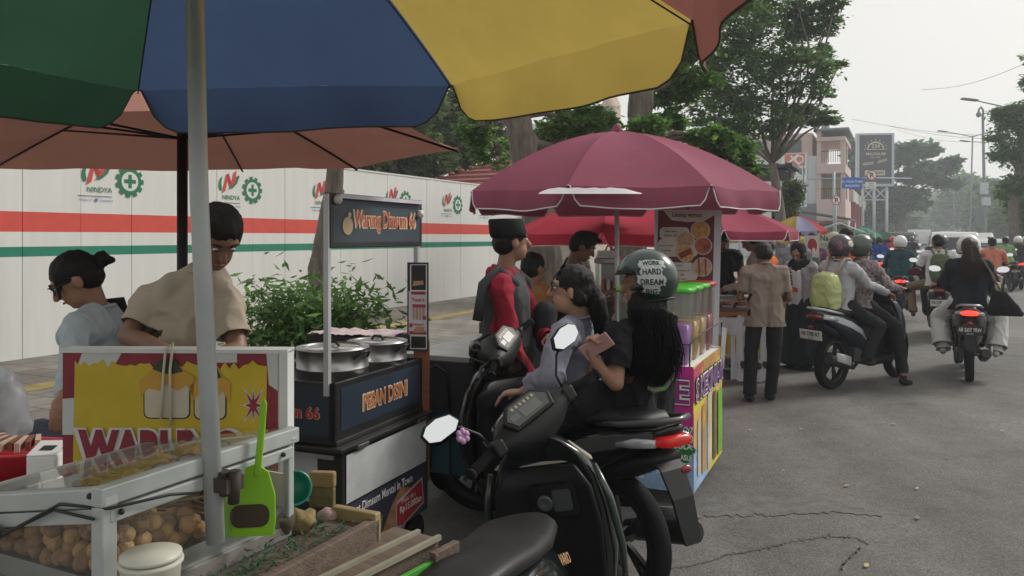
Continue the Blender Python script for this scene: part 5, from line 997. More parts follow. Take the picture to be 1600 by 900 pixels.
for i in range(3): b = MB(); b.box((-.10+.01*i, -.06, .022*i), (.10-.02*i, .08, .022*i+.02)); b.build('box', M_WHITE, t, bevel=.003)
b = MB(); b.tube([(-.02, -.03, .066), (.0, -.03, .11), (.03, -.03, .09), (.06, -.03, .066)], .008, 6); b.build('red_scrap', M_RED, t)
t = thing('sauce_bottle', 'white sauce bottle with a red cap and neck in front of the warmer', 'bottle', P(961, 0, 6.3)*1, 0); t.location.z = CAMH+(370-508)/F*6.3
b = MB(); b.lathe([(0, 0), (.024, 0), (.026, .06), (.012, .09), (0, .09)], 16); b.build('bottle', M_WHITE, t); b = MB(); b.lathe([(0, .09), (.024, .09), (.02, .15), (.01, .16), (.008, .2), (0, .2)], 16); b.build('cap', M_RED, t)
t = thing('sauce_table', 'small dark side table holding the sauce bottle', 'table', P(955, 0, 6.35)*1, 0); t.location.z = 0; zt6 = CAMH+(370-508)/F*6.3-.001
b = MB(); b.box((-.2, -.12, zt6-.03), (.12, .12, zt6)); b.build('table_top', M_WOODB, t)
for x_ in (-.18, .1):
    b = MB(); b.box((x_, -.01, 0), (x_+.02, .01, zt6-.03)); b.build('leg', M_DARKM, t)
# row of further stalls
bn = thing('oval_banner', 'upright banner with a red oval of food over green and yellow shapes', 'banner', P(1270, 0, 12.5)*1, math.radians(3)); bn.location.z = 0; kk = 12.5/F; zq = lambda y: CAMH+(370-y)*kk; Mq = face((0, 0, zq(415)), (1, 0, 0), (0, 0, 1)); q = lambda x, y: ((x-1270)*kk, (415-y)*kk)
b = MB(); b.poly([q(*p) for p in ((1257, 368), (1279, 368), (1282, 480), (1260, 480))][::-1], Mq, 0, 0, .01); b.build('banner_sheet', mat('banner_pinkish', (.50, .44, .44), .7), bn)
b = MB(); b.poly([q(*p) for p in circ(1269, 385, 9, 24, 13)][::-1], Mq, .004, 1); b.poly([q(*p) for p in circ(1269, 384, 7.5, 24, 11.5)][::-1], Mq, .008, 2); b.poly([q(*p) for p in circ(1271, 391, 2.5, 10, 4)][::-1], Mq, .012, 1)
b.poly([q(*p) for p in ((1261, 402), (1279, 402), (1281, 440), (1263, 430))][::-1], Mq, .004, 0); b.poly([q(*p) for p in ((1262, 430), (1281, 412), (1282, 475), (1264, 475))][::-1], Mq, .006, 3); b.poly([q(*p) for p in ((1274, 470), (1282, 425), (1282, 478))][::-1], Mq, .01, 4); b.build('banner_print', [mat('print_dusky_green', (.04, .14, .09), .6), mat('print_bone', (0, 0, 0)), mat('print_deep_red', (.26, .02, .02), .6), mat('print_lime2', (.16, .42, .05), .6), mat('print_lemon', (0, 0, 0))], bn)
b = MB(); b.box((-.02, .02, 0), (.02, .05, zq(368))); b.build('stand', M_DARKM, bn)
tt = thing('stall_tent', 'small white tent frame with a hand lettered green sign in the stall row', 'tent', P(1312, 0, 22)*1, A); tt.location.z = 0; k22 = 22/F; z22 = lambda y: CAMH+(370-y)*k22
b = MB(); w = .72; b.add([(-w, 0, z22(362)), (0, 0, z22(348)), (w, 0, z22(366)), (-w, 1.4, z22(362)), (0, 1.4, z22(348)), (w, 1.4, z22(366))], [(0, 1, 4, 3), (1, 2, 5, 4)]); b.build('roof', mat('tent_sheet', (.35, .40, .38), .6, trans=.3), tt)
b = MB(); b.tube([(-w, 0, z22(362)), (0, 0, z22(348)), (w, 0, z22(366))], .02, 6); b.build('roof_frame', M_WHITE, tt)
for x_ in (-w, w):
    b = MB(); b.tube([(x_, 0, 0), (x_, 0, z22(364))], .02, 8); b.build('pole', M_ALU, tt)
b = MB(); b.box((-.6, 0, z22(380)), (.35, .03, z22(364))); b.build('sign_board', mat('sign_pale_green', (.40, .46, .36), .6), tt); text('lettering', 'Nasi Telur', tt, face((-.12, -.005, z22(372)), (1, 0, 0), (0, 0, 1)), .16, M_TXTK, w=.75, off=.02)
hg = thing('clipped_hedge', 'rounded clipped green hedge in front of the pink building', 'hedge', P(1300, 0, 46)*1, A); hg.location.z = 0
np_mesh('foliage', leaf_pts([((-1, 0, 1.6), (.9, 1, .7), 2600), ((.4, 1, 1.35), (.9, 1, .7), 2600), ((-.3, .5, .7), (1.2, 1.2, .7), 2200)], (.09, .04), 5), 4, M_LEAFB, hg); b = MB(); b.tube([(-.3, .5, 0), (-.3, .5, 1)], .06, 8); b.build('trunk', M_BARK, hg)
# flags/white cloth panel left of the stall row
t = thing('white_banner', 'plain white cloth banner hanging under the right end of the maroon umbrella', 'banner', P(1180, 0, 15)*1, 0); t.location.z = 0; k15 = 15/F
b = MB(); b.box((-25*k15, 0, CAMH+(370-352)*k15), (25*k15, .01, CAMH+(370-331)*k15)); b.build('cloth', M_WHITE, t)
for x_ in (-25*k15, 25*k15-.02):
    b = MB(); b.box((x_, .011, 0), (x_+.03, .04, CAMH+(370-331)*k15)); b.build('pole', M_ALU, t)
# more stall clutter seen between people
for i, (px_, d, w, h_, c, lb) in enumerate(((1215, 11, .9, .85, (.30, .22, .08), 'low ochre counter behind the man in the taupe shirt'), (1240, 16, 1.0, .9, (.05, .16, .06), 'green counter under the many coloured small umbrella'), (1290, 24, 1.2, .9, (.35, .35, .33), 'pale counter beneath the white tent frame'), (1300, 30, 1.4, 1.2, (.08, .07, .07), 'dark cart far along the stall row'))):
    t = thing('stall_counter', lb, 'counter', P(px_, 0, d)*1, A, 'stall counters along the kerb'); t.location.z = 0
    b = MB(); b.box((-w/2, 0, .1), (w/2, .6, h_-.04)); b.build('body', mat('counter_%d' % (i+1), c, .7, var=.25), t, bevel=.01); b = MB(); b.box((-w/2-.04, -.04, h_-.04), (w/2+.04, .64, h_)); b.build('counter_top', M_WOODB, t)
    b = MB(); b.box((-w/2, .0, h_), (w/2, .02, h_+.35)); b.build('glass_front', M_CLR, t)
# ---------------- scooters ----------------
def sring(y, zc, hw, hh, p=2.6, n=20, x=0.):
    o = []
    for i in range(n):
        a = 2*math.pi*i/n; c, s = math.cos(a), math.sin(a)
        o.append((x+hw*math.copysign(abs(c)**(2/p), c), y, zc+hh*math.copysign(abs(s)**(2/p), s)))
    return o
def zring(z, yb, yf, hw, p=3., n=20):
    o = []; yc, hy = (yb+yf)/2, (yf-yb)/2
    for i in range(n):
        a = 2*math.pi*i/n; c, s = math.cos(a), math.sin(a)
        o.append((hw*math.copysign(abs(c)**(2/p), c), yc-hy*math.copysign(abs(s)**(2/p), s)-.25*(hw**2)*c*c*0+(-.06*c*c), z))
    return o
WB_ = 1.25; HD = Vector((0, .93, .97))
M_TAILR = mat('tail_lamp_red', (.35, .01, .01), .25, emit=((1, .03, .02), .12)); M_TAILL = mat('tail_lamp_lit', (.8, .02, .02), .3, emit=((1, .05, .03), 1.6)); M_TAILO = mat('tail_lamp_unlit', (.20, .01, .015), .2, coat=.5)
M_IND = mat('amber_lens', (.55, .25, .04), .3); M_CLEARL = mat('clear_lens', (.45, .47, .5), .15, metal=.3, coat=.5); M_SEAT = mat('seat_vinyl', (.010, .010, .011), .45, var=.2, bump=.15, bscale=150, spec=.35)
M_PLATEB = mat('plate_black', (.03, .03, .032), .5); M_PLATEW = mat('plate_white', (.58, .58, .57), .5); M_RIM = mat('dark_alloy', (.035, .035, .037), .4, metal=.6, var=.2); M_ENG = mat('engine_grey', (.09, .09, .092), .55, metal=.5, var=.4, vscale=14, bump=.3)
def wheel_parts(name, parent, M, r=.285, spokes=5):
    b = MB(); b.lathe([(.225, -.03), (.19, -.026), (.19, .026), (.225, .03), (.235, .0), (.225, -.03)], 36, axis='X'); b.lathe([(0, -.05), (.035, -.05), (.04, 0), (.035, .05), (0, .05)], 16, axis='X')
    for k in range(spokes):
        a = 2*math.pi*k/spokes; 
        for da in (-.13, .13): b.bar((0, .03*math.cos(a), .03*math.sin(a)), (0, .205*math.cos(a+da), .205*math.sin(a+da)), .022, .02, up=(1, 0, 0))
    w = b.build(name, M_RIM, parent); w.matrix_local = M
    b = MB(); prof = [(r-.062, -.028), (r-.045, -.040), (r-.018, -.043), (r-.004, -.026), (r, 0), (r-.004, .026), (r-.018, .043), (r-.045, .040), (r-.062, .028)]; b.lathe(prof, 44, axis='X')
    for k in range(44):
        a = 2*math.pi*k/44
    b.build('tyre', M_RUB, w); return w
def scooter(label, base, th, body=M_BLACKG, accent=M_BLACKP, steer=0., lean=0., plate='AB 2780 AY', platem='b', lit=1, group=None, mirrors=(1, 1), detail=True, stand=False, name='scooter', inner=M_BLACKP, mirlen=1.):
    t = thing(name, label, 'scooter', (base[0], base[1], 0), 0, group); Mrot = Matrix.Rotation(-th, 4, 'Z') @ Matrix.Rotation(-lean, 4, 'Y'); t.rotation_euler = Mrot.to_euler()
    ax = Vector((0, -math.sin(math.radians(26)), math.cos(math.radians(26)))); MS_ = Matrix.Translation(HD) @ Matrix.Rotation(steer, 4, ax) @ Matrix.Translation(-HD)
    wheel_parts('rear_wheel', t, Matrix.Translation((0, 0, .285))); wheel_parts('front_wheel', t, MS_ @ Matrix.Translation((0, WB_, .285)))
    # body
    b = MB(); b.loft([sring(-.36, .83, .035, .02), sring(-.30, .80, .08, .045), sring(-.16, .75, .13, .075), sring(.06, .68, .155, .12), sring(.28, .61, .16, .16), sring(.46, .54, .15, .20), sring(.58, .49, .125, .20), sring(.64, .46, .09, .16)]); bd_ = b.build('body_panel', body, t)
    for s in (-1, 1):
        b = MB(); pts = [(s*.085, -.30, .80), (s*.137, -.14, .755), (s*.165, .08, .69), (s*.17, .26, .61), (s*.155, .40, .50)]; ws = [.012, .03, .034, .03, .006]; v = []
        for (p, w) in zip(pts, ws): v += [(p[0], p[1], p[2]+w), (p[0], p[1], p[2]-w), (p[0]-s*.05, p[1], p[2]-w), (p[0]-s*.05, p[1], p[2]+w)]
        b.loft([v[4*i:4*i+4][::s] for i in range(5)], sm=False); b.build('side_stripe', accent, t, bevel=.004)
    b = MB(); b.loft([sring(-.26, .845, .06, .012), sring(-.20, .845, .10, .03), sring(0, .825, .135, .04), sring(.18, .79, .15, .04), sring(.34, .765, .15, .045), sring(.5, .755, .13, .045), sring(.62, .725, .085, .045), sring(.68, .69, .04, .03)]); b.build('seat', M_SEAT, t)
    b = MB(); b.tube([(-.11, .02, .80), (-.125, -.16, .83), (-.09, -.33, .865), (0, -.37, .87), (.09, -.33, .865), (.125, -.16, .83), (.11, .02, .80)], .013, 8); b.build('grab_rail', accent if accent is not body else M_BLACKP, t)
    tl = M_TAILL if lit else M_TAILO
    b = MB(); b.loft([sring(-.385, .787, .055, .018), sring(-.36, .785, .075, .027), sring(-.31, .778, .09, .027)]); lp = b.build('tail_light', tl, t)
    for s in (-1, 1):
        b = MB(); b.loft([sring(-.325, .777, .014, .016, x=s*.09), sring(-.24, .768, .022, .021, x=s*.122), sring(-.16, .75, .012, .012, x=s*.145)]); b.build('indicator', M_CLEARL, t)
    b = MB(); fr = [(-.26, .72), (-.33, .66), (-.385, .56), (-.415, .46), (-.435, .39)]
    for i in range(4):
        (y0, z0), (y1, z1) = fr[i], fr[i+1]; w0, w1 = .070-.007*i, .070-.007*(i+1); b.add([(-w0, y0, z0), (w0, y0, z0), (w1, y1, z1), (-w1, y1, z1), (-w0, y0+.014, z0+.004), (w0, y0+.014, z0+.004), (w1, y1+.014, z1+.004), (-w1, y1+.014, z1+.004)], [(0,1,2,3)[::-1], (4,5,6,7), (0,4,5,1)[::-1], (1,5,6,2)[::-1], (2,6,7,3)[::-1], (3,7,4,0)[::-1]], 0)
    b.loft([sring(-.30, .70, .08, .03), sring(-.1, .62, .09, .05), sring(.1, .55, .07, .04)]); b.build('rear_fender', M_BLACKP, t)
    Mp = face((0, -.402, .60), (1, 0, 0), (0, -.25, 1)); b = MB(); b.box((-.125, -.05, -.006), (.125, .05, 0), M=Mp); pl = b.build('number_plate', M_PLATEB if platem == 'b' else M_PLATEW, t)
    if detail: text('lettering', plate, pl, Mp @ TR(0, .012), .045, M_TXTW if platem == 'b' else M_TXTK, w=.215, z=.002, off=.02); text('lettering', '06 27', pl, Mp @ TR(0, -.032), .02, M_TXTW if platem == 'b' else M_TXTK, z=.002)
    b = MB(); b.ell((0, -.405, .68), (.03, .01, .018), 10, 6); b.build('reflector', M_TAILO, t)
    # engine, exhaust, shock, hub
    b = MB(); b.loft([sring(-.06, .285, .045, .085, x=-.10), sring(.10, .29, .05, .075, x=-.10), sring(.34, .30, .05, .06, x=-.09), sring(.44, .32, .035, .04, x=-.08)]); b.ell((-.125, 0, .285), (.03, .10, .10), 18, 12); b.box((-.08, .28, .26), (.08, .5, .42)); b.build('engine', M_ENG, t, bevel=.008)
    b = MB(); b.tube([(.09, .32, .26), (.12, .2, .22), (.13, .08, .25)], .018, 10); b.tube([(.135, .12, .26), (.14, .05, .27), (.15, -.22, .34), (.15, -.30, .36)], [.035, .05, .055, .045], 16); b.build('exhaust', mat('exhaust_dark', (.03, .03, .03), .45, metal=.4), t)
    b = MB(); b.loft([sring(-.24, .39, .012, .045, x=.205), sring(.02, .32, .012, .05, x=.195)]); b.build('heat_shield', M_ALU, t)
    b = MB()
    for i in range(9): b.tube([(-.135, .02+.012*i, .34+.028*i), (-.135, .03+.012*i, .352+.028*i)], .03, 10)
    b.tube([(-.135, .0, .3), (-.13, .13, .62)], .012, 8); b.build('shock_absorber', M_DARKM, t)
    # floor, leg shield
    b = MB(); b.loft([sring(.50, .27, .12, .05, 5), sring(.62, .26, .16, .045, 5), sring(.9, .265, .165, .045, 5), sring(1.0, .32, .15, .09, 5)]); b.loft([sring(.58, .38, .05, .1), sring(.8, .33, .045, .06), sring(.97, .40, .05, .12)]); b.build('footboard', inner, t)
    b = MB(); b.loft([zring(.24, .97, 1.06, .12), zring(.34, .97, 1.13, .19), zring(.50, .965, 1.17, .225), zring(.66, .955, 1.165, .225), zring(.78, .945, 1.13, .205), zring(.87, .93, 1.08, .16), zring(.93, .92, 1.03, .10), zring(.95, .92, 1.0, .06)]); b.build('leg_shield', body, t)
    b = MB(); b.loft([zring(.30, .945, .99, .13), zring(.45, .935, .99, .185), zring(.62, .925, .98, .20), zring(.76, .915, .98, .185), zring(.84, .905, .97, .14)]); b.build('inner_panel', inner, t)
    b = MB(); b.loft([sring(1.14, .60, .11, .03), sring(1.185, .62, .085, .028), sring(1.20, .63, .05, .01)]); b.build('headlight', M_CLEARL, t)
    # front fender, fork
    b = MB(); rings = []
    for i in range(11):
        a = math.radians(-25+150*i/10); r0 = .315; w = .065*(1-.5*abs(i-4.5)/5.5)+.01; y, z = r0*math.cos(math.pi/2+math.radians(40)-a), r0*math.sin(math.pi/2+math.radians(40)-a)
        cy, cz = r0*math.sin(a-math.radians(35)), r0*math.cos(a-math.radians(35)); d = Vector((0, cy, cz)).normalized()
        rings.append([(-w, cy-d.y*.035, cz-d.z*.035), (-w*.6, cy+d.y*.006, cz+d.z*.006), (w*.6, cy+d.y*.006, cz+d.z*.006), (w, cy-d.y*.035, cz-d.z*.035), (w*.6, cy-d.y*.004, cz-d.z*.004), (-w*.6, cy-d.y*.004, cz-d.z*.004)])
    b.loft(rings); o = b.build('front_fender', body, t); o.matrix_local = MS_ @ Matrix.Translation((0, WB_, .285))
    b = MB()
    for s in (-1, 1): b.tube([(s*.06, WB_, .285), (s*.062, WB_-.06, .46), (s*.05, WB_-.2, .72)], .017, 8)
    b.tube([(.045, WB_, .285), (.045, WB_-.01, .285)], .07, 18); o = b.build('fork', M_DARKM, t); o.matrix_local = MS_
    # handlebar
    hb_ = MB(); Mh = MS_ @ Matrix.Translation(HD)
    def xring(x, y, z, ry, rz, n=14): return [(x, y+ry*math.cos(2*math.pi*i/n), z+rz*math.sin(2*math.pi*i/n)) for i in range(n)]
    hb_.loft([xring(-.20, -.03, .045, .022, .022), xring(-.16, -.02, .045, .038, .038), xring(-.11, .015, .03, .085, .07), xring(0, .045, .01, .115, .10), xring(.11, .015, .03, .085, .07), xring(.16, -.02, .045, .038, .038), xring(.20, -.03, .045, .022, .022)])
    hb_.tube([(0, .02, .04), (0, .04, -.1)], .05, 12); h = hb_.build('handlebar', accent if accent is M_BLACKP else M_BLACKP, t); h.matrix_local = Mh
    b = MB(); b.loft([xring(-.085, .1, .05, .06, .04), xring(0, .145, .05, .05, .05), xring(.085, .1, .05, .06, .04)]); b.build('front_cowl', body, h)
    for s in (-1, 1):
        b = MB(); b.tube([(s*.20, -.030, .045), (s*.318, -.058, .04)], .0175, 14)
        for k in range(14): x = s*(.212+.0075*k); b.tube([(x, -.031-.028*(abs(x)-.20)/.118, .0445), (x+s*.003, -.032-.028*(abs(x)-.20)/.118, .0445)], .0185, 14)
        b.tube([(s*.318, -.058, .04), (s*.333, -.062, .04)], .0205, 14); b.build('grip', M_RUB, h)
        b = MB(); b.tube([(s*.18, .0, .045), (s*.22, .035, .035), (s*.31, .025, .02), (s*.325, .02, .02)], [.012, .009, .007, .009], 8); b.build('lever', M_DARKM, h)
        b = MB(); b.box((min(s*.155, s*.205), -.062, .018), (max(s*.155, s*.205), -.005, .075)); b.build('switch_box', M_BLACKP, h, bevel=.01)
        if mirrors[0 if s < 0 else 1]:
            b = MB(); k = mirlen; b.tube([(s*.19, -.01, .07), (s*.20, 0, .12), (s*(.20+.06*k), .0, .15+.04*k), (s*(.20+.10*k), -.005, .15+.07*k)], .0055, 8); mr_ = b.build('mirror', M_DARKM, h)
            mc = Vector((s*(.20+.155*k), -.015, .165+.075*k)); out = [(-.075*s, -.012), (-.055*s, .028), (.0, .045), (.05*s, .04), (.078*s, .018), (.07*s, -.018), (.03*s, -.038), (-.045*s, -.036)]
            if s < 0: out = out[::-1]
            Mm = face(mc, (1, .06*s, 0), (0, .09, 1)); b = MB(); b.poly(out, Mm, 0, 0, .022); b.build('mirror_shell', M_BLACKP, mr_, bevel=.006); b = MB(); b.poly([(x*.9, y*.88) for x, y in out], Mm, .0015, 0); b.build('mirror_glass', M_MIRG, mr_)
    if detail:
        b = MB()
        for s in (-1, 1): b.tube([(s*.18, .03, .04), (s*.15, .12, .06), (s*.08, .17, .0), (s*.03, .12, -.10)], .005, 6)
        b.build('cable', M_TXTK, h)
    Ms_ = face((0, -.035, .088), (1, 0, 0), (0, .62, .78)) @ Matrix.Scale(1.12, 4); b = MB(); b.poly([(-.105, .01), (-.085, -.04), (.085, -.04), (.105, .01), (.06, .055), (-.06, .055)], Ms_, .012, 0, .03); sp_ = b.build('speedometer', M_BLACKP, h, bevel=.006)
    b = MB(); b.poly([(-.088, .008), (-.07, -.03), (.07, -.03), (.088, .008), (.05, .045), (-.05, .045)], Ms_, .0135, 0); b.poly(rect(-.03, -.02, .05, .02), Ms_, .0145, 1); b.poly(rect(-.075, -.01, -.04, .012), Ms_, .0145, 1)
    for i in range(6): b.poly(rect(-.05+.018*i, .024, -.04+.018*i, .036), Ms_, .0145, 2)
    b.build('display', [mat('meter_glass', (.02, .022, .024), .08, coat=1), mat('meter_grey', (.12, .13, .12), .3), mat('meter_marks', (.35, .33, .22), .4)], h)
    if stand:
        b = MB(); b.tube([(-.07, .42, .25), (-.20, .45, .02), (-.23, .45, .015)], .01, 8); b.build('side_stand', M_DARKM, t)
    return t
sc_ = 'scooters on the road'
M_WPL = mat('cool_white_panel', (.48, .52, .52), .3, coat=.5, var=.06); M_REDP = mat('red_panel', (.40, .02, .02), .25, coat=.6, var=.1); M_GREYP = mat('dark_grey_panel', (.06, .062, .065), .35, coat=.4, var=.15); M_SILV = mat('silver_panel', (.35, .36, .37), .3, metal=.5, coat=.4); M_BLUEP = mat('deep_blue_panel', (.015, .05, .14), .3, coat=.5)
M_DKG = mat('green_black_gloss', (.010, .016, .015), .14, var=.3, coat=.8, vscale=3)
# B: near parked scooter seen from behind, bars turned left
SBk = scooter('near parked black scooter with turned handlebars and a pink flower on its left mirror', (.025, 1.95), math.radians(14), M_DKG, mat('chrome_grey_edge', (.10, .10, .10), .2, metal=.6, coat=.5), steer=math.radians(50), lean=math.radians(10), lit=0, stand=True, mirlen=.75, name='parked_scooter')
SBk.scale = (.95, .95, .95)
b = MB(); Mi = face((.03, .912, .715), (1, 0, 0), (0, -.12, 1)); b.poly(rrect(-.085, -.06, .09, .065, .02), Mi, .014, 0, .03); kp = b.build('key_panel', M_BLACKP, SBk, bevel=.006)
b = MB(); b.lathe([(0, 0), (.03, 0), (.03, .012), (.024, .016), (.014, .01), (0, .008)], 22, M=Mi @ TR(-.03, .0, .014)); b.build('key_barrel', mat('key_grey', (.10, .11, .115), .4, metal=.4), kp)
b = MB(); b.poly(rrect(.0, -.035, .07, .045, .01), Mi, .022, 0, .01); b.poly(rrect(.008, .008, .06, .038, .006), Mi, .026, 0, .006); b.build('switch_cover', mat('key_grey2', (.06, .065, .07), .4), kp, bevel=.003)
for s in (-1, 1):
    b = MB(); v = [(s*.20, .925, .83), (s*.235, .93, .70), (s*.25, .945, .52), (s*.235, .96, .36)]; rr = [.010, .016, .014, .010]; b.tube(v, rr, 8); b.build('shield_edge', mat('dark_green_trim', (.03, .045, .042), .2, coat=.6), SBk)
b = MB(); b.loft([[(-.19, .93, .84), (.20, .925, .845), (.19, .955, .855), (-.18, .96, .85)], [(-.10, .95, .90), (.12, .95, .91), (.11, .98, .915), (-.09, .98, .905)]], sm=False); b.build('shield_top_trim', mat('warm_grey_trim', (.32, .30, .26), .35, var=.1), SBk, bevel=.004)
hB = [c for c in SBk.children if c.name.startswith('handlebar')][0]
fl = MB(); fc = Vector((-.262, -.004, .155))
for k in range(6): a = k*math.pi/3; fl.ell(fc+Vector((.017*math.cos(a), -.01, .017*math.sin(a))), (.011, .009, .013), 10, 7)
fl.ell(fc, (.015, .013, .015), 10, 7); fl.build('flower_charm', mat('lilac_pink', (.50, .28, .50), .5), hB)
# C: scooter of the two women
scooter('black scooter carrying the girl in grey and the helmeted woman in black', (.545, 3.52), math.radians(-33), M_BLACKG, M_BLACKP, steer=math.radians(18), lean=math.radians(3), lit=1, mirrors=(0, 1), mirlen=1.0, accent=M_GREYP) if False else None
SCt = scooter('black scooter carrying the girl in grey and the helmeted woman in black', (.49, 3.52), math.radians(-33), M_BLACKG, M_GREYP, steer=math.radians(40), lean=math.radians(2), lit=0, mirrors=(0, 1))
for c in [c for c in SCt.children if c.name.startswith('number_plate')]:
    for q in list(c.children): bpy.data.objects.remove(q)
    bpy.data.objects.remove(c)
lamp_ = [c for c in SCt.children if c.name.startswith('tail_light')][0]; lamp_.data.materials[0] = M_TAILR
# A: nearest scooter, only its tail in the frame
SAk = SBk
Mv = face((.150, .40, .685), (0, 1, -.30), (-.35, .30, 1)); M_GOLDL = mat('gold_lettering', (.50, .30, .14), .35, metal=.4)
b = MB(); b.tube([(.158, .30, .66), (.152, .40, .625), (.146, .47, .575), (.128, .56, .46)], [.003, .007, .008, .004], 8); b.build('gold_trim', M_GOLDL, SAk)
text('lettering', 'VARIO', SAk, Mv, .034, M_GOLDL, w=.13, z=.012, off=.025, shear=.25)
# riders further on
SD = scooter('dark and white scooter with white number plate below the lime backpack', (3.36, 8.42), math.radians(54), mat('blue_black_panel', (.022, .032, .05), .3, coat=.5), M_WPL, plate='AB 2780 AY', platem='w', lit=0, group=sc_, lean=math.radians(-2), steer=math.radians(8))
SE = scooter('black scooter with a lit tail lamp carrying the woman in white trousers', (5.06, 8.85), math.radians(29), M_GREYP, M_SILV, plate='AB 2657 YRW', lit=1, group=sc_)
SF = scooter('dark scooter with white number plate ridden by the man with the green backpack', (6.62, 12.4), math.radians(27), M_BLACKG, M_REDP, platem='w', lit=0, group=sc_)
SG = scooter('black scooter with bright tail lamp under the rider in the teal jacket', (7.28, 15.0), math.radians(26), M_BLACKG, M_GREYP, lit=1, group=sc_)
SH = scooter('dark red scooter with bright tail lamp under the rider with the grey backpack', (10.75, 20.3), math.radians(26), M_REDP, M_BLACKP, lit=1, group=sc_)
SI = scooter('small black scooter under the rider in the blue jacket', (11.5, 25.0), math.radians(24), M_BLACKG, M_GREYP, lit=1, group=sc_)
SK = scooter('dark scooter at the right edge beside the median kerb', (14.6, 23.4), math.radians(16), M_BLACKG, M_GREYP, lit=0, group=sc_)
SL = scooter('scooter half hidden beyond the woman with the shoulder bag', (10.0, 16.6), math.radians(27), M_WPL, M_REDP, lit=0, group=sc_, detail=False)
FARX = [((16.2, 41), 'far scooter in the left file, near the dark van'), ((17.9, 44), 'far scooter in the left file, behind a pair of riders'), ((19.6, 52), 'very far scooter just left of the dark van'), ((22.8, 50), 'very far scooter between silver car and dark van'), ((26.4, 54), 'very far scooter by the blue grey sedan'), ((14.2, 33.5), 'far scooter nearest the parked grey wagon'), ((23.4, 37), 'far scooter right of the silver car')]
FARS = [((15.7, 33), 'far scooter with the red helmeted rider'), ((15.0, 37), 'far scooter left of the red helmeted rider'), ((19.0, 38), 'far scooter in front of the dark car'), ((21.5, 43), 'far scooter between the two car lanes'), ((20.1, 47), 'farthest scooter left of the white van'), ((27.5, 46), 'far scooter right of the white minibus'), ((17.0, 31), 'far scooter behind the teal jacket rider'), ((24.0, 30), 'far scooter beside the white minibus near the median')]
fsc = scooter(FARS[0][1], FARS[0][0], math.radians(26), M_REDP, M_BLACKP, lit=1, group=sc_, detail=False)
for (x, y), lb in FARS[1:]:
    c = copy_tree(fsc); c.location = (x, y, 0); c['label'] = lb

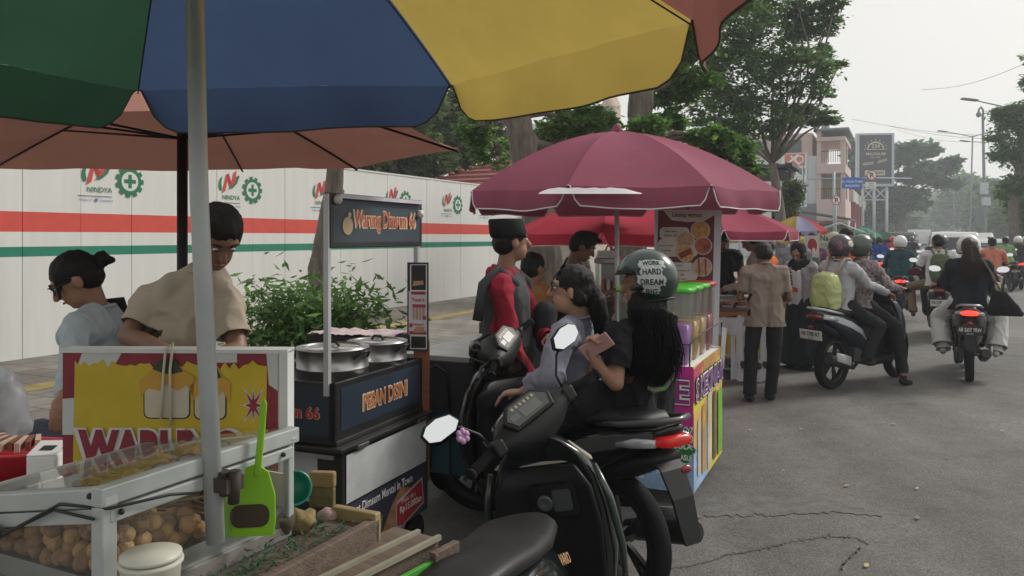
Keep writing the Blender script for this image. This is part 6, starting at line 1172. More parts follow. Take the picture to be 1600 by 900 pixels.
# ---------------- cars ----------------
def car(label, cat, base, th, body, L=4.2, Wd=1.72, H=1.62, kind='suv', lit=False, name='parked_car', group='cars on the avenue'):
    """local: forward +Y, origin at the middle of the ground"""
    t = thing(name, label, cat, (base[0], base[1], 0), th, group); h = L/2; w = Wd/2
    if kind == 'suv': prof = [(-h, .35), (-h-.02, .62), (-h, .98), (-h+.12, H-.18), (-h+.28, H-.03), (-h+.9, H), (h-1.9, H-.02), (h-1.35, H-.22), (h-1.0, 1.02), (h-.3, .90), (h-.04, .74), (h, .40), (h-.1, .28), (-h+.1, .28)]
    elif kind == 'van': prof = [(-h, .35), (-h, 1.0), (-h+.05, H-.2), (-h+.15, H), (h-1.2, H), (h-.55, 1.15), (h-.1, .9), (h, .4), (h-.1, .28), (-h+.1, .28)]
    else: prof = [(-h, .40), (-h, .72), (-h+.05, .92), (-h+.7, .98), (-h+1.25, H-.06), (-h+1.7, H), (h-1.9, H-.03), (h-1.15, 1.0), (h-.25, .82), (h, .62), (h, .36), (h-.1, .26), (-h+.1, .26)]
    secs = []
    for f in (-1, -.96, -.6, .6, .96, 1):
        ring_ = []
        for y, z in prof:
            tum = max(0, (z-.95)/(H-.95))*.16 if z > .95 else (.05 if abs(f) == 1 else 0); sh = .985 if abs(f) == 1 else 1
            ring_.append((f*(w-tum) if abs(f) > .9 else f*(w-tum), y*sh, .95+(z-.95)*(.985 if abs(f) == 1 and z > .95 else 1)))
        secs.append(ring_)
    b = MB(); b.loft(secs, sm=True); b.build('body', body, t, bevel=.02)
    ztop = H-.14; 
    def win(nm, pts): q = MB(); q.add(pts, [tuple(range(len(pts)))]); q.build(nm, M_WIN, t)
    if kind == 'suv' or kind == 'van':
        win('rear_window', [(-w+.17, -h-.004+.0, 1.0), (w-.17, -h-.004, 1.0), (w-.28, -h+.10-.02, H-.2), (-w+.28, -h+.10-.02, H-.2)])
    else: win('rear_window', [(-w+.2, -h+.66, 1.0), (w-.2, -h+.66, 1.0), (w-.3, -h+1.2, H-.08), (-w+.3, -h+1.2, H-.08)])
    ya, yb = {'suv': (h-1.02, h-1.37), 'van': (h-.48, h-1.14), 'sedan': (h-1.14, h-1.85)}[kind]
    win('windscreen', [(w-.15, ya+.03, 1.06), (-w+.15, ya+.03, 1.06), (-w+.26, yb+.03, H-.2), (w-.26, yb+.03, H-.2)])
    for s in (-1, 1):
        y0, y1 = (-h+.35, h-1.45) if kind != 'sedan' else (-h+1.1, h-1.75); n = 3 if kind != 'sedan' else 2
        for i in range(n):
            a, c = y0+(y1-y0)*i/n+.04, y0+(y1-y0)*(i+1)/n-.04; pts = [(s*(w-.012), a, .98), (s*(w-.012), c, .98), (s*(w-.128), c-(.1 if i == n-1 else 0), H-.16), (s*(w-.128), a, H-.16)]
            win('side_window', pts if s > 0 else pts[::-1])
        b = MB(); b.box((min(s*(w-.02), s*(w-.26)), -h-.03, .72), (max(s*(w-.02), s*(w-.26)), -h+.06, .98)); b.build('tail_light', M_TAILR if lit else M_TAILO, t, bevel=.02)
        b = MB(); b.box((min(s*(w-.06), s*(w-.42)), h-.12, .60), (max(s*(w-.06), s*(w-.42)), h+.01, .76)); b.build('headlight', M_CLEARL, t, bevel=.03)
        b = MB(); b.box((min(s*w, s*(w+.16)), h-1.45, 1.0), (max(s*w, s*(w+.16)), h-1.35, 1.13)); b.build('side_mirror', body, t, bevel=.03)
        for y_ in (-h+.78, h-.82):
            b = MB(); b.lathe([(0, -.1), (.30, -.1), (.325, -.06), (.325, .06), (.30, .1), (0, .1)], 26, axis='X'); wl = b.build('wheel', M_RUB, t); wl.location = (s*(w-.09), y_, .325)
            b = MB(); b.lathe([(0, s*.108), (.19, s*.104), (.2, s*.09)], 20, axis='X'); b.build('hub_cap', M_ALU, wl)
    b = MB(); b.box((-.25, -h-.035, .50), (.25, -h-.02, .62)); b.build('number_plate', M_PLATEB, t); b = MB(); b.box((-w+.05, -h-.05, .33), (w-.05, -h+.05, .52)); b.box((-w+.05, h-.05, .3), (w-.05, h+.03, .48)); b.build('bumper', M_GREYP, t, bevel=.03)
    return t
M_CARW = mat('car_white', (.62, .63, .63), .25, coat=.7, var=.03); M_CARG = mat('car_dark_grey', (.05, .06, .065), .25, coat=.8, var=.1); M_CARS = mat('car_silver', (.35, .37, .38), .3, metal=.4, coat=.6); M_CARB = mat('car_blue_grey', (.10, .14, .17), .25, coat=.8)
def CP(px, d): return ((px-800)/F*d, d)
car('white minibus seen from behind in the middle of the road', 'car', CP(1487, 30), math.radians(26), M_CARW, H=1.78, kind='suv', name='white_minibus')
car('dark grey wagon parked side on beyond the food stalls', 'car', CP(1352, 37), math.radians(80), M_CARG, kind='suv', H=1.66)
car('dark car with rear window just beyond the scooters', 'car', CP(1412, 49), math.radians(30), M_CARG, kind='suv', H=1.9, lit=False, name='dark_van')
car('white and red van behind the dark car', 'van', CP(1436, 57), math.radians(27), M_CARW, kind='van', H=2.1, lit=True, name='white_van')
car('white car approaching on the far side of the median', 'car', CP(1528, 50), math.radians(206), M_CARW, kind='van', H=1.85, name='white_minivan')
car('white car right behind the thin lamp pole', 'car', CP(1544, 40), math.radians(205), M_CARW, kind='suv', H=1.5, name='white_hatchback')
car('silver car ahead of the white minibus', 'car', CP(1480, 41), math.radians(26), M_CARS, kind='suv', H=1.65, name='silver_car')
car('white roofed car farther ahead in the right lane', 'car', CP(1470, 56), math.radians(26), M_CARW, kind='suv', H=1.75, name='white_car')
car('dark roofed car beside the farther white car', 'car', CP(1497, 60), math.radians(26), M_CARB, kind='sedan', H=1.5, name='blue_grey_sedan')
car('tiny white van farthest along the road', 'van', CP(1480, 84), math.radians(26), M_CARW, kind='van', H=2.2, name='white_van')
car('pale blue car under the small green umbrella', 'car', CP(1340, 44), math.radians(78), M_CARB, kind='sedan', H=1.48)
car('white car at the right edge beyond the median trees', 'car', CP(1590, 62), math.radians(206), M_CARW, kind='suv', name='white_car')
# ---------------- people ----------------
def cap_(b, p0, p1, r0, r1, n=14, m=4):
    p0, p1 = Vector(p0), Vector(p1); d = p1-p0
    if d.length < 1e-5: d = Vector((0, 0, 1e-4)); p1 = p0+d
    dn = d.normalized(); x, y = frame(dn); rings = []
    for i in range(m): a = math.pi/2*(1-(i+.35)/m); rings.append((p0-dn*r0*math.sin(a), r0*math.cos(a)))
    for i in range(m): a = math.pi/2*((i+.65)/m); rings.append((p1+dn*r1*math.sin(a), r1*math.cos(a)))
    v = [c+(x*math.cos(2*math.pi*j/n)+y*math.sin(2*math.pi*j/n))*r for c, r in rings for j in range(n)]
    k = len(rings); f = [(i*n+j, i*n+(j+1) % n, (i+1)*n+(j+1) % n, (i+1)*n+j) for i in range(k-1) for j in range(n)]
    o = x.cross(y).dot(dn); f += [tuple(range(n))[::-1], tuple((k-1)*n+j for j in range(n))]
    if o < 0: f = [q[::-1] for q in f]
    b.add(v, f, 0, True)
def blob(name, prims, m, parent, vox=.012, smooth=4, amp=0., fr=(9, 9, 5), cuts=(), seed=0, amp2=0.):
    b = MB()
    for p in prims:
        if p[0] == 'c': cap_(b, *p[1:5])
        elif p[0] == 'e':
            M = Matrix.Translation(Vector(p[1])) @ (p[3].to_4x4() if len(p) > 3 else Matrix.Identity(4)); b.ell((0, 0, 0), p[2], 16, 12, M=M)
        elif p[0] == 'l': b.loft(p[1])
    me = bpy.data.meshes.new('t'); me.from_pydata(b.v, [], b.f)
    o = bpy.data.objects.new('t', me); COL.objects.link(o); md = o.modifiers.new('r', 'REMESH'); md.mode = 'VOXEL'; md.voxel_size = vox; md.adaptivity = 0
    sm = o.modifiers.new('s', 'SMOOTH'); sm.factor = .5; sm.iterations = smooth
    dg = bpy.context.evaluated_depsgraph_get(); dg.update(); me2 = bpy.data.meshes.new_from_object(o.evaluated_get(dg)); bpy.data.objects.remove(o); bpy.data.meshes.remove(me)
    if amp or amp2:
        sv = Vector((seed*3.7, seed*1.3, 0)); no = [v.normal.copy() for v in me2.vertices]
        for v, nn in zip(me2.vertices, no):
            c = v.co; q = Vector((c.x*fr[0], c.y*fr[1], c.z*fr[2]))+sv; k = noise.noise(q); r_ = 1-abs(noise.noise(q*1.3+Vector((5, 5, 5))))*2
            v.co = c+nn*(amp*(k*.8+max(0, r_)**2*.7-.25)+amp2*noise.noise(c*55+sv))
    if cuts:
        bm = bmesh.new(); bm.from_mesh(me2)
        for (pt, nrm, rad) in cuts:
            pt, nrm = Vector(pt), Vector(nrm).normalized(); gf = [f for f in bm.faces if (f.calc_center_median()-pt).length < rad] if rad else bm.faces[:]
            ge = list({e for f in gf for e in f.edges}); gv = list({v for f in gf for v in f.verts})
            bmesh.ops.bisect_plane(bm, geom=gv+ge+gf, plane_co=pt, plane_no=nrm, clear_outer=True)
        bm.to_mesh(me2); bm.free()
    me2.name = name; me2.materials.clear(); me2.materials.append(m); me2.polygons.foreach_set('use_smooth', [True]*len(me2.polygons)); me2.update()
    o = bpy.data.objects.new(name, me2); COL.objects.link(o); o.parent = parent
    if cuts: s_ = o.modifiers.new('thickness', 'SOLIDIFY'); s_.thickness = .004; s_.offset = -1
    return o
def skin(k): return {'m': mat('skin_mid', (.29, .15, .095), .55, var=.12, vscale=9), 'd': mat('skin_deep', (.17, .085, .052), .5, var=.15, vscale=9), 'l': mat('skin_light', (.42, .245, .165), .55, var=.1, vscale=9)}[k]
M_HAIR = mat('black_hair', (.006, .0055, .0055), .55, var=.5, vscale=30, bump=.7, bscale=30, scl=(9, 9, .8), spec=.3); M_HAIRB = mat('brown_hair', (.032, .014, .009), .4, var=.5, vscale=30, bump=.8, bscale=60, scl=(6, 6, .8))
def cloth(nm, c, var=.1, col2=None, vs=9): return mat('cloth_'+nm, c, .85, var=var, col2=col2, vscale=vs, bump=.55, bscale=26, spec=.2)
def strands(parent, m, tops, bots, n, r=.0028, jit=.012, seed=1):
    rg = random.Random(seed); b = MB(); tops = [Vector(p) for p in tops]; bots = [Vector(p) for p in bots]
    def pick(a, f): x = f*(len(a)-1); i = min(int(x), len(a)-2); return a[i].lerp(a[i+1], x-i)
    J3 = lambda k: Vector((rg.gauss(0, k), rg.gauss(0, k), rg.gauss(0, k*.6)))
    for i in range(n):
        f = rg.random(); p0 = pick(tops, f)+J3(jit*.6); p3 = pick(bots, min(1, max(0, f+rg.gauss(0, .08))))+J3(jit)+Vector((0, 0, rg.uniform(-.02, .05))); sw = J3(jit)
        b.tube([p0, p0.lerp(p3, .35)+sw, p0.lerp(p3, .7)+sw*1.2, p3], [r, r, r*.8, r*.25], 5)
    return b.build('hair_strands', mat('dark_strands', (.006, .0055, .0055), .8, var=.3, spec=.08) if m is M_HAIR else m, parent)
def STAND(s=1., **k):
    J = dict(pel=(0, 0, .93), che=(0, .01, 1.25), nk=(0, .0, 1.44), hd=(0, .03, 1.585), shL=(-.175, 0, 1.385), shR=(.175, 0, 1.385), elL=(-.215, -.02, 1.10), elR=(.215, -.02, 1.10), wrL=(-.22, .08, .87), wrR=(.22, .08, .87),
             hiL=(-.09, 0, .90), hiR=(.09, 0, .90), knL=(-.10, .03, .49), knR=(.10, .03, .49), anL=(-.105, -.01, .075), anR=(.105, -.01, .075), look=(0, 1, -.1), toe=(0, 1, 0))
    J = {a: tuple(x*s for x in v) if a not in ('look', 'toe') else v for a, v in J.items()}; J.update(k); return J
def RIDE(ys=.48, front=True, lean=.06, s=1., **k):
    J = dict(pel=(0, ys-.02, .88), che=(0, ys+.01+lean*.7, 1.17), nk=(0, ys+lean, 1.34), hd=(0, ys+.04+lean, 1.475), shL=(-.17, ys+lean*.9, 1.29), shR=(.17, ys+lean*.9, 1.29), look=(0, 1, -.06), toe=(0, 1, -.1))
    if front: J.update(elL=(-.27, ys+.16, 1.07), elR=(.27, ys+.16, 1.07), wrL=(-.29, .86, 1.04), wrR=(.29, .86, 1.04), hiL=(-.10, ys+.0, .86), hiR=(.10, ys+.0, .86), knL=(-.20, ys+.36, .74), knR=(.20, ys+.36, .74), anL=(-.17, ys+.33, .37), anR=(.17, ys+.33, .37))
    else: J.update(elL=(-.22, ys+.10, 1.03), elR=(.22, ys+.10, 1.03), wrL=(-.13, ys+.27, .98), wrR=(.13, ys+.27, .98), hiL=(-.12, ys+.0, .87), hiR=(.12, ys+.0, .87), knL=(-.30, ys+.28, .66), knR=(.30, ys+.28, .66), anL=(-.26, ys+.10, .33), anR=(.26, ys+.10, .33))
    J.update(k); return J
def person(label, base, th, J, top, bot=None, sk='m', sleeve='long', hair='short', hairm=None, helmet=None, vox=.012, shoes=None, b_=1., group=None, hem=None, skirt=False, eyes=False, glasses=False, lean=0., cap=None, curl=.6, z=0., amp=.011, visor=None, hijab=None, veil=None, topcut=True, hood=False, cat='person', gripd=None, pantlen=1., footz=None):
    t = thing('person', label, cat, (base[0], base[1], z), th, group)
    if lean: t.rotation_euler = (Matrix.Rotation(-th, 4, 'Z') @ Matrix.Rotation(-lean, 4, 'Y')).to_euler()
    g = {k: Vector(v) for k, v in J.items()}; rt = (g['shR']-g['shL']).normalized(); upv = (g['nk']-g['pel']).normalized(); fw_ = upv.cross(rt).normalized()
    lk = g['look'].normalized(); hr = lk.cross(Vector((0, 0, 1))).normalized(); hu = hr.cross(lk).normalized(); HR = Matrix((hr, lk, hu)).transposed(); hd = g['hd']
    H_ = lambda x, y, z_: hd+hr*x+lk*y+hu*z_
    pr = [('e', H_(0, -.008, .018), (.074, .094, .092), HR), ('e', H_(0, .022, -.05), (.056, .066, .066), HR), ('c', H_(0, .045, -.085), H_(0, .062, -.085), .026, .020), ('c', H_(0, .080, .02), H_(0, .105, -.022), .010, .015), ('e', H_(0, .078, -.056), (.024, .014, .010), HR), ('e', H_(0, .07, .032), (.055, .02, .014), HR),
          ('e', H_(-.077, -.005, -.012), (.010, .02, .032), HR), ('e', H_(.077, -.005, -.012), (.010, .02, .032), HR), ('c', H_(0, -.02, -.05), g['nk']-upv*.03, .052, .056),
          ('c', g['nk']-upv*.05, g['che'], .05, .075), ('c', g['che']+rt*.04, g['pel']+rt*.03, .06, .065), ('c', g['che']-rt*.04, g['pel']-rt*.03, .06, .065), ('c', g['shL']-upv*.02, g['shR']-upv*.02, .038, .038)]
    fine = vox < .008
    for S_ in 'LR':
        s = -1 if S_ == 'L' else 1; sh, el, wr = g['sh'+S_], g['el'+S_], g['wr'+S_]; pr += [('c', sh, el, .043, .036), ('c', el, el.lerp(wr, .35), .036, .036), ('c', el.lerp(wr, .35), wr, .036, .024)]
        dv = (wr-el).normalized()
        if gripd and gripd.get(S_): dv = Vector(gripd[S_]).normalized()
        pn = dv.cross(rt*s).normalized() if abs(dv.dot(rt)) < .9 else upv; sd = dv.cross(pn).normalized(); pn = pn if pn.z < .2 else -pn; sd = pn.cross(dv).normalized()
        pc = wr+dv*.05; Rm = Matrix((sd, dv, pn)).transposed(); pr.append(('e', pc, (.038, .052, .017), Rm))
        for q, ln in ((-1.5, .062), (-.5, .075), (.5, .08), (1.5, .07)):
            q0 = wr+dv*.08+sd*q*.0185; a1, a2 = curl, curl*2; d1 = dv*math.cos(a1)+pn*math.sin(a1); d2 = dv*math.cos(a2)+pn*math.sin(a2); m_ = q0+d1*ln*.5; pr += [('c', q0, m_, .0088, .0082), ('c', m_, m_+d2*ln*.55, .0082, .007)]
        ts = -sd if sd.dot(rt*s) > 0 else sd; q0 = wr+dv*.025+ts*.028; d1 = (dv*.7+ts*.6+pn*.4).normalized(); m_ = q0+d1*.035; pr += [('c', q0, m_, .013, .010), ('c', m_, m_+(dv*.8+pn*.5).normalized()*.03, .010, .008)]
        hi, kn, an = g['hi'+S_], g['kn'+S_], g['an'+S_]; pr += [('c', hi, kn, .065, .05), ('c', kn, kn.lerp(an, .35), .048, .05), ('c', kn.lerp(an, .35), an, .05, .032)]
    blob('body', pr, skin(sk), t, vox, 3 if fine else 2)
    if eyes:
        for s in (-1, 1):
            b = MB(); b.ell(H_(s*.030, .0765, .010), (.010, .011, .0045), 12, 8); e = b.build('eye', M_TXTW, t); b = MB(); b.ell(H_(s*.030, .0855, .009), (.0058, .0040, .0042), 10, 6); b.build('iris', M_TXTK, e)
            b = MB(); b.tube([H_(s*.014, .091, .033), H_(s*.032, .090, .039), H_(s*.05, .078, .033)], [.003, .004, .002], 6); b.build('eyebrow', M_HAIR, t)
        b = MB(); b.tube([H_(-.022, .085, -.055), H_(0, .094, -.054), H_(.022, .085, -.055)], [.003, .0055, .003], 8); b.build('lips', mat('lip', (.25, .08, .07), .5), t)
    if glasses:
        b = MB()
        for s in (-1, 1):
            b.tube([H_(s*.033+.026*math.cos(a), .102-.012*abs(math.cos(a)), .012+.020*math.sin(a)) for a in np.linspace(0, 6.284, 17)], .0022, 5); b.tube([H_(s*.058, .092, .018), H_(s*.079, .02, .012), H_(s*.079, -.02, .006)], .0022, 5)
        b.tube([H_(-.008, .104, .014), H_(.008, .104, .014)], .002, 5); b.build('glasses', M_TXTK, t)
    # trousers / skirt
    bm_ = bot or cloth('black', (.014, .015, .017))
    if skirt:
        px_ = g['pel']; an = (g['anL']+g['anR'])/2; rings = []
        for f, rx, ry in ((0, .13, .10), (.12, .17, .135), (.4, .20, .17), (.75, .24, .21), (1, .27, .24)):
            c = (px_+Vector((0, 0, .1))).lerp(Vector((an.x, an.y, .06)), f); rings.append([(c.x+rx*math.cos(a)*(1+.05*math.sin(7*a)*f), c.y+ry*math.sin(a)*(1+.05*math.sin(7*a+1)*f), c.z) for a in np.linspace(0, 2*math.pi, 25)[:-1]])
        blob('skirt', [('l', rings)], bm_, t, vox*1.1, 3, .02, (7, 7, 1.2), seed=len(label))
    else:
        q = [('c', g['pel']+rt*.04+upv*.03, g['hiR'], .07*b_, .084*b_), ('c', g['pel']-rt*.04+upv*.03, g['hiL'], .07*b_, .084*b_), ('c', g['hiL'], g['hiR'], .078*b_, .078*b_)]; cuts = []
        for S_ in 'LR':
            hi, kn, an = g['hi'+S_], g['kn'+S_], g['an'+S_]; e = kn.lerp(an, pantlen); q += [('c', hi, kn, .086*b_, .072), ('c', kn, kn.lerp(e, .6), .072, .064), ('c', kn.lerp(e, .6), e, .064, .066 if pantlen < 1.02 else .08)]
            if fine or vox < .014: cuts.append((e+(an-kn).normalized()*.0, (an-kn), .12))
        blob('trousers', q, bm_, t, vox*1.1, 3, amp*.9, (8, 8, 4), seed=len(label), cuts=cuts)
    # shoes
    shm = shoes or cloth('shoe_black', (.02, .02, .02))
    for S_ in 'LR':
        an = g['an'+S_]; td = Vector((g['toe'].x, g['toe'].y, g['toe'].z)).normalized(); a0 = an-Vector((0, 0, .03)); blob('shoe', [('c', a0-td*.035, a0+td*.06-Vector((0, 0, .012)), .036, .036), ('c', a0+td*.05-Vector((0, 0, .014)), a0+td*.145-Vector((0, 0, .018)), .036, .027), ('c', a0-td*.02, an+Vector((0, 0, .01)), .036, .036)], shm, t, max(vox, .008), 3)
    # top
    q = [('c', g['che']+rt*.072*b_, g['pel']+rt*.066*b_+upv*.04, .098*b_, .103*b_), ('c', g['che']-rt*.072*b_, g['pel']-rt*.066*b_+upv*.04, .098*b_, .103*b_), ('c', g['pel']+rt*.062*b_+upv*.04, g['pel']+rt*.078*b_-upv*(.06 if hem is None else hem), .104*b_, .116*b_), ('c', g['pel']-rt*.062*b_+upv*.04, g['pel']-rt*.078*b_-upv*(.06 if hem is None else hem), .104*b_, .116*b_), ('c', g['che']+fw_*.02, g['pel']+fw_*.02, .10*b_, .10*b_),
         ('c', g['nk']-upv*.075, g['che'], .07, .10), ('c', g['shL'], g['nk']-upv*.035, .058, .062), ('c', g['shR'], g['nk']-upv*.035, .058, .062), ('c', g['shL']-upv*.03, g['shR']-upv*.03, .072, .072), ('c', g['che']+upv*.04-rt*.07, g['che']+upv*.04+rt*.07, .10*b_, .10*b_)]
    cuts = [(g['pel']-upv*(.05 if hem is None else hem), -upv, 0)] if topcut else []
    for S_ in 'LR':
        sh, el, wr = g['sh'+S_], g['el'+S_], g['wr'+S_]
        if sleeve == 'short':
            e = sh.lerp(el, .72); q += [('c', sh, e, .058*b_**.5, .060*b_**.5)]; cuts.append((e, el-sh, .11))
        elif sleeve == 'long': q += [('c', sh, el, .060, .052), ('c', el, wr, .052, .036)]; cuts.append((wr-(wr-el).normalized()*.01, wr-el, .08))
        elif sleeve == 'puff': q += [('c', sh, el, .062, .066), ('c', el, el.lerp(wr, .45), .068, .055)]; cuts.append((el.lerp(wr, .5), wr-el, .09))
    if hood: q += [('c', g['nk']-fw_*.055-rt*.05-upv*.03, g['nk']-fw_*.055+rt*.05-upv*.03, .04, .04), ('c', g['nk']-fw_*.06-upv*.05, g['nk']-fw_*.06-upv*.10, .05, .045)]
    tp = blob('shirt', q, top, t, vox, 6 if vox < .01 else 4, amp*1.35, (10, 10, 5), seed=len(label)+3, cuts=cuts if vox < .02 else cuts[:1])
    b = MB(); n0 = g['nk']-upv*.008; b.tube([n0+(rt*math.cos(a)*.062+fw_*(math.sin(a)*.062-.005)-upv*.022*math.sin(a)) for a in np.linspace(0, 2*math.pi, 21)], .008 if sleeve != 'collar' else .014, 7, caps=False); b.build('collar', top, t)
    # hair, helmet, cap
    hm_ = hairm or M_HAIR
    if hijab:
        blob('headscarf', [('e', H_(0, -.022, .022), (.093, .108, .106), HR), ('c', H_(0, -.03, -.05), g['nk'], .085, .11), ('c', g['nk']-upv*.02-rt*.07, g['nk']-upv*.02+rt*.07, .09, .09), ('c', g['nk']+fw_*.05, g['che']+fw_*.07, .09, .07)], hijab, t, vox, 3, .012, (12, 12, 6), cuts=[(H_(0, .062, 0), lk, .07)], seed=2)
    elif not helmet or hair in ('long', 'pony'):
        q = [('e', H_(0, -.016, .034), (.084, .098, .088), HR), ('e', H_(0, -.045, -.005), (.080, .072, .080), HR)] if not helmet else []
        if hair == 'long': q += [('c', H_(0, -.06, -.02), H_(0, -.11, -.15), .075, .065), ('c', H_(.035, -.08, -.12), H_(.045, -.13, -.30), .05, .035), ('c', H_(-.035, -.08, -.12), H_(-.045, -.13, -.30), .05, .035), ('c', H_(0, -.09, -.15), H_(0, -.145, -.36), .06, .03)]
        if hair == 'pony': q += [('c', H_(0, -.09, .0), H_(.0, -.12, -.06), .045, .045), ('c', H_(0, -.12, -.06), H_(.0, -.15, -.20), .05, .04), ('c', H_(0, -.15, -.20), H_(.0, -.13, -.30), .04, .015), ('c', H_(-.03, .0, .05), H_(-.055, -.04, -.04), .05, .04), ('c', H_(.03, .0, .05), H_(.055, -.04, -.04), .05, .04)]
        if hair == 'bun': q += [('c', H_(0, -.09, .0), H_(0, -.13, .01), .03, .035), ('c', H_(0, -.13, .0), H_(.0, -.165, -.02), .03, .012), ('c', H_(0, -.12, .02), H_(.0, -.15, .03), .02, .012), ('c', H_(.045, .05, .05), H_(.06, .085, -.02), .018, .006), ('c', H_(-.045, .05, .05), H_(-.06, .09, -.03), .018, .006)]
        if hair == 'tuft': q += [('c', H_(0, .05, .09), H_(.01, .10, .105), .035, .015), ('c', H_(0, .0, .1), H_(0, .04, .125), .04, .02)]
        if hair == 'curly': q += [('e', H_(.05, -.04, .05), .05), ('e', H_(-.05, -.04, .05), .05), ('e', H_(0, -.07, .03), .06)]
        if q: blob('hair', q, hm_, t, max(vox*.9, .006), 3, .004, (34, 34, 9), seed=1, amp2=.002)
    if hair == 'pony' and vox < .01 and not helmet:
        strands(t, hm_, [H_(-.03, -.095, .0), H_(0, -.12, .01), H_(.03, -.095, .0)], [H_(-.035, -.15, -.30), H_(0, -.165, -.34), H_(.035, -.14, -.30)], 170, .0018, .011, 5)
        strands(t, hm_, [H_(-.05, .06, .075), H_(.0, .04, .115), H_(.05, .06, .075)], [H_(-.07, -.06, -.02), H_(0, -.10, .06), H_(.07, -.06, -.02)], 130, .0016, .006, 6)
    if helmet:
        b = MB(); n, m = 28, 20; vs = []; keep = []
        for i in range(m+1):
            ph = math.pi*i/m
            for j in range(n): a = 2*math.pi*j/n; vs.append((math.sin(ph)*math.cos(a), math.sin(ph)*math.sin(a), math.cos(ph)))
        fs = []
        for i in range(m):
            for j in range(n):
                q4 = (i*n+j, i*n+(j+1) % n, (i+1)*n+(j+1) % n, (i+1)*n+j); c = sum((Vector(vs[k]) for k in q4), Vector())/4
                if c.z < -.72 or (c.y > .30 and c.z < .30 and c.y > .30-.2*c.z) or (c.z < -.3 and c.y > .05): continue
                fs.append(q4[::-1] if i else (q4[0], q4[3], q4[2])) if i else fs.append((q4[0], q4[3], q4[2]))
        def HV(x, y, z_): return H_(x*.122, y*.140-.012, z_*.135+.018)
        b.add([HV(*p) for p in vs], fs, 0, True); hh = b.build('helmet', helmet, t); sf = hh.modifiers.new('shell', 'SOLIDIFY'); sf.thickness = .014; sf.offset = -.6
        b = MB(); edge = []
        for a in np.linspace(-1.25, 1.25, 15): edge.append(HV(math.sin(a)*.97, math.cos(a)*.97, .30))
        b.tube(edge, .006, 6); b.tube([HV(.98*math.cos(a), .98*math.sin(a), -.60+.0*a) if False else HV(math.sin(a)*.78, -math.cos(a)*.78, -.70) for a in np.linspace(-1.7, 1.7, 15)], .007, 6); b.build('helmet_trim', M_BLACKP, hh)
        if visor:
            b = MB(); vv = []; NA = 16
            for z_ in (.38, .1, -.2, -.42):
                for a in np.linspace(-1.35, 1.35, NA): k = 1.10*math.cos(z_*.9); vv.append(HV(math.sin(a)*k*1.0, math.cos(a)*k*1.02, z_ + (.75 if visor == 'up' else 0)))
            b.add(vv, [(r*NA+j, r*NA+j+1, (r+1)*NA+j+1, (r+1)*NA+j) for r in range(3) for j in range(NA-1)], 0, True); b.build('visor', glass('visor_glass', (.55, .58, .6), 1.6, .05), hh)
        hh['hu'] = 1
    if cap == 'peci':
        b = MB(); rings = []
        for z_, k in ((.022, .98), (.05, 1.02), (.118, .94), (.13, .86), (.132, .2)): rings.append([H_(.090*k*math.cos(a), -.018+.108*k*math.sin(a)-.2*(z_-.03), z_) for a in np.linspace(0, 2*math.pi, 29)[:-1]])
        b.loft(rings); b.build('cap', cloth('velvet_black', (.012, .012, .013)), t)
    elif cap:
        b = MB(); b.ell((0, 0, 0), (.092, .108, .088), 20, 12, M=Matrix.Translation(H_(0, -.016, .045)) @ HR.to_4x4()); b.box((-.06, .06, -.01), (.06, .17, .0), M=Matrix.Translation(H_(0, -.0, .05)) @ HR.to_4x4()); b.build('cap', cap, t)
    t['_f'] = 0; del t['_f']
    return t, g, H_, (hr, lk, hu)
def toL(base, th, w, z=0.):
    dx, dy = w[0]-base[0], w[1]-base[1]; return (dx*math.cos(th)-dy*math.sin(th), dx*math.sin(th)+dy*math.cos(th), w[2]-z)
def dirL(th, w): return (w[0]*math.cos(th)-w[1]*math.sin(th), w[0]*math.sin(th)+w[1]*math.cos(th), w[2])
def head_sz(J): return J
R_ = math.radians
def pack(label, owner_base, th, c, size, m, strapm=None, g=None, cat='backpack', group=None, lean=0.):
    t = thing('backpack', label, cat, owner_base, th, group); sx, sy, sz = size; c = Vector(c)
    rings = []
    for f, k in ((-1, .55), (-.9, .85), (-.5, 1.0), (.0, 1.02), (.5, .95), (.85, .75), (1, .4)): rings.append([(c.x+sx*k*math.copysign(abs(math.cos(a))**.7, math.cos(a)), c.y+sy*k*math.copysign(abs(math.sin(a))**.7, math.sin(a)), c.z+sz*f) for a in np.linspace(0, 2*math.pi, 25)[:-1]])
    blob('bag', [('l', rings)], m, t, .012, 3, .014, (14, 14, 9), seed=4)
    if g:
        for s, S_ in ((-1, 'L'), (1, 'R')):
            sh = g['sh'+S_]; nk = g['nk']; a = sh.lerp(nk, .45)+Vector((0, 0, .065)); b = MB(); b.tube([(c.x+s*sx*.5, c.y+sy*.4, c.z+sz*.8), tuple(a+Vector((0, -.06, -.0))), tuple(a+Vector((0, .03, .0))), (a.x+s*.02, a.y+.11, a.z-.12), (a.x+s*.05, a.y+.09, a.z-.28), (c.x+s*sx*.8, c.y+sy*.6, c.z-sz*.6)], [.014, .018, .018, .016, .012, .01], 8); b.build('strap', strapm or m, t)
    return t
C = cloth
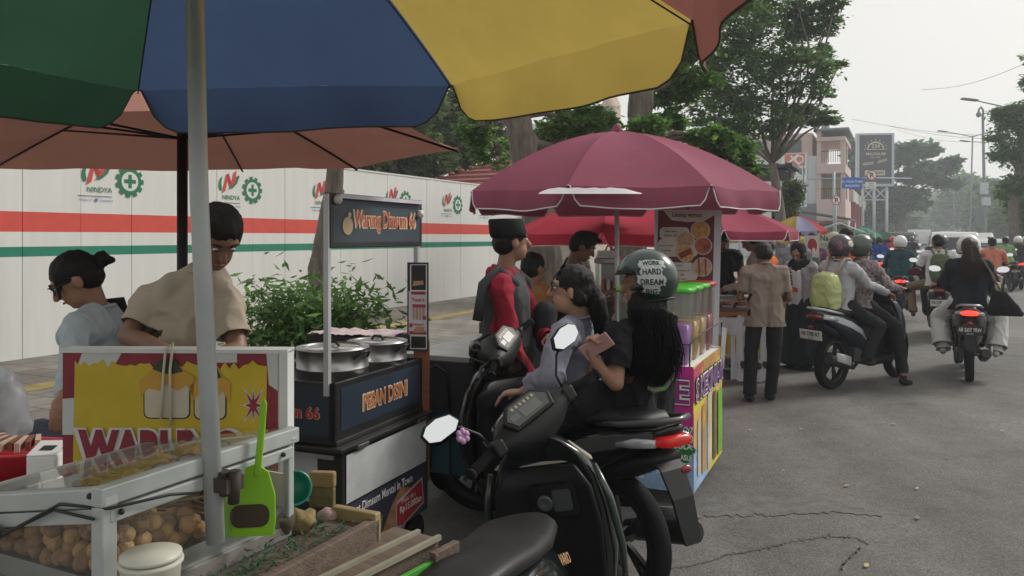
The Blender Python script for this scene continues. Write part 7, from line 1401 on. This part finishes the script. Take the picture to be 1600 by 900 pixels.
# ---- foreground stall keepers
bs = (-1.20, 2.95); th = R_(178)
L = lambda px_, py, d: toL(bs, th, P(px_, py, d))
J = STAND(1.0, hd=L(341, 370, 2.88), nk=L(322, 412, 2.95), che=(0.06, 0, 1.20), look=dirL(th, (.42, -.55, -.62)), shL=L(354, 468, 2.93), shR=L(238, 466, 2.95), elR=L(200, 525, 2.86), wrR=L(268, 552, 2.72), elL=L(372, 548, 2.85), wrL=L(330, 560, 2.68))
person('young man in a beige T-shirt bending over behind the red and yellow board', bs, th, J, C('beige', (.36, .31, .245), .06), C('dark_grey', (.03, .03, .035)), 'd', 'short', 'short', vox=.008, b_=1.0, hem=.2, eyes=True, amp=.014)
tt_ = MB(); tt_.poly(rect(-.05, -.055, .05, .05), face((0, 0, 0), (-1, 0, 0), (0, 0, 1)), 0, 0, .003)
bs = (-1.83, 3.45); th = R_(-122); L = lambda px_, py, d: toL(bs, th, P(px_, py, d))
J = STAND(.95, hd=L(118, 437, 3.40), nk=L(152, 480, 3.45), che=L(150, 555, 3.45), pel=L(150, 650, 3.5), look=dirL(th, (-.72, -.35, -.60)), shL=L(122, 512, 3.2), shR=L(178, 497, 3.55), elL=L(112, 575, 3.05), wrL=L(100, 620, 2.85), elR=L(190, 590, 3.5), wrR=L(140, 610, 3.2))
_, g_, H_, fr_ = person('woman with glasses and tied up black hair looking down at the left edge', bs, th, J, C('pale_blue_grey', (.36, .42, .45), .08), C('navy', (.02, .025, .045)), 'm', 'long', 'bun', vox=.008, eyes=True, glasses=True, amp=.012)
t = thing('backpack', 'dark backpack worn by the woman with glasses', 'backpack', (bs[0], bs[1], 0), th)
a_, c_ = g_['shR'], g_['nk']; m_ = a_.lerp(c_, .35); b = MB(); b.tube([m_+Vector((0, -.10, -.10)), m_+Vector((0, -.05, .06)), m_+Vector((0, .06, .05)), m_+Vector((.02, .11, -.08)), m_+Vector((.03, .09, -.25))], [.016, .02, .022, .02, .014], 8); b.build('strap', C('strap_black', (.02, .02, .025)), t)
blob('bag', [('c', m_+Vector((-.10, -.2, -.35)), m_+Vector((-.10, -.19, -.08)), .11, .09)], C('navy_bag', (.02, .03, .05)), t, .014, 3, .01)
t = thing('shoulder_bag', 'speckled navy bag hanging behind the board at the left', 'bag', P(66, 0, 3.0)*1, R_(20)); t.location.z = .55
blob('bag', [('c', (0, 0, .0), (.02, 0, .28), .12, .09), ('c', (-.05, 0, -.02), (.08, 0, 0), .1, .1)], mat('navy_speckle', (.02, .025, .05), .8, col2=(.07, .08, .12), vscale=120), t, .012, 3, .012)
# ---- man in black cap
bs = (.02, 4.62); th = R_(62); L = lambda px_, py, d: toL(bs, th, P(px_, py, d))
RDH = C('red_hoodie', (.27, .018, .035), .12); GRV = C('grey_vest', (.06, .065, .068), .2)
J = STAND(1.0, hd=L(800, 377, 4.6), nk=L(788, 418, 4.6), che=L(792, 470, 4.62), pel=L(795, 575, 4.65), shR=L(782, 445, 4.45), shL=L(808, 440, 4.8), elR=L(800, 540, 4.42), wrR=L(832, 592, 4.38), elL=L(845, 520, 4.75), wrL=L(858, 528, 4.5), look=dirL(th, (.95, .30, .02)))
_, g_, H_, fr_ = person('man in black cap and red hoodie with a grey vest watching the stall', bs, th, J, RDH, None, 'm', 'long', 'short', cap='peci', vox=.008, b_=1.0, hood=True, eyes=True, curl=1.2)
rt = (g_['shR']-g_['shL']).normalized()
v_ = thing('grey_vest_bag', 'dark grey sling bag and vest worn over the red hoodie', 'bag', (bs[0], bs[1], 0), th)
blob('vest', [('c', g_['che']+rt*.02, g_['pel']+rt*.02+Vector((0, 0, .05)), .15, .15), ('c', g_['che']-rt*.03+Vector((0, -.03, .05)), g_['pel']-rt*.02, .145, .15)], GRV, v_, .010, 3, .012)
for s, S_ in ((-1, 'L'), (1, 'R')):
    a = g_['sh'+S_].lerp(g_['nk'], .25); b = MB(); b.tube([a+Vector((0, -.15, -.22)), a+Vector((0, -.11, -.02)), a+Vector((0, -.02, .062)), a+Vector((0, .09, -.02)), a+Vector((0, .13, -.2))], [.03, .034, .032, .03, .03], 8); b.build('strap', GRV, v_)
blob('pouch', [('c', (.05, .17, 1.16), (.05, .17, .98), .07, .06)], C('dark_pouch', (.03, .032, .035)), v_, .01, 3, .006)
# ---- person in orange behind
bs = (.15, 6.1); th = R_(55)
J = STAND(.86, look=(0, 1, .02)); person('small person in an orange shirt behind the man in the black cap', bs, th, J, C('orange', (.50, .21, .03), .12), None, 'm', 'short', 'short', vox=.012)
# ---- vendor in black
bs = (.47, 6.35); th = R_(95); L = lambda px_, py, d: toL(bs, th, P(px_, py, d))
J = STAND(1.0, hd=L(911, 385, 6.3), nk=L(890, 420, 6.35), look=dirL(th, (.85, -.1, -.5)), shR=L(878, 436, 6.2), elR=L(895, 476, 6.15), wrR=L(948, 458, 6.1), elL=L(905, 480, 6.5), wrL=L(955, 470, 6.4))
person('vendor in a black T-shirt with tufted hair reaching into the food warmer', bs, th, J, C('black', (.014, .015, .017)), None, 'd', 'short', 'tuft', vox=.009, eyes=True)
# ---- the two women on the scooter
bsC = (.49, 3.52); thC = R_(-33); L = lambda px_, py, d: toL(bsC, thC, P(px_, py, d))
J = RIDE(.44, True, .02, hd=L(893, 452, 3.80), nk=L(905, 497, 3.84), che=L(905, 560, 3.86), pel=L(903, 645, 3.86), look=dirL(thC, (-.97, .12, .0)), shL=L(880, 520, 3.68), shR=L(925, 515, 4.0), elL=L(862, 588, 3.60), wrL=L(818, 612, 3.72), elR=L(900, 590, 4.1), wrR=L(850, 600, 4.2))
_, g_, H_, fr_ = person('girl in a lilac grey blouse and glasses holding the scooter handle', bsC, thC, J, C('lilac_grey', (.26, .26, .33), .08), None, 'l', 'puff', 'pony', vox=.0065, eyes=True, glasses=True, gripd={'L': dirL(thC, (-1, .1, -.1))}, curl=.5, amp=.012)
b = MB(); a0 = g_['elL'].lerp(g_['wrL'], .45); dd = (g_['wrL']-g_['elL']).normalized(); x_, y_ = frame(dd); rings = [[a0+dd*f+(x_*math.cos(a)+y_*math.sin(a))*r*(1+.08*math.sin(a*7)) for a in np.linspace(0, 6.283, 29)[:-1]] for f, r in ((-.03, .045), (0, .052), (.04, .062), (.045, .058))]; b.loft(rings, caps=False)
o_ = b.build('cuff', C('lilac_grey', (0, 0, 0)), _)
J = RIDE(.12, False, .0, hd=L(1007, 443, 3.62), nk=L(1005, 500, 3.62), che=L(1002, 560, 3.62), pel=L(995, 655, 3.62), look=dirL(thC, (-.93, .30, -.12)), shL=L(966, 525, 3.45), shR=L(1042, 520, 3.75), elL=L(962, 598, 3.36), wrL=L(926, 560, 3.40), elR=L(990, 600, 3.9), wrR=L(940, 580, 3.8), anR=(.26, .3, .35))
M_HG = mat('helmet_dark_green', (.006, .028, .022), .28, coat=.35, var=.15, vscale=4)
_, g_, H_, fr_ = person('woman in a black T-shirt with a dark green helmet holding a phone', bsC, thC, J, C('black_tee', (.010, .010, .012), .1), None, 'm', 'short', 'short', helmet=M_HG, vox=.0065, b_=1.18, gripd={'L': dirL(thC, (-.2, -.1, 1))}, curl=1.1, hem=.12, amp=.014)
hr, lk, hu = fr_; hh = [c for c in _.children if c.name.startswith('helmet')][0]
vw = P(1003, 437, 3.45)-P(1007, 443, 3.62); lw_ = Vector(dirL(thC, (0.02, -1, .12))).normalized()   # side of the helmet that carries the sticker
def HVc(n): # ray from the helmet centre out to the shell
    n = Vector(n).normalized(); c = H_(0, -.012, .018); k = Vector((n.dot(hr)/.122, n.dot(lk)/.140, n.dot(hu)/.135)).length; return c+n*(1/k)
uu = Vector((0, 0, 1)); uu = (uu-lw_*uu.dot(lw_)).normalized(); rr_ = Vector(dirL(thC, (1, 0, 0))); rr_ = (rr_-lw_*rr_.dot(lw_)).normalized()
def wrap(pts2, off):
    out = []
    for x, y in pts2: n = lw_*.118+rr_*x+uu*y; out.append(HVc(n)+n.normalized()*off)
    return out
b = MB()
for k, (w0, w1, y0) in enumerate(((-.050, .052, .052), (-.040, .036, .020), (-.052, .050, -.012), (-.030, .030, -.044))):
    nx, ny = 10, 4; vv = []
    for j in range(ny+1):
        for i in range(nx+1):
            f = i/nx; jag = .004*math.sin(j*2.3+k) if i in (0, nx) else 0; vv.append((1.28*(w0+(w1-w0)*f+jag), 1.28*(y0-.016+.033*j/ny+(.003 if i % 3 == 0 and j in (0, ny) else 0)+.04*(f-.5)*-.12)))
    o3 = wrap(vv, .0028+.0003*k); b.add(o3, [(j*(nx+1)+i, j*(nx+1)+i+1, (j+1)*(nx+1)+i+1, (j+1)*(nx+1)+i) for j in range(ny) for i in range(nx)], 0, True)
b.build('tape_sticker', mat('sticker_silver', (.42, .45, .45), .35, metal=.2, var=.12, vscale=20), hh)
for k, (s, w, y0) in enumerate((('WORK', .066, .053), ('HARD', .062, .021), ('DREAM', .078, -.011), ('BIG', .042, -.043))):
    o = text('lettering', s, hh, Matrix.Identity(4), .025, M_TXTK, w=w*1.28, off=.03, z=0); 
    for v in o.data.vertices: v.co = wrap([(v.co.x, 1.28*(y0-.002*k)+v.co.y)], .0050)[0]
# hair with coloured shirt print
b = MB(); t_ = _
blob('back_hair', [('c', L(1012, 478, 3.60), L(1022, 545, 3.56), .09, .085), ('c', L(1005, 505, 3.52), L(1012, 585, 3.50), .055, .035), ('c', L(1028, 505, 3.54), L(1033, 592, 3.50), .06, .035), ('c', L(1045, 515, 3.58), L(1048, 575, 3.56), .045, .025)], M_HAIR, _, .008, 3, .008, (26, 26, 4), amp2=.002)
strands(_, M_HAIR, [L(985, 486, 3.47), L(1008, 482, 3.45), L(1035, 486, 3.47), L(1052, 495, 3.52)], [L(992, 590, 3.43), L(1012, 600, 3.42), L(1038, 598, 3.42), L(1060, 585, 3.47)], 430, .0020, .017)
b = MB(); pts = [L(x, y, 3.475) for x, y in ((1000, 592), (1008, 604), (1022, 610), (1038, 606), (1050, 590), (1056, 565))]
b.tube(pts, [.004, .009, .012, .012, .010, .004], 8); b.build('shirt_print', mat('rainbow_print', (.45, .03, .30), .7, col2=(.12, .45, .08), vscale=28), _)
t = thing('phone', 'smartphone in a pale case in the hand of the helmeted woman', 'phone', P(932, 541, 3.36), R_(-60)); t.rotation_euler = (R_(35), R_(50), R_(20))
b = MB(); b.box((-.035, -.004, -.07), (.035, .004, .07)); b.build('case', mat('phone_pink', (.45, .25, .24), .4), t, bevel=.003); b = MB(); b.box((-.032, .0042, -.066), (.032, .0052, .066)); b.build('screen', M_WIN, t)
# ---- stall customers
bs = (2.46, 7.78); th = R_(2); L = lambda px_, py, d: toL(bs, th, P(px_, py, d))
J = STAND(.95, hd=L(1192, 397, 7.83), nk=(0, .0, 1.335), shL=(-.17, 0, 1.265), shR=(.17, 0, 1.265), che=(0, .01, 1.15), look=(-.12, 1, -.35), elL=(-.24, .02, 1.0), elR=(.24, .02, 1.0), wrL=(-.12, .22, 1.0), wrR=(.12, .22, 1.0), anL=(-.15, -.03, .075), anR=(.07, .05, .075), knL=(-.13, .02, .49))
person('man in a taupe polo shirt and black trousers seen from behind at the stall', bs, th, J, C('taupe', (.25, .20, .165), .08), None, 'd', 'short', 'short', vox=.009, b_=1.05, hem=.15, amp=.012)
bs = (2.62, 9.95); th = R_(200); J = STAND(1.0, hd=(0, .10, 1.555), look=(.3, 1, -.7), wrL=(-.15, .3, 1.0), wrR=(.15, .3, 1.0)); person('vendor in a black T-shirt bending over the snack table', bs, th, J, C('black', (0, 0, 0)), None, 'd', 'short', 'short', vox=.012, eyes=True)
bs = (2.85, 9.25); th = R_(-60); J = STAND(1.0, hd=(0, .10, 1.55), look=(.1, 1, -.6), wrL=(-.2, .35, 1.0), wrR=(.15, .38, .98)); person('person in a cream long sleeved shirt leaning in beside the man in taupe', bs, th, J, C('cream', (.42, .39, .33), .08), None, 'm', 'long', 'short', vox=.012, b_=1.1)
bs = (3.25, 9.9+.35); th = R_(-40); J = STAND(.93, look=(-.3, 1, -.3)); person('person in an orange vest and black helmet with a green rim behind the hijab wearer', bs, th, J, C('orange_vest', (.60, .14, .03), .1), None, 'm', 'short', 'short', helmet=mat('helmet_black', (.015, .016, .018), .25, coat=.6), vox=.014)
bs = (3.52, 9.75); th = R_(-128); L = lambda px_, py, d: toL(bs, th, P(px_, py, d))
J = STAND(.90, hd=(0, .06, 1.40), nk=(0, .0, 1.27), look=dirL(th, (-.55, -.6, -.45)), wrR=(.16, .30, .92), elR=(.21, .05, .95), elL=(-.23, .0, .95), wrL=(-.24, .05, .70))
h0, g_, H_, fr_ = person('woman in a black headscarf, grey cardigan and long dark skirt', bs, th, J, C('cardigan_grey', (.33, .31, .32), .08), C('dark_teal_skirt', (.015, .024, .028)), 'm', 'long', vox=.010, hijab=C('scarf_black', (.012, .013, .016)), skirt=True, shoes=C('shoe_black', (0, 0, 0)))
blob('inner_shirt', [('c', g_['che']+Vector((0, .07, .04)), g_['pel']+Vector((0, .055, -.06)), .075, .09), ('c', g_['che']+Vector((.04, .06, 0)), g_['pel']+Vector((.05, .05, -.08)), .07, .08)], mat('white_print_tee', (.58, .56, .60), .85, var=.04), h0, .010, 3, .006)
b = MB(); 
for i in range(5): b.poly(rect(-.05, .10-.035*i, .05-.012*(i % 2), .118-.035*i), face((.03, .148, 1.06), (-1, 0, 0), (0, .0, 1)), .0, 0)
b.poly([(-.06, -.10), (.08, -.13), (.09, -.08), (-.05, -.05)], face((.03, .150, 1.06), (-1, 0, 0), (0, 0, 1)), .002, 1); b.build('shirt_print', [C('print_dark', (.05, .03, .06)), C('print_red_orange', (.55, .10, .03))], h0)
bs = (3.95, 11.2); J = STAND(1.0, look=(0, 1, -.2)); person('person with dark curly hair in a grey top behind the headscarf wearer', bs, R_(10), J, C('grey_top', (.20, .20, .22)), None, 'm', 'long', 'curly', vox=.014)
bs = (4.85, 12.9); J = STAND(.98, look=(-.3, 1, -.1)); person('person in a dark striped shirt standing by the oval banner', bs, R_(15), J, C('plaid', (.05, .015, .04), .1, (.30, .16, .22), 16), None, 'm', 'short', 'short', vox=.014)
bs = (4.72, 11.3); J = STAND(1.02, look=(.5, 1, -.2)); person('man in a bright orange vest looking towards the road', bs, R_(50), J, C('bright_orange', (.62, .13, .03), .08), None, 'd', 'short', 'short', vox=.012, b_=1.1, eyes=True)
bs = (5.35, 13.3); J = STAND(.98, look=(-.2, 1, -.1)); person('person in a cream cap half hidden behind the orange vest', bs, R_(20), J, C('grey_top', (0, 0, 0)), None, 'm', 'short', 'short', cap=C('cream_cap', (.50, .45, .33)), vox=.014)
bs = (3.85, 15.0); person('person in dark clothes under the far small umbrella', bs, R_(-70), STAND(.97), C('charcoal', (.04, .04, .045)), None, 'm', 'short', 'short', vox=.018)
bs = (2.0, 9.6); person('person in navy behind the food banner', bs, R_(160), STAND(.98), C('navy_top', (.03, .04, .08)), None, 'm', 'short', 'short', vox=.016)
bs = (6.3, 17.5); person('person in a lime green shirt at the far stalls', bs, R_(-40), STAND(.98), C('lime_top', (.18, .45, .05)), None, 'm', 'short', 'short', vox=.018)
# ---- riders
M_HFL = mat('helmet_dark_pink', (.035, .025, .035), .25, coat=.6, var=.3); M_HOL = mat('helmet_olive', (.05, .065, .055), .3, coat=.5, var=.15); M_HWH = mat('helmet_white', (.60, .60, .60), .25, coat=.6, var=.04); M_HRD = mat('helmet_red', (.50, .03, .04), .25, coat=.6, var=.1)
bD = (3.36, 8.42); tD = R_(54)
J = RIDE(.12, False, .03, look=(.1, 1, -.05), elR=(.24, .28, 1.10), wrR=(.27, .62, 1.00), shR=(.17, .16, 1.27)); d0, g_, H_, fr_ = person('passenger in a grey long sleeved top with a pink patterned dark helmet', bD, tD, J, C('pale_grey', (.38, .38, .40), .06), None, 'm', 'long', 'short', helmet=M_HFL, vox=.010)
hh = [c for c in d0.children if c.name.startswith('helmet')][0]; c = H_(0, -.012, .018)
for (a, e, rr__, mm) in ((-.5, .35, .028, 'helmet_pink'), (-.45, -.1, .026, 'helmet_pink'), (.55, .25, .045, 'helmet_patch')):
    n = (Vector(dirL(tD, (math.sin(a), -math.cos(a), e)))).normalized(); k = Vector((n.dot(fr_[0])/.122, n.dot(fr_[1])/.140, n.dot(fr_[2])/.135)).length; p = c+n*(1/k+.001); x_, y_ = frame(n); b = MB()
    if mm == 'helmet_pink': b.tube([p+(x_*math.cos(q)+y_*math.sin(q))*rr__*.7-n*.003 for q in np.linspace(0, 6.283, 17)], .004, 6, caps=False); b.tube([p-x_*.02, p+x_*.02], .004, 6)
    else: b.ell((0, 0, 0), (rr__, rr__*.75, .006), 14, 8, M=Matrix.Translation(p) @ Matrix((x_, y_, n)).transposed().to_4x4())
    b.build('helmet_sticker', mat(mm, (.50, .10, .25) if mm == 'helmet_pink' else (.50, .46, .40), .4), hh)
pack('lime green rain covered backpack on the back of the scooter passenger', (bD[0], bD[1], 0), tD, (0, -.10, 1.02), (.15, .11, .21), mat('rain_cover_lime', (.42, .48, .20), .45, var=.08, bump=.5, bscale=12), C('strap_tan', (.35, .29, .24)), g_)
J = RIDE(.50, True, .05, look=(.3, 1, 0), knR=(.24, .86, .62), anR=(.36, .78, .08), knL=(-.2, .86, .70)); person('driver in a patterned blouse with an olive helmet stopped in front of the passenger', bD, tD, J, C('speckled', (.06, .04, .045), .1, (.42, .36, .36), 32), None, 'm', 'long', 'short', helmet=M_HOL, visor='up', vox=.011, shoes=C('shoe_black', (0, 0, 0)), pantlen=.9)
bE = (5.06, 8.85); tE = R_(29); M_WP = C('white_trousers', (.55, .54, .54), .04)
J = RIDE(.13, False, .0, look=(-.15, 1, .0), wrL=(-.16, .38, .98)); e0, g_, H_, fr_ = person('woman in black with long brown hair and wide white trousers on the scooter', bE, tE, J, C('black_blouse', (.016, .019, .024), .1), M_WP, 'm', 'long', 'long', hairm=M_HAIRB, vox=.009, b_=1.12, hem=.10, shoes=C('white_shoe', (.5, .48, .45)), pantlen=1.06)
strands(e0, M_HAIRB, [H_(-.06, -.09, .02), H_(0, -.105, .03), H_(.06, -.09, .02)], [H_(-.085, -.15, -.33), H_(0, -.175, -.38), H_(.085, -.15, -.33)], 260, .0026, .016, 3)
for S_ in 'LR': # wide trouser legs
    kn, an = g_['kn'+S_], g_['an'+S_]; blob('trouser_leg', [('c', g_['hi'+S_].lerp(kn, .5), kn, .10, .098), ('c', kn, an+Vector((0, -.02, .03)), .098, .115)], M_WP, e0, .012, 3, .016, (9, 9, 4), seed=6, cuts=[(an+Vector((0, 0, .03)), an-kn, .16)])
t = thing('shoulder_bag', 'black shoulder bag hanging at the side of the woman in white trousers', 'bag', (bE[0], bE[1], 0), tE)
blob('bag', [('l', [[(.29+w*math.copysign(abs(math.cos(a))**.6, math.cos(a))+dx, -.02+.05*k*math.copysign(abs(math.sin(a))**.7, math.sin(a)), z_) for a in np.linspace(0, 6.2832, 25)[:-1]] for z_, w, k, dx in ((.74, .15, 1.0, .05), (.77, .17, 1.1, .05), (.86, .14, 1.0, .03), (.97, .08, .6, .0), (1.01, .05, .3, .0))])], C('bag_black', (.012, .012, .014)), t, .011, 3, .008); b = MB(); b.tube([(.30, -.03, 1.0), (.21, -.02, 1.2), (.13, -.01, 1.355), (.17, .08, 1.30), (.27, .04, 1.02)], .009, 8); b.build('strap', C('strap_tan2', (.20, .15, .11)), t); b = MB(); b.ell((.27, .0, 1.06), (.03, .02, .05), 10, 8); b.build('pale_scarf', C('pale_yellow', (.5, .5, .3)), t)
J = RIDE(.52, True, .06); person('driver with a white helmet hidden in front of the woman in black', bE, tE, J, C('dark_jacket', (.03, .03, .035)), None, 'm', 'long', 'short', helmet=M_HWH, vox=.013)
bF = (6.62, 12.4); tF = R_(27)
J = RIDE(.14, False, .02, look=(-.75, 1, -.02), knL=(-.40, .42, .80), anL=(-.36, .28, .40), hd=(-.02, .2, 1.52), nk=(0, .15, 1.38), shL=(-.19, .15, 1.33), shR=(.19, .13, 1.33), elL=(-.30, .20, 1.08), wrL=(-.25, .36, .93)); _, g_, H_, fr_ = person('man in a white T-shirt and khaki trousers turning his head on the scooter', bF, tF, J, C('white_tee', (.60, .60, .62), .04), C('khaki', (.17, .13, .085), .1), 'd', 'short', 'short', vox=.010, b_=1.1, eyes=True, shoes=C('sandal_brown', (.12, .07, .05)))
pack('olive green backpack worn over the white T-shirt', (bF[0], bF[1], 0), tF, (.02, -.09, 1.12), (.15, .10, .22), C('olive_canvas', (.10, .125, .075), .12), None, g_)
J = RIDE(.54, True, .06); person('driver with dark hair in front of the man in the white T-shirt', bF, tF, J, C('dark_jacket2', (.025, .025, .03)), None, 'm', 'long', 'short', vox=.014)
bG = (7.28, 15.0); J = RIDE(.40, True, .02, look=(0, 1, .0)); person('rider in a dark teal jacket with a white helmet', bG, R_(26), J, C('dark_teal', (.022, .06, .075), .1), None, 'm', 'long', 'short', helmet=M_HWH, vox=.011, b_=1.25, hem=.05)
b = MB()
bH = (10.75, 20.3); J = RIDE(.14, False, .02); _, g_, H_, fr_ = person('passenger with a white helmet and dark jacket carrying a grey backpack', bH, R_(26), J, C('dark_jacket', (0, 0, 0)), None, 'm', 'long', 'short', helmet=M_HWH, vox=.014, b_=1.1)
pack('round light grey backpack on the back of the white helmeted passenger', (bH[0], bH[1], 0), R_(26), (0, -.08, 1.1), (.17, .10, .22), C('light_grey_bag', (.30, .31, .32), .12), None, None)
J = RIDE(.52, True, .05, hd=(.18, .60, 1.49)); person('rider with a dull grey helmet in front of the grey backpack', bH, R_(26), J, C('charcoal', (0, 0, 0)), None, 'm', 'long', 'short', helmet=M_HOL, vox=.016)
bs = (11.45, 21.4); J = RIDE(.42, True, .04, look=(-.2, 1, 0)); person('rider in black beside the white helmeted passenger', bs, R_(26), J, C('black', (0, 0, 0)), None, 'd', 'long', 'short', vox=.016)
cs = copy_tree(fsc); cs.location = (11.45, 21.4, 0); cs['label'] = 'dark scooter right of the one with the grey backpack passenger'
bI = (11.5, 25.0); J = RIDE(.40, True, .02); person('rider in a blue jacket with a dark backpack left of the white helmet', bI, R_(24), J, C('royal_blue', (.02, .06, .28), .1), None, 'm', 'long', 'short', vox=.016, b_=1.1)
bK = (14.6, 23.4); J = RIDE(.42, True, .1, look=(-.5, 1, -.1)); person('rider in a tan and green jacket at the right edge', bK, R_(16), J, C('tan_green', (.25, .20, .14), .1, (.08, .40, .14), 5), None, 'd', 'long', 'short', vox=.015, b_=1.1)
bs = (15.4, 24.2); cs = copy_tree(fsc); cs.location = (15.4, 24.2, 0); cs['label'] = 'scooter cut off by the right edge of the picture'; person('rider in pale trousers cut off by the right edge', bs, R_(24), RIDE(.42, True, .05), C('dark_jacket', (0, 0, 0)), C('pale_trousers', (.45, .45, .47)), 'm', 'long', 'short', helmet=M_HWH, vox=.018)
bL = (10.0, 16.6); person('rider in a salmon shirt beyond the woman with the shoulder bag', bL, R_(27), RIDE(.35, True, .04), C('salmon_shirt', (.52, .18, .12), .1), None, 'm', 'long', 'short', vox=.014)
cols_ = [('far rider in red with a red helmet', (.45, .03, .04), M_HRD), ('far rider in dark clothes left of the red helmet', (.05, .05, .06), M_HWH), ('far rider in black in front of the dark car', (.02, .02, .02), M_HOL), ('far rider in pale pink between the car lanes', (.45, .3, .3), M_HWH), ('farthest rider left of the white van', (.2, .2, .25), M_HRD), ('far rider in teal right of the white minibus', (.03, .25, .25), M_HOL), ('far rider with a cream helmet behind the teal jacket', (.1, .12, .2), M_HWH), ('far rider in white near the median', (.5, .5, .5), M_HRD)]
for ((x, y), _l), (lb, c, hm__) in zip(FARS, cols_):
    person(lb, (x, y), R_(26), RIDE(.40, True, .04), C('far_'+lb.split()[3]+str(int(y)), c, .1), None, 'm', 'long', 'short', helmet=hm__, vox=.022, group='riders far down the road')
first_ = [o for o in COL.objects if o.get('group') == 'riders far down the road']
for i, ((x, y), lb) in enumerate(FARX):
    c = copy_tree(fsc); c.location = (x, y, 0); c['label'] = lb
    q = copy_tree(first_[(i*3+1) % len(first_)]); q.location = (x, y, 0); q['label'] = 'rider on the '+lb
wk = [(1318, 26, 'walker in white at the far stalls', (.5, .5, .5)), (1328, 30, 'walker in dark red near the dark market cart', (.2, .03, .04)), (1392, 42, 'pedestrian in pink beside the far scooters', (.5, .25, .28)), (1403, 46, 'pedestrian in grey beside the far scooters', (.25, .25, .27))]
for px_, d, lb, c in wk: person(lb, CP(px_, d), R_(40+px_ % 70), STAND(.97), C('walk_%s' % lb.split()[2], c), None, 'm', 'short', 'short', vox=.024, group='people walking far down the road')
